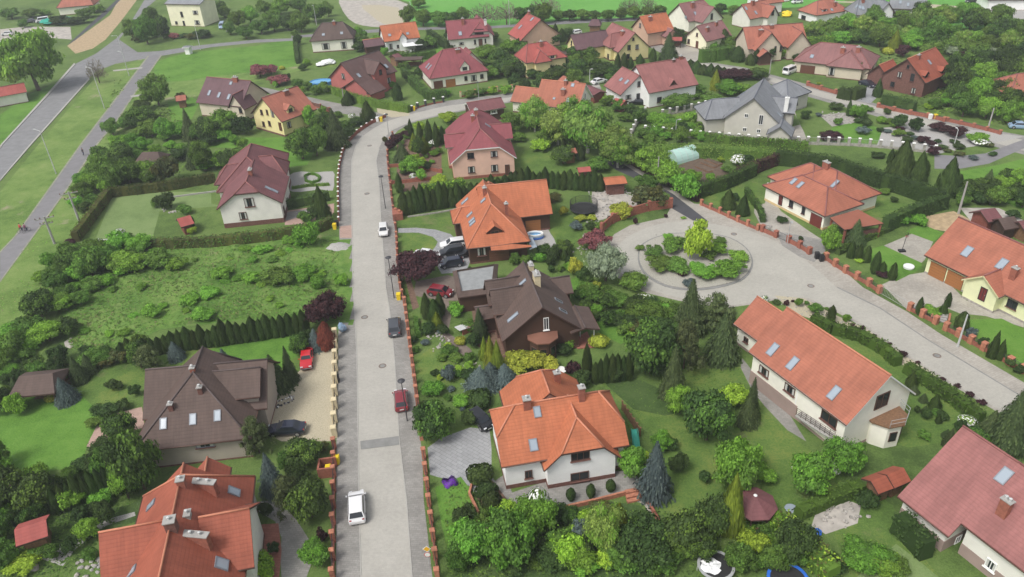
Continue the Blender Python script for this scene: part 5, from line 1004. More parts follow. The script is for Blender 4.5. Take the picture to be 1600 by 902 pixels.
Z('along the upper right street','S1342,124,95,15 C1370,152,124,14 p1298,224,204,32 p1465,208,189,30 p1490,218,194,38 k1402,204,177,24 k1428,208,181,22 f1340,188,160,28 T1325,182,156,8 k1305,174,159,22 f1526,228,202,34 W1531,230,215,24 b1355,176,166,18 k1385,180,168,16 C1370,148,128,10 v1279,134,127,8 v1450,172,160,18 k1258,188,170,18 b1390,196,184,16 m1458,172,150,26 l1480,170,140,28')
Z('on the bank below the white capped fence','C1405,278,220,38 C1432,288,236,28 C1476,308,246,36 q1456,246,226,20 T1447,268,252,8 k1498,235,224,20 a1480,240,232,14 k1370,250,244,22 a1545,232,222,18 U1520,252,246,16 a1498,246,240,18 k1550,245,238,14 T1498,290,272,10 T1390,258,232,12')
Z('around the salmon hipped bungalow','C1137,328,297,22 C1160,338,303,20 k1148,316,300,14 T1328,404,375,11 T1341,407,381,11 T1353,411,384,11 T1366,428,394,14 T1377,430,408,10 T1393,438,411,13 f1408,356,334,22 f1430,354,331,32 S1334,386,342,30 l1294,400,350,32 k1220,352,338,22 k1300,390,372,14 v1342,412,404,14 q1375,436,428,22 b1380,306,294,20 k1395,318,306,16 b1322,372,356,18 a1315,340,326,20 k1250,378,368,10')
Z('behind the yellow house with garage doors','d1525,312,276,44 l1562,304,272,34 l1592,302,262,36 d1505,305,278,30 S1540,298,262,24 d1570,290,260,30 m1500,325,300,26 k1580,345,325,26 d1545,325,295,34')
Z('in the planted circle','v1086,414,344,42 b1050,402,366,48 b1020,408,384,36 b1030,430,398,46 b1056,434,408,48 f1100,444,418,48 f1136,440,403,54 f1120,404,378,34 f1152,412,395,32 b1125,386,373,22 q1066,436,423,20 q1149,419,405,12 U1075,452,435,24 b1000,395,385,16 q1105,372,365,12 f1090,430,412,30 f1045,380,366,22 a1082,398,384,18 b1105,410,392,26')
Z('on the gravel strip by the street','b1247,482,465,15 b1271,494,471,21 q1228,480,469,13 q1238,474,468,7 T1297,505,476,13 f1320,506,489,13 q1331,511,505,8 q1346,517,508,11 q1365,528,522,8 q1390,541,535,8 q1409,560,547,12 q1434,570,564,8 q1472,596,590,9 q1494,608,600,12 q1513,623,611,16 q1532,635,624,17 b1260,478,470,9 b1291,486,480,8 k1212,478,468,14 W1193,480,460,14')
Z('in the lawn right of the long cream house','C1422,605,582,16 C1458,642,616,20 S1567,706,606,62 S1598,702,628,52 S1540,690,640,40 k1495,680,655,24 W1508,668,650,26 C1465,662,650,10 S1480,700,668,22 b1440,690,672,20 d1520,705,668,34')
Z('beside the steps of the yellow house','T1434,492,466,11 T1479,480,457,9 C1472,494,470,12 f1452,496,478,30 T1500,516,487,19 C1548,560,518,16 C1560,562,530,14 k1532,545,525,18 k1575,575,555,22 k1592,588,568,22 U1515,530,512,18')
Z('in the vegetable garden lower right','l1256,786,706,74 l1312,752,684,68 W1302,748,724,16 l1342,905,850,84 f1372,905,866,60 d1234,890,812,62 k1352,800,770,34 m1205,905,850,60 k1290,905,870,50 b1268,760,735,20 b1400,905,880,40 W1240,740,725,10')
fill('in the side garden of the timber house','645,530 700,520 735,560 760,600 740,650 700,640 660,600',22,'bkfbUv',12,24,.8,seed=21)
fill('between the orange and the timber roofs','730,428 800,420 870,400 905,420 880,440 800,410 735,438',14,'bkfTb',10,20,1.1,seed=22)
fill('in the belt west of the turning circle','900,440 940,455 1000,480 1060,500 1060,560 990,545 920,500 900,470',34,'bkdmfkb',18,36,.9,seed=23)
fill('in the thicket at the bottom centre','720,820 800,800 870,830 1040,840 1100,880 1080,905 720,905',30,'bkmdfbv',26,52,.9,seed=24)
fill('in the lower right gardens','1150,800 1230,850 1290,905 1150,905',12,'bkmf',22,40,.9,seed=25)
fill('in the lower left thicket','0,745 90,760 170,740 215,770 190,830 120,820 0,860',26,'dkmbfd',26,46,1.,seed=26)
fill('in the strip beside the bike path','208,186 240,158 250,200 240,290 180,300 130,340 110,330 150,240',26,'mblfdm',22,40,.9,seed=27)
fill('in the thicket below the pale lawn','90,400 200,395 260,405 200,450 110,470 60,540 20,600 0,590 60,470',30,'fmblfm',24,46,.8,seed=28)
fill('in the gardens left of the street bend','255,190 330,200 400,212 430,235 350,250 300,290 250,260',16,'bkmfl',18,34,.9,seed=29)
fill('in the front gardens north of the bend','630,200 690,205 690,245 640,290 620,260',20,'bkfvbO',10,20,.9,seed=30)
fill('in the gardens beside the grey fence','1000,205 1050,190 1100,200 1100,225 1010,235',16,'bmfkl',18,32,.9,seed=31)
fill('in the gardens behind the ochre house','770,90 830,60 870,75 930,110 980,130 900,150 800,130',30,'dkbmfk',16,32,1.,seed=32)
fill('in the gardens along the top road','560,60 600,70 690,60 780,60 800,80 700,95 560,90 470,90',18,'bkmf',12,26,1.,seed=33)
fill('in the rockery of the slate roofed house','1270,180 1340,180 1440,205 1520,228 1500,240 1380,225 1300,205',24,'bkfUqk',10,22,.7,seed=34)
fill('among the cottages of the far right','1020,60 1100,60 1240,80 1260,100 1160,110 1080,100',18,'bkmfT',14,26,1.,seed=35)
fill('on the far left edge of the gardens','0,590 60,560 130,570 210,545 230,560 150,600 60,600 10,640',18,'dkbSm',20,36,1.,seed=36)
fill('around the sandy yard by the black huts','1480,310 1600,300 1600,330 1560,330 1500,322',10,'dkbm',20,34,1.,seed=37)
fill('along the right side of the long cream house','1420,610 1520,690 1500,710 1440,660 1400,600',9,'kbS',12,22,1.,seed=38)
fill('among the mounds of the planted circle','1006,400 1030,378 1080,372 1130,376 1162,395 1160,425 1110,442 1050,440 1012,420',20,'bffbka',13,26,.7,seed=51)
fill('around the lower half of the shared lawn','1050,690 1090,740 1200,720 1230,780 1180,800 1060,760 1030,720',7,'bkmfm',22,44,1.,seed=52)
# hedges
hedge('tall brownish thuja hedge along the far side of the pale lawn','172,308 260,298 338,284',2.0,1.3,['leaf_thujabrown','leaf_thuja'])
hedge('brownish hedge between the pale lawn and the bike path','172,308 145,345 120,378',2.0,1.5,['leaf_thujabrown','leaf_hedge'])
hedge('long brownish hedge between the pale lawn and the wild plot','138,392 250,388 340,384 420,375 500,362 520,352',1.8,1.6,['leaf_thujabrown','leaf_hedge','leaf_thuja'])
hedge('dark green hedge under the path of the formal garden','448,326 490,318 515,312',1.8,1.3,'leaf_thuja')
hedge('low box hedge ring in the formal gravel garden','477,276 485,273 493,274 500,278 498,284 488,287 478,284 477,276',.5,.5,'leaf_hedge',ls=.12); hedge('low box edging in the formal gravel garden','456,296 480,292 515,290',.6,.5,'leaf_hedge',ls=.12)
hedge('clipped hedge around the raspberry walled house','498,146 520,146 550,158 590,168 640,176',2.0,1.4,'leaf_hedge')
hedge('wide dark hedge left of the wine red roofed villa','632,118 650,138 672,156 698,152',2.2,2.0,['leaf_thuja','leaf_hedge'])
hedge('dark hedge running down to the top road','670,58 688,70 704,80',2.6,1.6,'leaf_thuja'); hedge('clipped hedge behind the timber fence of the top gardens','618,96 650,94 682,90',2.2,1.4,['leaf_hedge','leaf_thuja'])
hedge('tall clipped hedge beside the pale yellow cottage','1093,97 1115,95 1140,90',3.4,3.2,['leaf_hedge','leaf_thuja'])
hedge('dark green clipped hedge right of the vegetable beds','1092,308 1130,296 1178,274',2.6,1.6,['leaf_thuja','leaf_hedge']); hedge('purple brown hedge behind the hipped bungalow','1150,282 1190,266 1216,256',2.4,1.5,['leaf_purple','leaf_thujabrown'])
hedge('long dark thuja hedge behind the hipped bungalow','1210,256 1260,262 1300,268 1345,284 1400,300 1470,324',3.0,1.8,['leaf_thuja'],rough=.16); hedge('dark hedge between the bungalow lawn and the basketball court','1380,362 1425,342 1476,324',2.6,1.6,['leaf_thuja'],rough=.15)
hedge('low curved hedge on the bungalow front lawn','1166,300 1176,316 1188,332 1192,348',1.0,1.1,['leaf_thuja','leaf_hedge'])
hedge('broad light green hedge below the white capped fence','1010,240 1060,244 1120,244 1180,248 1250,256',2.2,3.0,['leaf_hedge','leaf_mid','leaf_willow'],rough=.2); hedge('shaggy hedge behind the white capped fence','1100,222 1150,228 1210,232 1262,236',2.0,1.6,['leaf_mid','leaf_thujabrown','leaf_light'],rough=.2)
hedge('long clipped hedge along the street below the gravel strip','1268,504 1300,520 1342,530 1380,552 1402,572',1.5,1.5,['leaf_hedge','leaf_thuja']); hedge('clipped street hedge right of the garden gap','1414,580 1450,602 1490,630 1532,662',1.5,1.5,['leaf_hedge','leaf_thuja'])
hedge('bright green clipped hedge above the broken paving','1246,808 1290,788 1345,766',1.3,1.6,'leaf_hedge',ls=.13); hedge('tall dark hedge against the wall of the dusty pink roofed house','1398,826 1420,846 1446,874',2.6,1.8,'leaf_thuja'); hedge('olive green hedge running down from the gazebo','1212,826 1250,858 1300,910',2.2,2.0,['leaf_hedge','leaf_lime','leaf_thujabrown'])
hedge('low clipped hedge with a rounded front by the garage gate','658,298 700,294 726,288',1.2,1.6,['leaf_hedge','leaf_lime']); hedge('dark thuja hedge in front of the vermilion roofed brick house','1378,164 1400,170 1428,176',2.6,2.2,'leaf_thuja'); hedge('dark clipped hedge in front of the long bungalow','1310,152 1330,156 1346,150',2.4,2.6,'leaf_thuja')
hedge('light green hedge behind the long bungalow','1236,84 1262,72 1300,70 1345,64',2.4,2.0,['leaf_hedge','leaf_lime']); hedge('upper light green hedge below the scarlet bungalow','1228,60 1290,48 1332,42 1372,58 1410,66',2.4,2.2,['leaf_hedge','leaf_lime'])
hedge('dark hedge at the left side of the villa lawn','462,66 464,84 466,100',1.6,1.4,'leaf_thuja'); hedge('dark hedge right of the pink house lawn','800,282 850,284 900,284',1.2,1.0,'leaf_thuja'); hedge('dark red hedge along the asphalt lane','974,250 1010,270 1050,292 1090,316',1.6,.8,['leaf_purple','leaf_thujabrown'])
hedge('clipped hedge beside the lawn of the basketball court','1308,398 1345,380 1385,362',.9,1.0,['leaf_thuja','leaf_hedge']); hedge('dark hedge strip left of the drive of the timber house','650,500 652,520 655,528',.8,.8,'leaf_hedge')
# meadow and verge growth nobody could count
from mathutils import noise as mn
def mound(x,y): return max(0.,.55*(mn.noise(Vector((x*.16,y*.16,0)))+.5*mn.noise(Vector((x*.5,y*.5,3)))+.35*mn.noise(Vector((x*1.3,y*1.3,5)))+.25))
def carpet(name,poly,mat,step=.7):
    P=gp(poly); mb=MB(); xs=[p[0] for p in P]; ys=[p[1] for p in P]; k=mb.mi(mat); idx={}
    def V(i,j):
        if (i,j) not in idx:
            x,y=i*step,j*step; e=min(math.hypot(x-a,y-b) for a,b in P); ins=all(inpoly(x+dx,y+dy,P) for dx,dy in ((1,0),(-1,0),(0,1),(0,-1))); idx[(i,j)]=len(mb.v); mb.v.append((x,y,.03+(mound(x,y) if ins else 0)))
        return idx[(i,j)]
    for i in range(int(min(xs)/step)-1,int(max(xs)/step)+1):
        for j in range(int(min(ys)/step)-1,int(max(ys)/step)+1):
            if inpoly((i+.5)*step,(j+.5)*step,P): mb.f.append((V(i,j),V(i+1,j),V(i+1,j+1),V(i,j+1))); mb.m.append(k); mb.uv.append([(0,0)]*4)
    return tag(mb.build(name,off=(P[0][0],P[0][1],0),smooth=True),kind='stuff')
carpet('meadow_growth','197,388 300,386 430,379 500,371 549,375 550,507 500,495 380,497 250,511 162,554 114,543 94,470 104,403','g_meadow')
def tufts(name,poly,n,mats,s0,s1,seed=3):
    P=gp(poly); rg=random.Random(seed); mb=MB(); xs=[p[0] for p in P]; ys=[p[1] for p in P]; k=0
    cl=[(rg.uniform(min(xs),max(xs)),rg.uniform(min(ys),max(ys))) for _ in range(max(12,n//500))]
    while k<n:
        if rg.random()<.55: c=rg.choice(cl); x=rg.gauss(c[0],2.6); y=rg.gauss(c[1],2.0)
        else: x=rg.uniform(min(xs),max(xs)); y=rg.uniform(min(ys),max(ys))
        k+=1
        if not inpoly(x,y,P) or hard(x,y): continue
        s=rg.uniform(s0,s1); leafquad(mb,Vector((x,y,s*.25+(mound(x,y) if name=='tall_grass' else 0))),Vector((rg.uniform(-.6,.6),rg.uniform(-.6,.6),1)),s,rg.choice(mats),rg,.5)
    return tag(mb.build(name,off=(P[0][0],P[0][1],0)),kind='stuff')
tufts('tall_grass','195,386 300,392 430,384 500,376 550,376 551,508 500,496 380,498 250,512 160,556 110,545 95,470 100,405',34000,['leaf_grassy','leaf_grassy','leaf_mid','leaf_light','leaf_straw'],.08,.24)
tufts('verge_grass','0,400 40,372 128,240 180,170 230,110 225,150 180,240 128,330 110,400 60,560 0,590',9000,['leaf_grassy','leaf_light','leaf_straw'],.08,.2,5)
tufts('ground_cover','945,600 1000,520 1100,480 1160,560 1190,640 1060,700 1000,660',5000,['leaf_grassy','leaf_mid'],.06,.16,6)
tufts('ground_cover','692,745 900,795 1040,800 1200,780 1320,905 700,905',9000,['leaf_mid','leaf_dark','leaf_grassy'],.08,.22,8)
tufts('ground_cover','0,745 60,765 150,760 210,780 160,840 100,905 0,905',6000,['leaf_mid','leaf_dark','leaf_grassy'],.08,.22,9)
tufts('ground_cover','1270,60 1400,90 1500,100 1600,110 1600,200 1430,180 1400,140 1300,100',9000,['leaf_mid','leaf_dark','leaf_light'],.2,.6,10)
tufts('ground_cover','180,120 240,150 330,225 330,290 180,300 130,330 110,300 150,230',8000,['leaf_mid','leaf_dark','leaf_light'],.12,.4,11)
# ------------------------------------------------------------------ extra pieces of the houses, sheds
def HS(part): return next(o for o in bpy.data.objects if o.type=='EMPTY' and part in o.get('label',''))
def addpart(house,mb,name,smooth=False): return mb.build(name,house,house.location,smooth)
def slab(mb,pts,h,th,mat,side=None):
    P=[tuple(G(*cp(*p),h))[:2] for p in pts]; mb.prism(P,h-th,h,mat,side or mat)
    cx=sum(p[0] for p in P)/len(P); cy=sum(p[1] for p in P)/len(P)
    return P
def bay(house,crop,x,y,r,h,wall,roof,zr,wins=((-.9,),(0,),(.9,)),az=-90,rail=False):
    c=G(*cp(crop,x,y)); c=Vector((c.x,c.y,0)); mb=MB(); n=8; ph=R(az)+math.pi/8
    pts=[(c.x+r*math.cos(ph+2*math.pi*i/n),c.y+r*math.sin(ph+2*math.pi*i/n)) for i in range(n)]
    mb.prism(pts,0,h,wall); addpart(house,mb,'bay')
    rb=MB(); ro=[(c.x+(r+.3)*math.cos(ph+2*math.pi*i/n),c.y+(r+.3)*math.sin(ph+2*math.pi*i/n)) for i in range(n)]
    rb.prism(ro,h,h+.18,roof); 
    if zr>0:
        for i in range(n): rb.face([(*ro[i],h+.18),(*ro[(i+1)%n],h+.18),(c.x,c.y,h+.18+zr)],roof)
    addpart(house,rb,'bay_roof')
    for i in (-1,0,1):
        a=R(az)+i*math.pi/4; d=Vector((math.cos(a),math.sin(a),0)); p=c+d*(r*math.cos(math.pi/8)+.03)+Vector((0,0,h*.5)); w_=MB(); w_.box(p,(.9,.08,1.3),'frame_brown',yaw=a+math.pi/2); o=addpart(house,w_,'window'); g=MB(); g.box(p+d*.03,(.74,.05,1.14),'glass',yaw=a+math.pi/2); gg=g.build('pane',o,house.location)
    if rail:
        rl=MB()
        for i in range(n): 
            a=Vector((*ro[i],h+.18)); b=Vector((*ro[(i+1)%n],h+.18)); 
            if (a+b).dot(Vector((math.cos(R(az)),math.sin(R(az)),0)))/2 < c.dot(Vector((math.cos(R(az)),math.sin(R(az)),0))): continue
            for z in (.5,1.0): rl.tube(a+Vector((0,0,z)),b+Vector((0,0,z)),.03,.03,'metal_grey',5)
            rl.tube(a,a+Vector((0,0,1)),.03,.03,'metal_grey',5)
        addpart(house,rl,'railing')
h=HS('dark brown timber'); bay(h,'P4',795,775,1.85,3.1,'wall_wood','roof_copper',.25)
mb=MB(); slab(mb,[('P4',1055,640),('P4',1140,590),('P4',1195,715),('P4',1060,725)],.12,.12,'pave_red'); addpart(h,mb,'porch_floor')
mb=MB(); 
for x,y in ((1192,690),(1085,640)): mb=MB(); p=G(*cp('P4',x,y)); mb.tube((p.x,p.y,0),(p.x,p.y,2.9),.09,.09,'white_trim',8); addpart(h,mb,'porch_post')
h=HS('long cream house')
u_,v_,c_,l_,w2_,P_=geom([36.23,70.4,-64.8,15.25,10.45,4.68,9.3,0,0,0,0]); mb=MB(); a=P_(-l_+.42,-w2_+.40,0); b=P_(.6,-w2_+.40,0); m_=(a+b)/2; mb.box((m_.x,m_.y,.95),((b-a).length,.10,1.9),'wall_basement',yaw=R(-64.8)); addpart(h,mb,'basement_wall'); bay(h,'P8',845,800,2.1,3.1,'wall_cream','wood_mid',0,az=-35,rail=True)
mb=MB(); a=Vector(G(*cp('P8',395,690),1.9)); b=Vector(G(*cp('P8',600,822),1.9)); d=(b-a).normalized(); n_=Vector((d.y,-d.x,0)); yw=math.atan2(d.y,d.x)
mb.box((a+b)/2+Vector((0,0,-.05))-n_*.4,((b-a).length,1.2,.18),'concrete',yaw=yw); addpart(h,mb,'balcony')
mb=MB()
for z in (.25,.5,.75,1.0): mb.tube(a+Vector((0,0,z)),b+Vector((0,0,z)),.025,.025,'wood_dark',5)
for i in range(9): p=a+(b-a)*i/8; mb.tube(p,p+Vector((0,0,1.0)),.03,.03,'wood_dark',5)
addpart(h,mb,'railing')
for x,y in ((392,700),(605,835)): mb=MB(); p=G(*cp('P8',x,y)); mb.box((p.x,p.y,2.3),(.5,.5,4.6),'wall_white',yaw=yw); addpart(h,mb,'column')
h=HS('long beige bungalow')
for x,y in ((318,500),(370,508),(415,508)): mb=MB(); p=G(*cp('Q7',x,y)); mb.lathe((p.x,p.y,0),[(.26,0),(.2,.2),(.2,2.7),(.27,2.85)],'white_trim',10); addpart(h,mb,'column',True)
h=HS('hipped salmon roof bungalow')
mb=MB(); P=slab(mb,[('Q3',770,622),('Q3',1020,548),('Q3',1245,672),('Q3',900,728)],2.55,.16,'roof_salmon','fascia_brown'); addpart(h,mb,'carport_roof')
mb=MB(); Q=[(P[0][0]*.12+P[2][0]*.88,P[0][1]*.12+P[2][1]*.88),(P[1][0]*.1+P[3][0]*.9,P[1][1]*.1+P[3][1]*.9)]
for x,y in P: mb=MB(); cx=sum(p[0] for p in P)/4; cy=sum(p[1] for p in P)/4; x=cx+(x-cx)*.9; y=cy+(y-cy)*.9; mb.box((x,y,1.2),(.3,.3,2.4),'brick_red'); addpart(h,mb,'carport_post')
mb=MB(); a=Vector((P[2][0],P[2][1],0)); b=Vector((P[3][0],P[3][1],0)); c=(a+b)/2; mb.box((c.x+.2,c.y+.5,.75),((a-b).length*.9,.2,1.5),'brick_dark',yaw=math.atan2((b-a).y,(b-a).x)); addpart(h,mb,'carport_wall')
for cc in ((212,440),(1028,480)): mb=MB(); p=G(*cp('Q3',*cc)); mb.lathe((p.x,p.y,0),[(.24,0),(.18,.15),(.18,2.6),(.25,2.75)],'white_trim',10); addpart(h,mb,'column',True)
h=HS('small white house with a vivid orange')
mb=MB(); slab(mb,[('a2',900,258),('a2',1010,248),('a2',1040,280),('a2',920,292)],2.3,.05,'cloth_white'); addpart(h,mb,'awning')
h=HS('orange roofed house with dark')
def onplane(pts,a,b,c):
    n=(b-a).cross(c-a); return [CP+ray(*cp(*p))*((a-CP).dot(n)/ray(*cp(*p)).dot(n)) for p in pts]
u_,v_,c_,l_,w2_,P_=geom([-2.9,116.46,97.9,16.56,10.2,3.15,7.3,6.6,0,0,0]); Q=onplane([('P3',452,690),('P3',466,764),('P3',600,756),('P3',846,728),('P3',838,712)],P_(-l_,-w2_,3.15),P_(-l_,w2_,3.15),P_(-l_+6.6,0,7.3))
mb=MB(); Q=[q+Vector((0,0,.03)) for q in Q]; mb.face(Q,'roof_orange',[(q.x,q.z*2) for q in Q]); D_=Vector((0,0,-.2)); mb.face([q+D_ for q in Q][::-1],'fascia_brown')
for i in range(5): mb.face([Q[i]+D_,Q[(i+1)%5]+D_,Q[(i+1)%5],Q[i]],'fascia_brown')
addpart(h,mb,'porch_roof')
mb=MB(); slab(mb,[('P3',815,632),('P3',850,632),('P3',898,725),('P3',828,752)],2.2,.1,'glass_sky','frame_grey'); addpart(h,mb,'conservatory_roof')
# flat roofed garage of the timber house
e=empty('flat_garage',G(*cp('P4',260,230)),'flat roofed brown garage with a pale grey roof and sloping parapets','garage'); e.location.z=0
C4=[('P4',85,120),('P4',445,62),('P4',420,290),('P4',130,328)]
out=[Vector(G(*cp(*p),2.75)) for p in C4]; cc=sum(out,Vector())/4; inn=[cc+(p-cc)*.80+Vector((0,0,.55)) for p in out]; inn2=[Vector((p.x,p.y,2.95)) for p in inn]
mb=MB()
for i in range(4): j=(i+1)%4; mb.face([out[i],inn[i],inn[j],out[j]],'roof_brown',[(0,0),(0,1),(5,1),(5,0)]); mb.face([inn[i],inn2[i],inn2[j],inn[j]],'roof_brown'); mb.face([out[j],out[i],out[i]-Vector((0,0,.2)),out[j]-Vector((0,0,.2))],'fascia_brown')
mb.build('parapet',e,e.location); mb=MB(); mb.prism([(p.x,p.y) for p in inn2],2.9,2.95,'wall_greyfelt'); mb.build('roof',e,e.location)
mb=MB(); mb.prism([(cc.x+(p.x-cc.x)*.93,cc.y+(p.y-cc.y)*.93) for p in out],0,2.6,'wall_wood'); mb.build('wall',e,e.location)
def shed(name,label,a,b,W,he,hr,roof,wall,hip=0,posts=False,fas='fascia_brown',cat=None,crop='o'):
    "a,b: ends of the ridge (photo px); W metres across"
    A=Vector(G(*cp(crop,*a),hr)); B=Vector(G(*cp(crop,*b),hr)); c=(A+B)/2; L=(B-A).length+2*hip; yaw=math.degrees(math.atan2((B-A).y,(B-A).x))
    blk=[c.x,c.y,yaw,L,W,he,hr,hip,hip,0,0]+([dict(open=1)] if posts else [])
    hh=House(name,label,[blk],roof=roof,wall=wall,fas=fas,ph=0,cat=cat or name.replace('_',' '),caps=False)
    if posts:
        u,v,c_,l,w_,P=geom(blk[:11])
        for s in (-1,1):
            for t in (-1,1): mb=MB(); p=P(s*(l-.4),t*(w_-.4),0); mb.box((p.x,p.y,(he)/2),(.16,.16,he),'wood_dark',yaw=R(yaw)); mb.build('post',hh.e,hh.off)
        mb=MB(); p=P(0,-(w_-.5)*.2,0); mb.box((p.x,p.y,.4),(min(2,L*.5),.9,.08),'wood_mid',yaw=R(yaw)); mb.box((p.x,p.y,.2),(.3,.3,.36),'wood_dark',yaw=R(yaw)); mb.build('table',hh.e,hh.off)
        mb=MB(); p=P(0,(w_-.45),0); mb.box((p.x,p.y,.5),(L-.9,.1,1.0),'wood_mid',yaw=R(yaw)); mb.build('back_rail',hh.e,hh.off)
    return hh
shed('pavilion','small pavilion with a brown roof on posts at the left edge of the lawns',(30,588),(82,583),5.2,2.3,3.6,'roof_brown','wood_dark',.8,True)
shed('garden_shed','small shed with a coral sheet roof at the lower left',(22,828),(72,812),3.2,2.1,2.9,'roof_red','wood_mid',0,cat='shed')
shed('pavilion','low brown roofed pavilion among trees west of the plum roofed garden',(222,238),(246,237),5.0,2.2,3.8,'roof_brown','wood_mid',1.4,cat='shed')
shed('garden_shed','little shed with a brick red roof at the edge of the pale lawn',(276,342),(297,336),3.6,1.9,2.9,'roof_red','wood_red',0,cat='shed')
shed('garden_pavilion','square brick garden hut with a flat orange roof beside the asphalt lane',(943,280),(977,277),3.6,2.3,2.75,'roof_orange','brick_dark',0,cat='hut')
shed('playhouse','tiny wooden playhouse at the edge of the pink house lawn',(881,234),(899,231),2.4,2.2,2.9,'roof_rust','wood_mid',0)
shed('garden_shed','low shed with a red roof above the thuja row by the lane',(902,262),(922,260),2.2,1.5,2.1,'roof_red','wood_red',0,cat='shed')
shed('garden_shed','nearer of two small sheds with orange red roofs by the pink roof',(1361,752),(1390,741),2.4,1.9,2.6,'roof_orangered','wood_mid',0,cat='shed')
shed('garden_shed','farther of two small sheds with orange red roofs by the pink roof',(1386,742),(1412,731),2.4,2.0,2.8,'roof_orangered','wood_mid',0,cat='shed')
shed('garden_shed','dark red wooden shed with a maroon roof behind the garage house',(1532,330),(1555,325),4.0,2.2,3.3,'roof_maroon','wood_red',0,cat='shed')
shed('garden_shed','black wooden hut beside the maroon roofed shed',(1560,342),(1585,338),3.6,2.0,3.1,'roof_brown','wood_dark',0,cat='hut')
shed('garden_shed','brown roofed hut cut by the right edge of the photo',(1592,347),(1620,342),3.6,2.0,3.0,'roof_maroon','wood_mid',0,cat='hut')
shed('carport','long brown pergola roof between the top gardens',(618,90),(660,89),3.4,2.4,2.7,'roof_brown','wood_mid',0,True)
shed('garden_shed','low red roof over a shelter left of the long brown pergola',(612,86),(622,83),4,2.4,3.3,'roof_maroon','wood_mid',0,cat='shelter')
shed('garden_shed','small orange pyramid roofed hut right of the wine red villa',(781,99),(790,99),2.8,1.9,2.9,'roof_rust','wood_mid',.5,cat='hut')
shed('carport','dark red roofed lean-to between cream gable and white annexe',(912,132),(938,143),4,2.2,2.8,'roof_maroon','wood_red',0,cat='carport')
shed('carport','brick red roofed shelter below the ochre house',(880,118),(905,128),4.5,2.2,3.4,'roof_rust','wood_red',0,cat='shelter')
shed('garden_shed','red roofed hut with two bright roof panes below the white annexe',(962,153),(978,157),3.2,1.9,2.7,'roof_red','wood_red',0,cat='hut')
shed('garden_shed','brown red garden hut near the far yellow gabled house',(925,30),(935,30),4.0,2.4,4.0,'roof_plum','wood_mid',1.0,cat='hut')
shed('carport','low red roofed carport beside the pale yellow cottage',(1050,58),(1066,58),4,2.2,2.8,'roof_red','wood_red',0,True)
shed('playhouse','wooden playhouse on the grass left of the plum roofed house',(274,150),(290,148),3.0,2.0,3.0,'roof_rust','wood_mid',0)
shed('transformer_kiosk','small white box kiosk beside the side road',(287,72),(298,72),2.6,2.3,2.5,'roof_greyroof','wall_white',0,fas='fascia_white',cat='kiosk')
# octagonal gazebo
c=G(1174,812); c=Vector((c.x,c.y,0)); e=empty('gazebo',c,'octagonal gazebo with a brown pointed roof and a white finial','gazebo'); n=8; mb=MB(); r=2.3
ro=[(c.x+r*math.cos(.39+6.2832*i/n),c.y+r*math.sin(.39+6.2832*i/n)) for i in range(n)]
for i in range(n): mb.face([(*ro[i],2.3),(*ro[(i+1)%n],2.3),(c.x,c.y,3.4)],'roof_maroon',[(0,0),(1.7,0),(.85,2.3)]); mb.face([(*ro[i],2.3),(*ro[i],2.15),(*ro[(i+1)%n],2.15),(*ro[(i+1)%n],2.3)],'fascia_brown')
mb.build('roof',e,c); mb=MB(); mb.lathe((c.x,c.y,3.38),[(.16,0),(.2,.08),(.04,.16)],'white_trim',10); mb.build('finial',e,c)
for i in range(n): a=.39+6.2832*i/n; mb=MB(); mb.box((c.x+2*math.cos(a),c.y+2*math.sin(a),1.1),(.12,.12,2.2),'wood_dark'); mb.build('post',e,c)
mb=MB()
for i in range(n-1):
    a=.39+6.2832*i/n; b=.39+6.2832*(i+1)/n; p=Vector((c.x+2*math.cos(a),c.y+2*math.sin(a),.45)); q=Vector((c.x+2*math.cos(b),c.y+2*math.sin(b),.45)); m_=(p+q)/2; mb.box(m_,((q-p).length-.1,.06,.9),'wood_mid',yaw=math.atan2((q-p).y,(q-p).x))
mb.build('side_panel',e,c)
# plastic tunnel greenhouse
A=Vector(G(1058,258)); B=Vector(G(1092,248)); d=(B-A); L=d.length; u=d/L; v=Vector((-u.y,u.x,0)); r=2.0; mb=MB(); n=12; pr=None
e=empty('greenhouse',(A+B)/2,'half round plastic greenhouse with mint green film','greenhouse')
for i in range(n+1):
    t=math.pi*i/n; q=(A+v*(r+r*math.cos(t))+Vector((0,0,r*1.15*math.sin(t))),B+v*(r+r*math.cos(t))+Vector((0,0,r*1.15*math.sin(t))))
    if pr: mb.face([pr[0],pr[1],q[1],q[0]],'foil_green')
    pr=q
for E_ in (A,B): mb.face([E_+v*(r+r*math.cos(math.pi*i/n))+Vector((0,0,r*1.15*math.sin(math.pi*i/n))) for i in range(n+1)],'foil_green')
mb.build('film',e,e.location,True); mb=MB()
for k in range(5):
    o=A+d*k/4
    for i in range(n): t,t2=math.pi*i/n,math.pi*(i+1)/n; rr=r+.03; mb.tube(o+v*(r+rr*math.cos(t))+Vector((0,0,rr*1.15*math.sin(t))),o+v*(r+rr*math.cos(t2))+Vector((0,0,rr*1.15*math.sin(t2))),.03,.03,'galv',5,False)
mb.build('hoop',e,e.location)
for k,(x0,y0,x1,y1) in enumerate(((1098,254,1118,262),(1090,260,1110,269),(1104,250,1126,258))):
    A=G(x0,y0);B=G(x1,y1); mb=MB(); d=B-A; c=(A+B)/2; mb.box((c.x,c.y,.12),(d.length,1.1,.24),'soil',yaw=math.atan2(d.y,d.x)); mb.box((c.x,c.y,.08),(d.length+.2,1.3,.16),'wood_mid',yaw=math.atan2(d.y,d.x)); tag(mb.build('vegetable_bed',off=(c.x,c.y,0)),f"raised vegetable bed, {['middle','nearest','farthest'][k]} of the three by the greenhouse",'garden bed','vegetable beds')
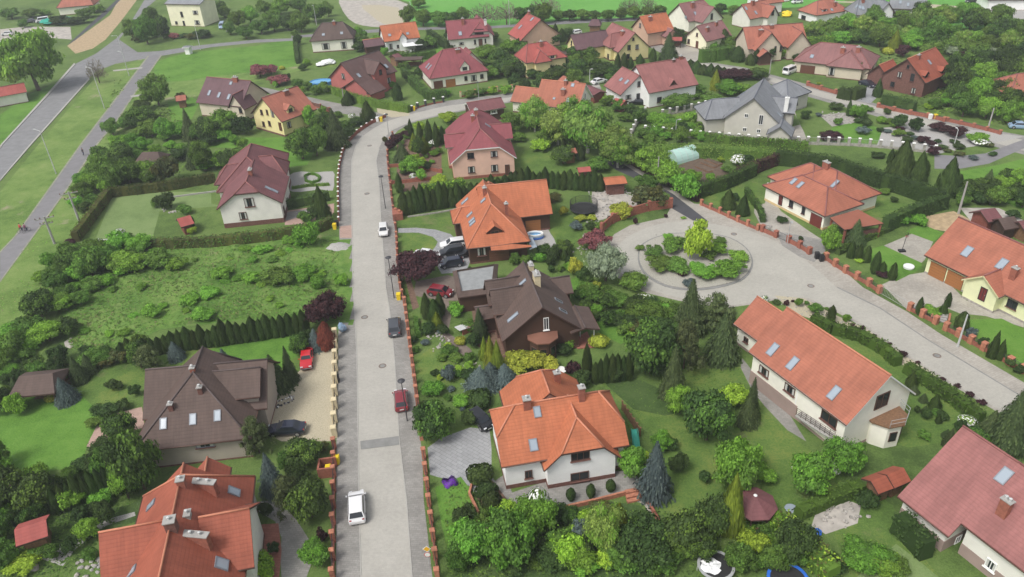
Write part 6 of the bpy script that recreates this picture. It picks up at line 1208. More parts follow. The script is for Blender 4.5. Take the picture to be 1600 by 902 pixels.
# ------------------------------------------------------------------ fences and walls
def fence(name,label,s,n=None,pil='brick_orange',cap=None,h=1.35,pw=.42,panel='bars',base=.35,basemat='brick_red',pmat='metal_dark',pts=None,cat='fence',pos=None):
    P=[Vector(G(x,y)) for x,y in pxs(s)]; seg=[(b-a).length for a,b in zip(P,P[1:])]; T=sum(seg)
    def at(t):
        t=max(0,min(T-1e-6,t)); k=0
        while t>seg[k]: t-=seg[k]; k+=1
        return P[k]+(P[k+1]-P[k])*(t/seg[k]),(P[k+1]-P[k]).normalized()
    e=empty(name,P[0],label,cat); off=P[0]
    n=n or max(2,round(T/3)); st=[T*i/(n-1) for i in range(n)] if n>1 else [0]
    if pil:
        for t in st:
            c,u=at(t); mb=MB(); yw=math.atan2(u.y,u.x); mb.box((c.x,c.y,h/2),(pw,pw,h),pil,yaw=yw)
            o=mb.build('pillar',e,off); k=MB(); k.box((c.x,c.y,h+.04),(pw+.12,pw+.12,.09),cap or pil,yaw=yw,taper=.8); k.build('cap',o,off)
    wb,pb=MB(),MB()
    for a,b in zip(st,st[1:]):
        m=max(1,int((b-a)/2.5)) if len(P)>2 else 1
        for j in range(m):
            p,_=at(a+(b-a)*j/m+1e-4); q,_=at(a+(b-a)*(j+1)/m-1e-4); d=q-p
            if d.length<.05: continue
            yw=math.atan2(d.y,d.x); c=(p+q)/2
            if base>0: wb.box((c.x,c.y,base/2),(d.length,.22,base),basemat,yaw=yw)
            if panel=='bars':
                for z in (base+.12,h-.15): pb.tube(p+Vector((0,0,z)),q+Vector((0,0,z)),.025,.025,pmat,4)
                for i in range(int(d.length/.25)): t=p+d*((i+.5)*.25/d.length); pb.tube(t+Vector((0,0,base+.05)),t+Vector((0,0,h-.08)),.014,.014,pmat,4,False)
            elif panel=='solid': pb.box((c.x,c.y,base+(h-.12-base)/2),(d.length,.06,h-.12-base),pmat,yaw=yw)
            elif panel=='wire':
                for z in (.3,.8,h-.1): pb.tube(p+Vector((0,0,z)),q+Vector((0,0,z)),.012,.012,pmat,4)
    if wb.f: wb.build('base_wall',e,off)
    if pb.f: pb.build('panel',e,off)
    return e
fence('brick_fence','brick pillar fence along the dark timber house garden','659,687 653,635 648,594 642,550 637,510 633,477',15,'brick_orange','brick_orange',1.4,.42)
fence('brick_fence','brick pillar fence along the bottom edge lawn','684,905 683,891 675,822 671,791 664.5,732 663,716',8,'brick_orange','brick_orange',1.5,.45,base=.4)
fence('brick_fence','red panelled fence beside the purple tree','632,476 626,452 622.5,420 620.5,380',10,'brick_red','brick_orange',1.3,.36,panel='solid',pmat='brick_red')
fence('brick_fence','brick pillar fence along the pink house garden','620,372 618,352 613,315 608.5,277 606,250 606,232 614,214',15,'brick_red','brick_orange',1.2,.36)
fence('stone_fence','cream pillar fence beside the gravel drive','524.6,527.7 525,544 525,578 524.6,614 524,650 523.6,682',9,'brick_cream','brick_cream',1.5,.6,base=.4,basemat='brick_cream')
fence('brick_fence','brick pillar fence beside the red tiled house','523,700 523,724 522.5,760 522,800 521.5,846 521,905',9,'brick_red','brick_orange',1.5,.45,base=.4)
fence('stake_fence','fence of short red and white posts along the bend','529.6,346 529,310 528.6,285 530.5,262 536,238 545,222 560,207 580,194 602,184',26,'brick_red','white_trim',.9,.30,base=.15,basemat='brick_red',panel='solid',pmat='brick_red')
fence('fence','dark wire fence with grey pillars at the inner corner of the bend','644,174 655,168 680,162 693,160',5,'metal_dark','white_trim',1.4,.45)
fence('fence','fence with cream pillars in front of the wine red roofed villa','720,152 738,149 766,145 800,141',8,'brick_cream','brick_orange',1.4,.4)
fence('stone_fence','long white capped pillar fence below the slate roofed house','1008,208 1066,214 1110,218 1160,222 1215,226 1268,226 1330,228 1385,232 1460,240',30,'stone','white_trim',1.7,.5,base=.5,basemat='stone',pmat='metal_grey')
fence('stone_fence','short white capped pillar fence beside the white annexe','986,213 994,196 1008,178',6,'stone','white_trim',1.6,.45,base=.5,basemat='stone',pmat='metal_grey')
fence('stone_fence','white capped pillar fence between the white and the slate roofed house','1035,182 1060,177 1095,170 1112,166',8,'stone','white_trim',1.6,.45,base=.4,basemat='stone',pmat='metal_grey')
fence('brick_fence','brick pillar fence on the bungalow front lawn','1096,321 1126,334 1151,346 1184,360',7,'brick_orange','brick_orange',1.1,.45,base=.5)
fence('brick_fence','short brick fence left of the bungalow gate','1191,362 1200,366 1212,371',2,'brick_red','brick_red',1.2,.6,base=.7)
fence('brick_fence','brick fence right of the bungalow gate','1232,379 1250,388 1264,397',3,'brick_red','brick_red',1.2,.6,base=.7)
fence('brick_fence','brick pillar fence in front of the basketball garden','1290,406 1310,420 1330,432 1352,443 1373,458',6,'brick_orange','brick_orange',1.2,.6,base=.55)
fence('gate','grey metal sliding gate of the yellow garage house','1375,459 1418,484',2,None,panel='bars',base=0,pmat='metal_grey',h=1.4,cat='gate'); fence('gate','dark metal gate of the hipped bungalow','1213,371 1231,379',2,None,panel='bars',base=0,h=1.3,cat='gate')
fence('brick_fence','brick fence left of the garden steps','1421,485 1440,495 1461,506',3,'brick_orange','brick_orange',1.2,.6,base=.55)
fence('brick_fence','long brick pillar fence right of the garden steps','1477,516 1501,528 1526,542 1552,556 1578,571 1601,584 1640,608',9,'brick_orange','brick_orange',1.2,.6,base=.55)
fence('garden_wall','tall terracotta panel wall beside the trampoline garden','940,364 952,351 975,342 997,333 1022,328 1048,325',5,'brick_red','brick_red',1.9,.5,base=1.7,basemat='brick_red',panel='none',cat='wall')
fence('brick_fence','low brick wall in front of the long bungalow','1262,134 1290,143 1330,153',4,'brick_red','brick_orange',1.1,.6,base=.8); fence('brick_fence','low brick wall in front of the brick house','1372,168 1410,177 1450,184 1475,190',5,'brick_red','brick_orange',1.0,.6,base=.8)
fence('brick_fence','low brick wall below the dark wood','1480,190 1520,199 1562,210',5,'brick_red','brick_orange',.9,.5,base=.7)
fence('brick_fence','brown fence beside the rust roofed yellow house','486,166 500,170 516,176',3,'brick_dark','brick_red',1.3,.4,panel='solid',pmat='brick_dark')
fence('brick_fence','brick red garden wall left of the pink house','607,262 635,260 690,270',3,'brick_red','brick_red',.8,.3,base=.7); fence('brick_fence','brick red wall below the pink house','612,288 650,284 690,280',3,'brick_red','brick_red',.8,.3,base=.7)
fence('retaining_wall','curved brick edging beside the clipped ball bushes','741,746 731,752 732,770 740,790 748,804',2,None,base=.45,basemat='brick_orange',panel='none',cat='wall')
fence('retaining_wall','low brick wall in front of the three ball bushes','884,796 920,788 983,772',2,None,base=.55,basemat='brick_orange',panel='none',cat='wall')
fence('retaining_wall','low brick wall leading down from the blue spruce','1010,783 1022,800 1036,828',2,None,base=.5,basemat='brick_red',panel='none',cat='wall')
fence('fence','pale fence along the upper lawn of the pale garden','265,296 300,290 332,284',5,'concrete','concrete',.5,.15,base=.4,basemat='concrete',panel='none'); fence('fence','low pale kerb wall beside the long lawn','270,309 300,305 338,300',2,None,base=.3,basemat='concrete',panel='none',cat='wall')
fence('retaining_wall','stony edging on the fringe of the orange house lawn','637,340 680,334 712,328',2,None,base=.25,basemat='stone',panel='none',cat='wall')
fence('fence','weathered timber fence behind the orange roofed house right side','972,640 985,660 1000,682',7,'wood_mid','wood_mid',1.3,.12,base=0,panel='solid',pmat='wood_mid')
# brick bin enclosure, planter, steps
def boxset(name,label,cat,x,y,parts,yaw=0):
    p=G(x,y); p.z=gz(p.x,p.y); e=empty(name,p,label,cat); c,s_=math.cos(R(yaw)),math.sin(R(yaw))
    for nm,dx,dy,dz,lx,ly,lz,mat in parts: mb=MB(); mb.box((p.x+dx*c-dy*s_,p.y+dx*s_+dy*c,p.z+dz+lz/2),(lx,ly,lz),mat,yaw=R(yaw)); mb.build(nm,e,p)
    return e
boxset('bin_enclosure','brick bin enclosure holding a yellow sack behind the left fence','bin store',513,738,[('wall',0,-.8,0,1.9,.2,1.4,'brick_red'),('wall',0,.8,0,1.9,.2,1.4,'brick_red'),('wall',-.85,0,0,.2,1.4,1.4,'brick_red'),('sack',.1,0,0,.6,.5,1.0,'plastic_yellow')],5)
boxset('brick_planter','brick planter box with terracotta pots by the right fence','planter',622,340,[('wall',0,0,0,1.8,2.6,1.3,'brick_red'),('pot',-.3,.6,1.3,.4,.4,.35,'brick_orange'),('pot',.3,-.5,1.3,.45,.45,.35,'brick_orange')],8)
e=boxset('garden_steps','concrete steps up to the yellow house','steps',1468,502,[('step',0,0,0,1.7,.4,.12,'concrete'),('step',0,.45,0,1.7,.4,.24,'concrete'),('step',0,.9,0,1.7,.4,.36,'concrete'),('step',0,1.35,0,1.7,.4,.48,'concrete'),('cheek',-1.05,.7,0,.25,2.0,.6,'brick_orange'),('cheek',1.05,.7,0,.25,2.0,.6,'brick_orange')],-32)
boxset('garden_steps','dark steps down from the hipped bungalow','steps',1196,357,[('step',0,0,0,1.6,.4,.12,'stone'),('step',0,.45,0,1.6,.4,.2,'stone'),('step',0,.9,0,1.6,.4,.3,'stone')],-30)
boxset('garden_steps','brick landing steps by the blue spruce','steps',993,782,[('step',0,0,0,1.9,.45,.2,'brick_orange'),('step',.1,.5,0,1.9,.45,.35,'brick_orange'),('step',.2,1.0,0,1.9,.45,.5,'brick_orange')],12)
boxset('footbridge','grey slatted lean-to over a brick arch in the timber house garden','garden structure',727,518,[('slat',-1.2+.3*i,0,1.0-.04*i,.24,1.3,.06,'galv') for i in range(9)]+[('base',.3,-.5,0,2.2,.2,.9,'brick_red')],38)
# ------------------------------------------------------------------ cars
KINDS=dict(hatch=(3.9,1.72,1.45,.95,[.31,.13,-.36,-.47]),sedan=(4.6,1.78,1.42,.93,[.25,.07,-.22,-.37]),suv=(4.4,1.84,1.66,1.05,[.30,.11,-.39,-.47]),estate=(4.6,1.8,1.48,.95,[.27,.09,-.39,-.47]),van=(4.9,1.95,2.0,1.15,[.38,.27,-.46,-.485]),classic=(4.4,1.68,1.38,.90,[.16,.08,-.20,-.30]))
def car(kind,paint,label,fx,fy,rx,ry,group=None,name='parked_car',cat='car'):
    L,W,H,belt,(x0,x1,x2,x3)=KINDS[kind]; A=Vector(G(fx,fy)); B=Vector(G(rx,ry)); c=(A+B)/2; z=gz(c.x,c.y)+.004; d=(A-B); rz=math.atan2(d.y,d.x)
    key='CAR_'+kind+paint
    e=empty(name,(c.x,c.y,z),label,cat,group,rz)
    mb=MB(); w=W/2; k=mb.mi(paint)
    ST=[(-.5,.42,.70,.80),(-.485,.28,.86,.90),(-.44,.2,belt,.97),(-.30,.18,belt+.01,1),(0,.18,belt,1),(.22,.18,belt-.03,1),(.30,.18,belt-.06,.99),(.42,.2,belt-.14 if kind!='van' else belt-.05,.95),(.485,.28,.68,.86),(.5,.42,.56,.74)]
    prof=lambda zb,zt,f:[(-w*f*.90,zb),(-w*f,zb+.15),(-w*f,zb+(zt-zb)*.6),(-w*f*.93,zt-.03),(-w*f*.7,zt),(w*f*.7,zt),(w*f*.93,zt-.03),(w*f,zb+(zt-zb)*.6),(w*f,zb+.15),(w*f*.90,zb)]
    n=10; base=len(mb.v)
    for sx,zb,zt,f in ST:
        for y,zz in prof(zb,zt,f): mb.v.append((sx*L,y,zz))
    for i in range(len(ST)-1):
        for j in range(n): a=base+i*n+j; b=base+i*n+(j+1)%n; mb.f.append((a,b,b+n,a+n)); mb.m.append(k); mb.uv.append([(0,0)]*4)
    mb.f.append(tuple(base+j for j in range(n))); mb.m.append(k); mb.uv.append([(0,0)]*n); mb.f.append(tuple(base+(len(ST)-1)*n+j for j in reversed(range(n)))); mb.m.append(k); mb.uv.append([(0,0)]*n)
    # cabin
    wb,wt=w*.91,w*.74; Bm=[(x3*L,-wb,belt-.03),(x0*L,-wb,belt-.05),(x0*L,wb,belt-.05),(x3*L,wb,belt-.03)]; Tp=[(x2*L,-wt,H-.03),(x1*L,-wt,H-.03),(x1*L,wt,H-.03),(x2*L,wt,H-.03)]; Mx=((x1+x2)/2*L,0,H)
    mb.face([Bm[1],Bm[2],Tp[2],Tp[1]],paint); mb.face([Bm[3],Bm[0],Tp[0],Tp[3]],paint); mb.face([Bm[0],Bm[1],Tp[1],Tp[0]],paint); mb.face([Bm[2],Bm[3],Tp[3],Tp[2]],paint)
    xm=(x1+x2)/2*L; ridge=[(x2*L+.1,-wt*.8,H),(x1*L-.1,-wt*.8,H),(x1*L-.1,wt*.8,H),(x2*L+.1,wt*.8,H)]
    for i in range(4): j=(i+1)%4; mb.face([Tp[i],Tp[j],ridge[j],ridge[i]],paint)
    mb.face(ridge,paint)
    body=mb.build('body',e,(0,0,0),True); 
    for o in (body,):
        m=o.modifiers.new('edge','EDGE_SPLIT'); m.split_angle=R(38)
    def panel(nm,q,i0=.07,i1=.10,out=.012):
        q=[Vector(p) for p in q]; nn=(q[1]-q[0]).cross(q[3]-q[0]).normalized()
        def bl(u,v_): return (q[0]*(1-u)+q[1]*u)*(1-v_)+(q[3]*(1-u)+q[2]*u)*v_+nn*out
        g=MB(); g.face([bl(i0,i1),bl(1-i0,i1),bl(1-i0,1-i1),bl(i0,1-i1)],'car_glass'); g.build(nm,e,(0,0,0))
    panel('windscreen',[Bm[1],Bm[2],Tp[2],Tp[1]]); panel('rear_window',[Bm[3],Bm[0],Tp[0],Tp[3]]); panel('side_window',[Bm[0],Bm[1],Tp[1],Tp[0]],.06,.14); panel('side_window',[Bm[2],Bm[3],Tp[3],Tp[2]],.06,.14)
    r=.33 if kind not in('suv','van') else .37
    for sx in (-.31,.31):
        for sy in (-1,1):
            t=MB(); y=sy*(w-.10); t.tube((sx*L,y-.11,r),(sx*L,y+.11,r),r,r,'tyre',16); o=t.build('wheel',e,(0,0,0)); q=MB(); q.tube((sx*L,y+sy*.112-.005,r),(sx*L,y+sy*.112+.005,r),r*.62,r*.62,'rim',12); q.build('rim',o,(0,0,0))
            a=MB(); a.tube((sx*L,sy*(w-.005)-.006,r+.02),(sx*L,sy*(w-.005)+.006,r+.02),r*1.16,r*1.16,'trim_black',16); a.build('wheel_arch',e,(0,0,0))
    for sy in (-1,1):
        q=MB(); q.box((L*.472,sy*w*.66,.66),(.14,.34,.15),'headlight'); q.build('headlight',e,(0,0,0)); q=MB(); q.box((-L*.478,sy*w*.70,.80),(.10,.22,.22),'taillight'); q.build('taillight',e,(0,0,0)); q=MB(); q.box((x0*L-.18,sy*(w+.06),belt+.06),(.10,.18,.13),paint); q.build('mirror',e,(0,0,0))
    q=MB(); q.box((-L*.503,0,.62),(.02,.5,.12),'plate'); q.box((L*.503,0,.45),(.02,.5,.12),'plate'); q.build('number_plate',e,(0,0,0)); q=MB(); q.box((L*.488,0,.36),(.06,W*.6,.2),'trim_black'); q.build('grille',e,(0,0,0))
    if kind=='classic':
        q=MB(); q.box((L*.5,0,.48),(.08,W*.95,.1),'rim'); q.box((-L*.5,0,.48),(.08,W*.95,.1),'rim'); q.build('bumper',e,(0,0,0))
    return e
car('suv','paint_white','white sport utility car half on the left pavement at the bottom',558,774,559.5,823); car('hatch','paint_pearl','small silver-white car on the street below the bend',600,375,599.5,353.5)
car('suv','paint_grey','dark grey car parked on the right pavement near the purple trees',616.5,502,617.5,530); car('hatch','paint_darkred','dark red car parked on the right pavement above the road patch',626,614,629,648)
car('classic','paint_red','bright red old saloon on the gravel drive',479,583,481.5,549); car('sedan','paint_navy','dark navy saloon at the lower end of the gravel drive',431,677,467,675)
car('hatch','paint_black','dark car tucked beside the bright orange roof',761,670,741,652)
car('estate','paint_white','white estate car on the drive of the orange roofed house',691,388,727,383); car('suv','paint_black','black estate nearest the white one on the packed drive',691,401,723,396); car('hatch','paint_navy','dark hatchback with sky reflections on the packed drive',689,418,722,413); car('sedan','paint_white','white car half under the purple tree',684,405,652,401)
car('sedan','paint_black','black car behind the white estate under the orange eaves',722,401,745,396); car('hatch','paint_darkred','crimson car beside the flat roofed garage',707,463,670,458)
car('sedan','paint_white','white car parked by the lamp near the white annexe',945,128,926,133); car('van','paint_white','white van beside the long bungalow',1240,112,1228,117,cat='van',name='parked_van'); car('sedan','paint_navy','dark car on the drive beside the brick house',1360,136,1350,133)
car('sedan','paint_blue','pale blue car at the right edge beyond the wood',1604,201,1583,200); car('hatch','paint_white','white car near the small yellow gabled house',893,55,906,53); car('sedan','paint_black','black car in the shade of the white annexe wall',990,163,1003,163)
car('van','paint_blue','blue and white van right of the pale yellow block',345,50,350,38,cat='van',name='parked_van'); car('sedan','paint_white','white car on the yard right of the yellow block',356,52,362,45); car('hatch','paint_black','dark car at the top edge far right',1512,5,1522,4)
car('van','paint_white','white van in the yard in the top left corner',60,36,74,34,cat='van',name='parked_van'); car('hatch','paint_pearl','pale car at the far left yard',6,56,18,55); car('hatch','paint_white','white car glimpsed near the coral roofed house',1240,6,1250,5); car('sedan','paint_grey','grey car in the top left yard',42,36,54,35)
# ------------------------------------------------------------------ poles, lamps
def lamp(x,y,ty,label,arm=1.0,az=180,mat='metal_grey',r=.08,head='lamp'):
    p=G(x,y); p.z=gz(p.x,p.y); h=height_to(p,ty); e=empty('street_lamp' if head=='lamp' else 'utility_pole',p,label,'street lamp' if head=='lamp' else 'pole')
    r*=1.4; mb=MB(); mb.tube(p,p+Vector((0,0,h)),r,r*.6,mat,8); mb.build('pole',e,p); d=Vector((math.cos(R(az)),math.sin(R(az)),0))
    if head=='lamp':
        if arm>0: mb=MB(); mb.tube(p+Vector((0,0,h)),p+d*arm+Vector((0,0,h+.15)),r*.5,r*.4,mat,6); mb.build('arm',e,p)
        mb=MB(); c=p+d*(arm+.2)+Vector((0,0,h+.16)); mb.box(c,(.62,.28,.12),mat,yaw=R(az),taper=.8); mb.box(c-Vector((0,0,.07)),(.42,.2,.03),'headlight',yaw=R(az)); mb.build('lamp_head',e,p)
    elif head=='post': mb=MB(); mb.lathe(p+Vector((0,0,h)),[(.10,0),(.42,.10),(.46,.18),(.12,.34),(.03,.4)],'metal_dark',12); mb.build('lamp_head',e,p); e['category']='street lamp'; e.name='street_lamp'
    elif head=='cross':
        for z,w_ in ((h-.3,1.5),(h-1.3,1.0)):
            mb=MB(); s=Vector((-d.y,d.x,0)); a=p+Vector((0,0,z)); mb.box(a,(w_*2,.14,.16),mat,yaw=math.atan2(s.y,s.x)); o=mb.build('crossarm',e,p)
            for k in (-1,-.5,.5,1): mb=MB(); mb.lathe(a+s*w_*k*.95+Vector((0,0,.08)),[(.05,0),(.09,.08),(.09,.2),(.03,.26)],'brick_dark',8); mb.build('insulator',o,p)
    return e
lamp(602.5,326,277,'slim black lantern post on the right pavement above the silver car',head='post',r=.055,mat='metal_dark'); lamp(616,466,404,'slim black lantern post beside the purple tree',head='post',r=.055,mat='metal_dark'); lamp(636.5,658,597,'slim black lantern post beside the dark red car',head='post',r=.055,mat='metal_dark'); lamp(608.5,217,180,'slim lantern post on the inside of the bend',head='post',r=.055,mat='metal_grey'); lamp(748.5,159,130,'slim lamp post in front of the wine red roofed villa',head='post',r=.055,mat='metal_grey')
lamp(163.5,170,107,'tall pale lamp post between main road and bike path',1.6,150,'galv'); lamp(88,272,205,'tall pale lamp post on the verge beside the bike path',1.6,150,'galv'); lamp(202,119,82,'tall lamp post on the grass corner of the crossroads',1.4,150,'galv'); lamp(190.5,81,56,'tall lamp post at the mouth of the crossroads',1.2,200,'galv'); lamp(313.5,78,40,'pale lamp post beside the white kiosk',1.2,100,'galv')
lamp(495,40,8,'lamp post on the top road behind the cream villa',1.0,-90,'galv'); lamp(644,34,3,'lamp post beside the pale gravel yard',1.0,-90,'galv'); lamp(796.5,40,-2,'lamp post on the top road before the green field',1.0,-90,'galv'); lamp(921.5,132,109,'street lamp beside the white car',.3,0,'galv'); lamp(1055,218,188,'lamp post among the white capped pillars',.5,0,'galv',.07); lamp(1027,288,245,'white pole beside the asphalt lane',0,0,'concrete',.12,'pole'); lamp(1230,380,346,'thin lamp post in front of the bungalow drive',.4,-90,'metal_grey',.05)
lamp(1497.5,334,284,'thick concrete pole behind the basketball garden',0,0,'concrete',.16,'pole'); lamp(1496,542,492,'grey-green pole behind the long brick fence',0,0,'galv',.10,'pole'); lamp(1543,204,169,'concrete pole beside the upper right street',0,0,'concrete',.14,'pole'); lamp(1490,230,203,'grey lamp post on the lower side of the upper right street',.5,90,'galv'); lamp(538,161,139,'concrete pole on the side lane',0,0,'concrete',.12,'pole'); lamp(1202,118,92,'pole beside the thuja row near the peach house',0,0,'concrete',.1,'pole')
lamp(125.5,350,300,'concrete power pole with crossarms, upper one by the bike path',az=115,mat='concrete',r=.17,head='cross'); lamp(85.5,381,339,'concrete power pole with crossarms, lower one by the bike path',az=115,mat='concrete',r=.17,head='cross')
# ------------------------------------------------------------------ small things
def disc(mb,c,r,z0,z1,mat,n=24,rim=None): mb.lathe((c.x,c.y,0),[(r,z0),(r,z1),(r*.001,z1+.001)],mat,n)
def trampoline(x,y,r,label,net=True,sheet_=False,col='metal_dark'):
    c=Vector(G(x,y)); c.z=gz(c.x,c.y); e=empty('trampoline',c,label,'trampoline'); mb=MB(); mb.lathe(c,[(r*.84,.62),(r*.001,.60)],'net_black',24); mb.build('mat',e,c)
    mb=MB(); mb.lathe(c,[(r*.84,.63),(r*.84,.66),(r,.66),(r,.60),(r*.84,.60)],col,24); mb.build('pad',e,c)
    for i in range(6): a=6.283*i/6; mb=MB(); q=c+Vector((math.cos(a)*r,math.sin(a)*r,0)); mb.tube(q,q+Vector((0,0,2.0 if net else .62)),.035,.035,'metal_dark' if net else 'galv',6); mb.build('leg',e,c)
    if net:
        mb=MB(); n=40
        for z in (.9,1.2,1.5,1.8,1.98):
            for i in range(n): a,b=6.283*i/n,6.283*(i+1)/n; mb.tube(c+Vector((r*math.cos(a),r*math.sin(a),z)),c+Vector((r*math.cos(b),r*math.sin(b),z)),.02,.02,'net_black',4,False)
        for i in range(n*2): a=6.283*i/n/2; q=c+Vector((r*math.cos(a),r*math.sin(a),0)); mb.tube(q+Vector((0,0,.66)),q+Vector((0,0,1.98)),.018,.018,'net_black',4,False)
        mb.build('safety_net',e,c)
    if sheet_:
        mb=MB(); rg=random.Random(3); n=18; ring=[]
        ctr=c+Vector((-r*.3,-.1,0)); rr=r*.55
        pts=[[ctr+Vector((rr*k/4*math.cos(6.283*i/n)*(1+.18*math.sin(i*2.1)),rr*k/4*math.sin(6.283*i/n)*(1+.15*math.cos(i*1.7)),.70+.10*math.sin(i*1.9+k)+.12*(4-k)/4)) for i in range(n)] for k in range(1,5)]
        for k in range(3):
            for i in range(n): j=(i+1)%n; mb.face([pts[k][i],pts[k+1][i],pts[k+1][j],pts[k][j]],'cloth_white')
        mb.face(pts[0],'cloth_white'); tag(mb.build('crumpled_sheet',off=tuple(c)),'crumpled white sheet lying on the round trampoline','sheet')
    return e
trampoline(912,330,2.45,'large black trampoline with safety net behind the yellow shrubs'); trampoline(1118,890,1.75,'small round trampoline at the bottom with a white sheet on it',False,True,'metal_grey'); trampoline(673,73,2.1,'dark trampoline behind the vivid orange gable house',False); trampoline(1230,912,1.9,'blue rimmed trampoline cut by the bottom edge',False,False,'plastic_blue')
c=Vector(G(502,132)); e=empty('garden_pool',c,'oval blue garden pool beside the raspberry walled house','pool'); mb=MB(); mb.lathe(c,[(3.0,0),(3.0,.95),(2.85,.95),(2.85,.8)],'pool_liner',28,1,.75); mb.build('pool_wall',e,c); mb=MB(); mb.lathe(c,[(2.86,.80),(.01,.801)],'pool_water',28,1,.75); mb.build('water',e,c)
c=Vector(G(836,372)); e=empty('inflatable_pool',c,'inflatable blue and white pool on the terrace of the orange house','pool'); 
def torus(mb,c,R1,r,mat,n=28,m=10,sy=1.,z=0):
    i0=len(mb.v); k=mb.mi(mat)
    for i in range(n):
        a=6.283185*i/n
        for j in range(m): b=6.283185*j/m; mb.v.append((c.x+(R1+r*math.cos(b))*math.cos(a),c.y+(R1+r*math.cos(b))*math.sin(a)*sy,c.z+z+r*math.sin(b)))
    for i in range(n):
        for j in range(m): mb.f.append((i0+i*m+j,i0+((i+1)%n)*m+j,i0+((i+1)%n)*m+(j+1)%m,i0+i*m+(j+1)%m)); mb.m.append(k); mb.uv.append([(0,0)]*4)
for z,mt in ((.2,'plastic_blue'),(.5,'paint_blue'),(.8,'frame_white')): mb=MB(); torus(mb,c,1.3,.2,mt,sy=.6,z=z); mb.build('ring',e,c,True)
mb=MB(); mb.lathe(c,[(1.2,.45),(.01,.451)],'pool_water',20,1,.6); mb.build('water',e,c)
def bin_(x,y,mat,label,h=1.0):
    p=Vector(G(x,y)); p.z=gz(p.x,p.y); e=empty('wheelie_bin',p,label,'bin'); mb=MB(); mb.box(p+Vector((0,0,h/2)),(.56,.6,h),mat,taper=1.12); mb.build('body',e,p); mb=MB(); mb.box(p+Vector((0,0,h+.04)),(.68,.72,.08),mat,taper=.9); mb.build('lid',e,p)
    for s in (-1,1): mb=MB(); mb.tube(p+Vector((s*.24-.03,.32,.1)),p+Vector((s*.24+.03,.32,.1)),.1,.1,'tyre',10); mb.build('wheel',e,p)
bin_(623.5,468,'plastic_yellow','yellow bin by the red panelled fence'); bin_(523.5,358,'plastic_yellow','yellow bin at the corner of the wild plot'); bin_(527,353,'plastic_black','black bin beside the yellow one at the corner of the wild plot'); bin_(590,190,'frame_white','white bin at the corner of the side lane'); bin_(596,190,'plastic_yellow','yellow bin at the corner of the side lane'); bin_(647,173,'plastic_yellow','yellow bin at the end of the clipped hedge'); bin_(641,172,'plastic_black','black bin at the end of the clipped hedge')
bin_(1276,404,'plastic_black','left black bin in the bungalow fence'); bin_(1283,408,'plastic_black','right black bin in the bungalow fence'); bin_(527,597,'plastic_black','black bin in front of the cream pillars'); bin_(1461,186,'plastic_yellow','yellow bin by the upper right street'); bin_(1453,186,'frame_white','white bin by the upper right street'); bin_(527,724,'plastic_yellow','yellow bin in front of the brick bin enclosure'); bin_(1430,912,'plastic_green','green bin at the bottom right') if 0 else None
# basketball hoop
p=Vector(G(1409,393)); p.z=gz(p.x,p.y); e=empty('basketball_hoop',p,'portable basketball hoop with a black backboard on the small court','basketball hoop'); mb=MB(); mb.box(p+Vector((0,0,.12)),(1.0,.7,.24),'plastic_black'); mb.build('base',e,p); mb=MB(); mb.tube(p,p+Vector((.3,.2,2.9)),.05,.05,'metal_dark',8); mb.build('pole',e,p); mb=MB(); mb.box(p+Vector((.35,.0,3.1)),(1.1,.06,.75),'plastic_black',yaw=R(60)); mb.build('backboard',e,p); mb=MB(); torus(mb,p+Vector((.1,-.25,2.8)),.23,.02,'sign_red',16,5); mb.build('rim',e,p)
p=Vector(G(1419.5,419)); mb=MB(); mb.lathe(p,[(.75,.05),(.8,.35),(.7,.45),(.01,.5)],'cloth_white',20); tag(mb.build('sandpit',off=tuple(p)),'round white covered sandpit on the lawn by the court','sandpit')
p=Vector(G(1236,796)); mb=MB(); mb.lathe(p,[(.62,.0),(.66,.12),(.58,.16),(.01,.13)],'glass_sky',20); tag(mb.build('fire_bowl',off=tuple(p)),'round grey-blue dish on the lawn at the end of the bright hedge','dish')
# lane marks: manholes
for i,(x,y,lb) in enumerate(((569.7,496,'beside the purple tree on the left'),(597.7,572,'between the two parked cars'),(577.4,228,'inside the bend'),(573.4,303,'on the street left of the thuja row'),(1146.6,366,'in the turning circle'),(1267,447,'where the street leaves the circle'),(1464,556,'on the street before the long brick fence'))):
    p=Vector(G(x,y)); z=gz(p.x,p.y); e=empty('manhole',(p.x,p.y,z),f'round manhole cover {lb}','manhole'); mb=MB(); mb.lathe((p.x,p.y,z),[(.52,.0),(.52,.006),(.01,.007)],'pave_brown',20); mb.build('collar',e,(p.x,p.y,z)); mb=MB(); mb.lathe((p.x,p.y,z),[(.33,.007),(.33,.012),(.01,.013)],'concrete_dark',20); mb.build('cover',e,(p.x,p.y,z))
for x,y,lb in ((536,438,'pale concrete ring in the wild plot'),):
    p=Vector(G(x,y)); mb=MB(); torus(mb,Vector((p.x,p.y,.1)),.75,.1,'concrete',20,6); tag(mb.build('concrete_ring',off=tuple(p)),lb,'concrete ring')
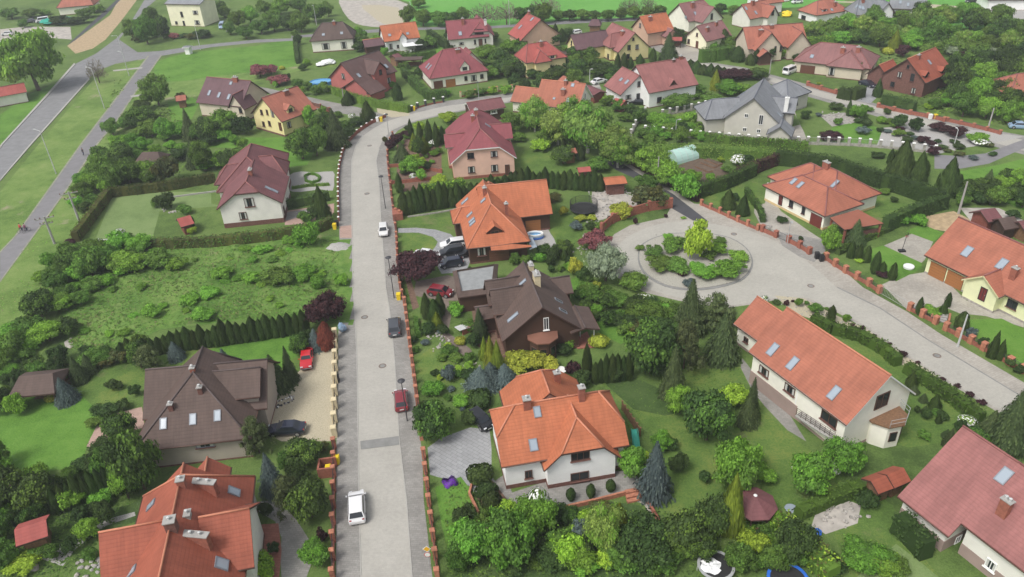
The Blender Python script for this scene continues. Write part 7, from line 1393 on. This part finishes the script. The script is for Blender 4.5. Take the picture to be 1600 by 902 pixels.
# heap of gravel, rocks
def heap(x,y,rx,ry,h,mat,name,label,cat):
    p=Vector(G(x,y)); mb=MB(); rg=random.Random(int(x)); n=22; prev=None
    for k in range(6):
        f=1-k/5.; z=h*(1-f*f)
        ring=[(p.x+rx*f*(1+.15*math.sin(i*1.7+k))*math.cos(6.283*i/n),p.y+ry*f*(1+.12*math.cos(i*2.3))*math.sin(6.283*i/n),z+rg.uniform(-.03,.03)) for i in range(n)]
        if prev:
            for i in range(n): j=(i+1)%n; mb.face([prev[i],prev[j],ring[j],ring[i]],mat)
        prev=ring
    return tag(mb.build(name,off=tuple(p)),label,cat)
heap(529,386,2.0,1.6,.55,'gravel_grey','gravel_heap','low heap of grey gravel at the street side of the wild plot','heap')
def rocks(label,pts,n,r0,r1,mats,seed,spread=1.2,kind='stuff'):
    if len(mats)>1: r0,r1,mats=r0*.75,r1*.6,[m for m in mats if m!='white_trim' or seed==1]
    rg=random.Random(seed); mb=MB(); L=pxs(pts)
    for _ in range(n):
        k=rg.randrange(len(L)-1) if len(L)>1 else 0; t=rg.random(); a=L[k]; b=L[min(k+1,len(L)-1)]; p=G(a[0]+(b[0]-a[0])*t,a[1]+(b[1]-a[1])*t); r=rg.uniform(r0,r1); ico(mb,(p.x+rg.gauss(0,spread*.4),p.y+rg.gauss(0,spread*.4),r*.3),r,rg.choice(mats),rg,.25,.7)
    c=G(*L[0]); return tag(mb.build('rocks',off=tuple(c)),kind=kind)
rocks('',"418,634 428,630 450,622 459,620 455,627 435,636 420,636",60,.12,.3,['white_trim','metal_dark','stone'],1,.3); rocks('',"915,300 935,306 950,318 940,335 930,345",70,.15,.45,['stone','white_trim','concrete'],2,2.0); rocks('',"940,300 975,300 985,310",40,.2,.5,['stone','concrete'],3,1.5)
rocks('',"672,526 690,522 700,535 720,575 740,570",50,.15,.4,['stone','white_trim'],4,1.0); rocks('',"905,395 912,375 920,368 935,365",40,.15,.4,['stone','white_trim'],5,1.2); rocks('',"1290,180 1320,178 1345,192",60,.2,.5,['stone','concrete'],6,3); rocks('',"1380,205 1430,215 1460,225 1480,232",60,.2,.5,['stone','concrete'],7,2.5)
rocks('',"1215,470 1240,472 1280,490 1330,505 1370,525",70,.1,.28,['stone','white_trim','concrete'],8,2.0); rocks('',"1282,815 1300,800 1325,795 1335,805 1310,815",34,.2,.42,['stone','white_trim'],9,1.2); rocks('',"690,540 680,548",14,.15,.35,['white_trim','stone'],10,.7); rocks('',"20,868 40,880 60,886",14,.2,.4,['stone'],11,.8); rocks('',"255,328 268,332 286,330",24,.15,.4,['stone','concrete'],12,.8); rocks('',"153,377 176,377",10,.3,.45,['white_trim'],13,.2)
rocks('',"125,876 140,892 160,880 166,868",40,.2,.5,['stone','concrete'],14,1.2); rocks('',"712,585 730,576 738,568 735,560",26,.12,.3,['white_trim','stone'],15,.6); rocks('',"1015,372 1060,375 1150,385 1165,405 1140,432",50,.08,.2,['stone','white_trim'],16,1.5)
# purple flower bed
rg=random.Random(5); mb=MB(); c0=G(703,754); c0.z=gz(c0.x,c0.y)
for _ in range(900):
    d=rvec(rg); d.z=abs(d.z); leafquad(mb,Vector((c0.x+d.x*1.0*rg.random()**.3,c0.y+d.y*.8*rg.random()**.3+.25*math.sin(d.x*5),c0.z+.05+d.z*.10)),d,.08,'flower_purple' if rg.random()<.85 else 'leaf_mid',rg,.9)
tag(mb.build('flower_cushion',off=tuple(c0)),'cushion of violet flowers at the edge of the paved drive','flowers')
# blue tarpaulin heap, bundle, grey parasol, wooden deck
def bundle(name,label,cat,x,y,r,h,mat,seed):
    rg=random.Random(seed); mb=MB(); p=Vector(G(x,y)); p.z=gz(p.x,p.y)
    for _ in range(7): ico(mb,(p.x+rg.uniform(-r,r)*.6,p.y+rg.uniform(-r,r)*.6,p.z+h*rg.uniform(.25,.6)),r*rg.uniform(.4,.7),mat,rg,.2,h/r*.7)
    return tag(mb.build(name,off=tuple(p)),label,cat)
bundle('tarpaulin','crumpled blue tarpaulin at the end of the broken paving','tarpaulin',1272,836,.85,.6,'plastic_blue',1); bundle('tarpaulin','pale blue covered bundle on the left pavement below the purple tree','bundle',535,519,.7,1.6,'paint_blue',2)
bundle('tarpaulin','blue covered stack beside the yard in the top left corner','tarpaulin',15,82,5.5,2.4,'plastic_blue',3); bundle('tarpaulin','green covered stack in the top left yard','tarpaulin',90,36,5,2.2,'plastic_green',4); bundle('tarpaulin','white covered object below the cream villa terrace','cover',512,101,2.6,1.3,'cloth_white',5); bundle('tarpaulin','white heap of sacks at the left workshop yard','sacks',9,70,3,1.4,'cloth_white',6)
bundle('tarpaulin','yellow machine beside the small red roofed house at the top right','machine',1229,25,2.2,1.6,'plastic_yellow',7)
p=Vector(G(991,690)); e=empty('garden_slide',p,'green plastic slide behind the orange roofed house','slide'); mb=MB(); mb.face([p+Vector((-.3,.6,1.3)),p+Vector((.3,.6,1.3)),p+Vector((.45,-1.2,.15)),p+Vector((-.15,-1.2,.15))],'plastic_green'); mb.box(p+Vector((-.3,-.3,.8)),(.06,2.1,.25),'plastic_green',tilt=Matrix.Rotation(.56,3,'X')); mb.box(p+Vector((.42,-.3,.8)),(.06,2.1,.25),'plastic_green',tilt=Matrix.Rotation(.56,3,'X')); mb.build('chute',e,p)
mb=MB(); 
for s in (-.28,.28): mb.tube(p+Vector((s,.65,0)),p+Vector((s,.65,1.4)),.04,.04,'plastic_green',6)
for z in (.35,.7,1.05): mb.tube(p+Vector((-.28,.65,z)),p+Vector((.28,.65,z)),.03,.03,'plastic_green',5)
mb.build('ladder',e,p)
# garden chairs and table on terraces
def chairset(x,y,label,n=4,mat='white_trim'):
    p=Vector(G(x,y)); p.z=gz(p.x,p.y); e=empty('garden_table',p,label,'table'); mb=MB(); mb.lathe(p,[(.75,.70),(.75,.74),(.01,.745)],mat,18); mb.build('table_top',e,p); mb=MB(); mb.lathe(p,[(.35,0),(.05,.06),(.05,.70)],mat,10); mb.build('stand',e,p)
    for i in range(n):
        a=6.283*i/n+.4; q=p+Vector((math.cos(a)*1.25,math.sin(a)*1.25,0)); c=empty('garden_chair',q,f"{['white','second white','third white','fourth white'][i]} chair, counted anticlockwise, {label.split(' table ')[1]}",'chair','chairs '+label.split(' table ')[1],a)
        for nm,cx,cz,dx,dy,dz in (('seat',0,.44,.48,.48,.05),('backrest',.24,.72,.05,.48,.55)): mb=MB(); mb.box((cx,0,cz),(dx,dy,dz),mat); mb.build(nm,c,(0,0,0))
        for sx in (-.2,.2):
            for sy in (-.2,.2): mb=MB(); mb.tube((sx,sy,0),(sx,sy,.44),.02,.02,mat,5); mb.build('leg',c,(0,0,0))
chairset(640,82,'white round table on the terrace of the vivid orange gable house'); chairset(876,585,'white round table beside the purple bush',3)
# street sign at the bottom of the right pavement
p=Vector(G(671,885)); p.z=gz(p.x,p.y); e=empty('road_sign',p,'yellow diamond road sign above a white round sign on a post','road sign'); h=2.6; d=Vector((0,-1,0))
mb=MB(); mb.tube(p,p+Vector((0,0,h+.3)),.035,.035,'galv',8); mb.build('post',e,p)
def plate(nm,z,r,n,mat,rim,rot=0.,par=None):
    mb=MB(); P0=[(p.x+r*math.cos(rot+6.2832*i/n),p.y-.05,p.z+z+r*math.sin(rot+6.2832*i/n)) for i in range(n)]; P1=[(x,y-.02,z_) for x,y,z_ in P0]; mb.face(P1,rim); mb.face(P0[::-1],'galv')
    for i in range(n): j=(i+1)%n; mb.face([P0[i],P0[j],P1[j],P1[i]],'galv')
    q=.82; cz=p.z+z; mb.face([(p.x+(x-p.x)*q,y-.008,cz+(z_-cz)*q) for x,y,z_ in P1],mat); return mb.build(nm,e,p)
plate('warning_plate',2.55,.42,4,'paint_signyellow','white_trim'); plate('round_plate',1.75,.32,20,'sign_white','sign_red')
# people on the bike path
def person(x,y,label,shirt,az,bike=False,h=1.72):
    p=Vector(G(x,y)); p.z=gz(p.x,p.y); root=empty('person',p,label,'person',rz=R(az)) if False else None
    J={'pel':(0,0,.95),'ch':(.06,0,1.28),'nk':(.08,0,1.48),'hd':(.10,0,1.60),'ht':(.11,0,1.72),'sl':(.07,.18,1.42),'sr':(.07,-.18,1.42),'el':(.16,.24,1.18),'er':(.02,-.24,1.15),'wl':(.36,.22,1.12),'wr':(.12,-.24,.90),'hl':(.0,.10,.92),'hr':(.0,-.10,.92),'kl':(.20,.11,.52),'kr':(-.05,-.11,.50),'al':(.10,.11,.09),'ar':(-.25,-.11,.12),'fl':(.26,.11,.05),'fr':(-.12,-.11,.05)}
    Rd=dict(pel=.15,ch=.16,nk=.06,hd=.10,ht=.085,sl=.07,sr=.07,el=.05,er=.05,wl=.035,wr=.035,hl=.10,hr=.10,kl=.065,kr=.065,al=.045,ar=.045,fl=.04,fr=.04)
    E_=[('pel','ch'),('ch','nk'),('nk','hd'),('hd','ht'),('ch','sl'),('ch','sr'),('sl','el'),('sr','er'),('el','wl'),('er','wr'),('pel','hl'),('pel','hr'),('hl','kl'),('hr','kr'),('kl','al'),('kr','ar'),('al','fl'),('ar','fr')]
    if bike:
        J.update(wl=(.50,.20,1.05),wr=(.50,-.20,1.05),kl=(.32,.11,.72),al=(.16,.11,.32),fl=(.30,.11,.28),kr=(.28,-.11,.60),ar=(.08,-.11,.22),fr=(.22,-.11,.18))
    nm=list(J); me=bpy.data.meshes.new('person'); me.from_pydata([J[k] for k in nm],[(nm.index(a),nm.index(b)) for a,b in E_],[]); ob=bpy.data.objects.new('person',me); COL.objects.link(ob); ob.location=p; ob.rotation_euler=(0,0,R(az)); tag(ob,label,'person')
    m=ob.modifiers.new('skin','SKIN'); 
    if not me.skin_vertices: 
        import bmesh; bm=bmesh.new(); bm.from_mesh(me); bm.verts.layers.skin.verify(); bm.to_mesh(me); bm.free()
    for i,k in enumerate(nm): me.skin_vertices[0].data[i].radius=(Rd[k],Rd[k]); me.skin_vertices[0].data[i].use_root=(k=='pel')
    s_=ob.modifiers.new('smooth','SUBSURF'); s_.levels=1; s_.render_levels=1; me.materials.append(M['skin'])
    def part(nm_,segs,mat):
        mb=MB()
        for a,b,ra,rb_ in segs: mb.tube(Vector(J[a]),Vector(J[b]),ra,rb_,mat,8)
        o=mb.build(nm_,None); o.parent=ob; o.location=(0,0,0); return o
    part('shirt',[('pel','ch',.17,.19),('ch','nk',.19,.09),('sl','el',.085,.065),('sr','er',.085,.065),('ch','sl',.12,.085),('ch','sr',.12,.085)],shirt); part('trousers',[('hl','kl',.12,.08),('hr','kr',.12,.08),('kl','al',.08,.06),('kr','ar',.08,.06),('pel','hl',.16,.12),('pel','hr',.16,.12)],'jeans')
    mb=MB(); rg=random.Random(1); ico(mb,(.09,0,1.68),.115,'hair',rg,.05,.9); o=mb.build('hair',None); o.parent=ob
    if bike:
        e=empty('bicycle',p,'bicycle under '+label.replace('rider','the rider'),'bicycle',rz=R(az))
        for sx in (-.42,.62): mb=MB(); torus2(mb,Vector((sx,0,.34)),.33,.022,'tyre'); mb.build('wheel',e,(0,0,0))
        mb=MB()
        for a,b in (((-.42,0,.34),(.0,0,.36)),((.0,0,.36),(-.12,0,.86)),((-.42,0,.34),(-.1,0,.78)),((-.1,0,.78),(.48,0,.82)),((0,0,.36),(.5,0,.74)),((.48,0,.95),(.62,0,.34))): mb.tube(a,b,.02,.02,'metal_dark',6)
        mb.build('frame',e,(0,0,0)); mb=MB(); mb.tube((.5,-.25,1.02),(.5,.25,1.02),.018,.018,'metal_dark',6); mb.build('handlebar',e,(0,0,0)); mb=MB(); mb.box((-.13,0,.89),(.26,.14,.06),'trim_black'); mb.build('saddle',e,(0,0,0))
    return ob
def torus2(mb,c,R1,r,mat,n=22,m=6):
    i0=len(mb.v); k=mb.mi(mat)
    for i in range(n):
        a=6.283185*i/n
        for j in range(m): b=6.283185*j/m; mb.v.append((c.x+(R1+r*math.cos(b))*math.cos(a),c.y+r*math.sin(b),c.z+(R1+r*math.cos(b))*math.sin(a)))
    for i in range(n):
        for j in range(m): mb.f.append((i0+i*m+j,i0+((i+1)%n)*m+j,i0+((i+1)%n)*m+(j+1)%m,i0+i*m+(j+1)%m)); mb.m.append(k); mb.uv.append([(0,0)]*4)
person(34,363,'rider in a red top, left of the pair on the bike path','shirt_red',65,True); person(41.5,363,'rider in a plum top, right of the pair on the bike path','shirt_plum',65,True); person(131,243,'walker in dark clothes on the bike path','shirt_dark',65); person(160,206,'walker in dark clothes farther up the bike path','shirt_dark',-115)
finish_labels()
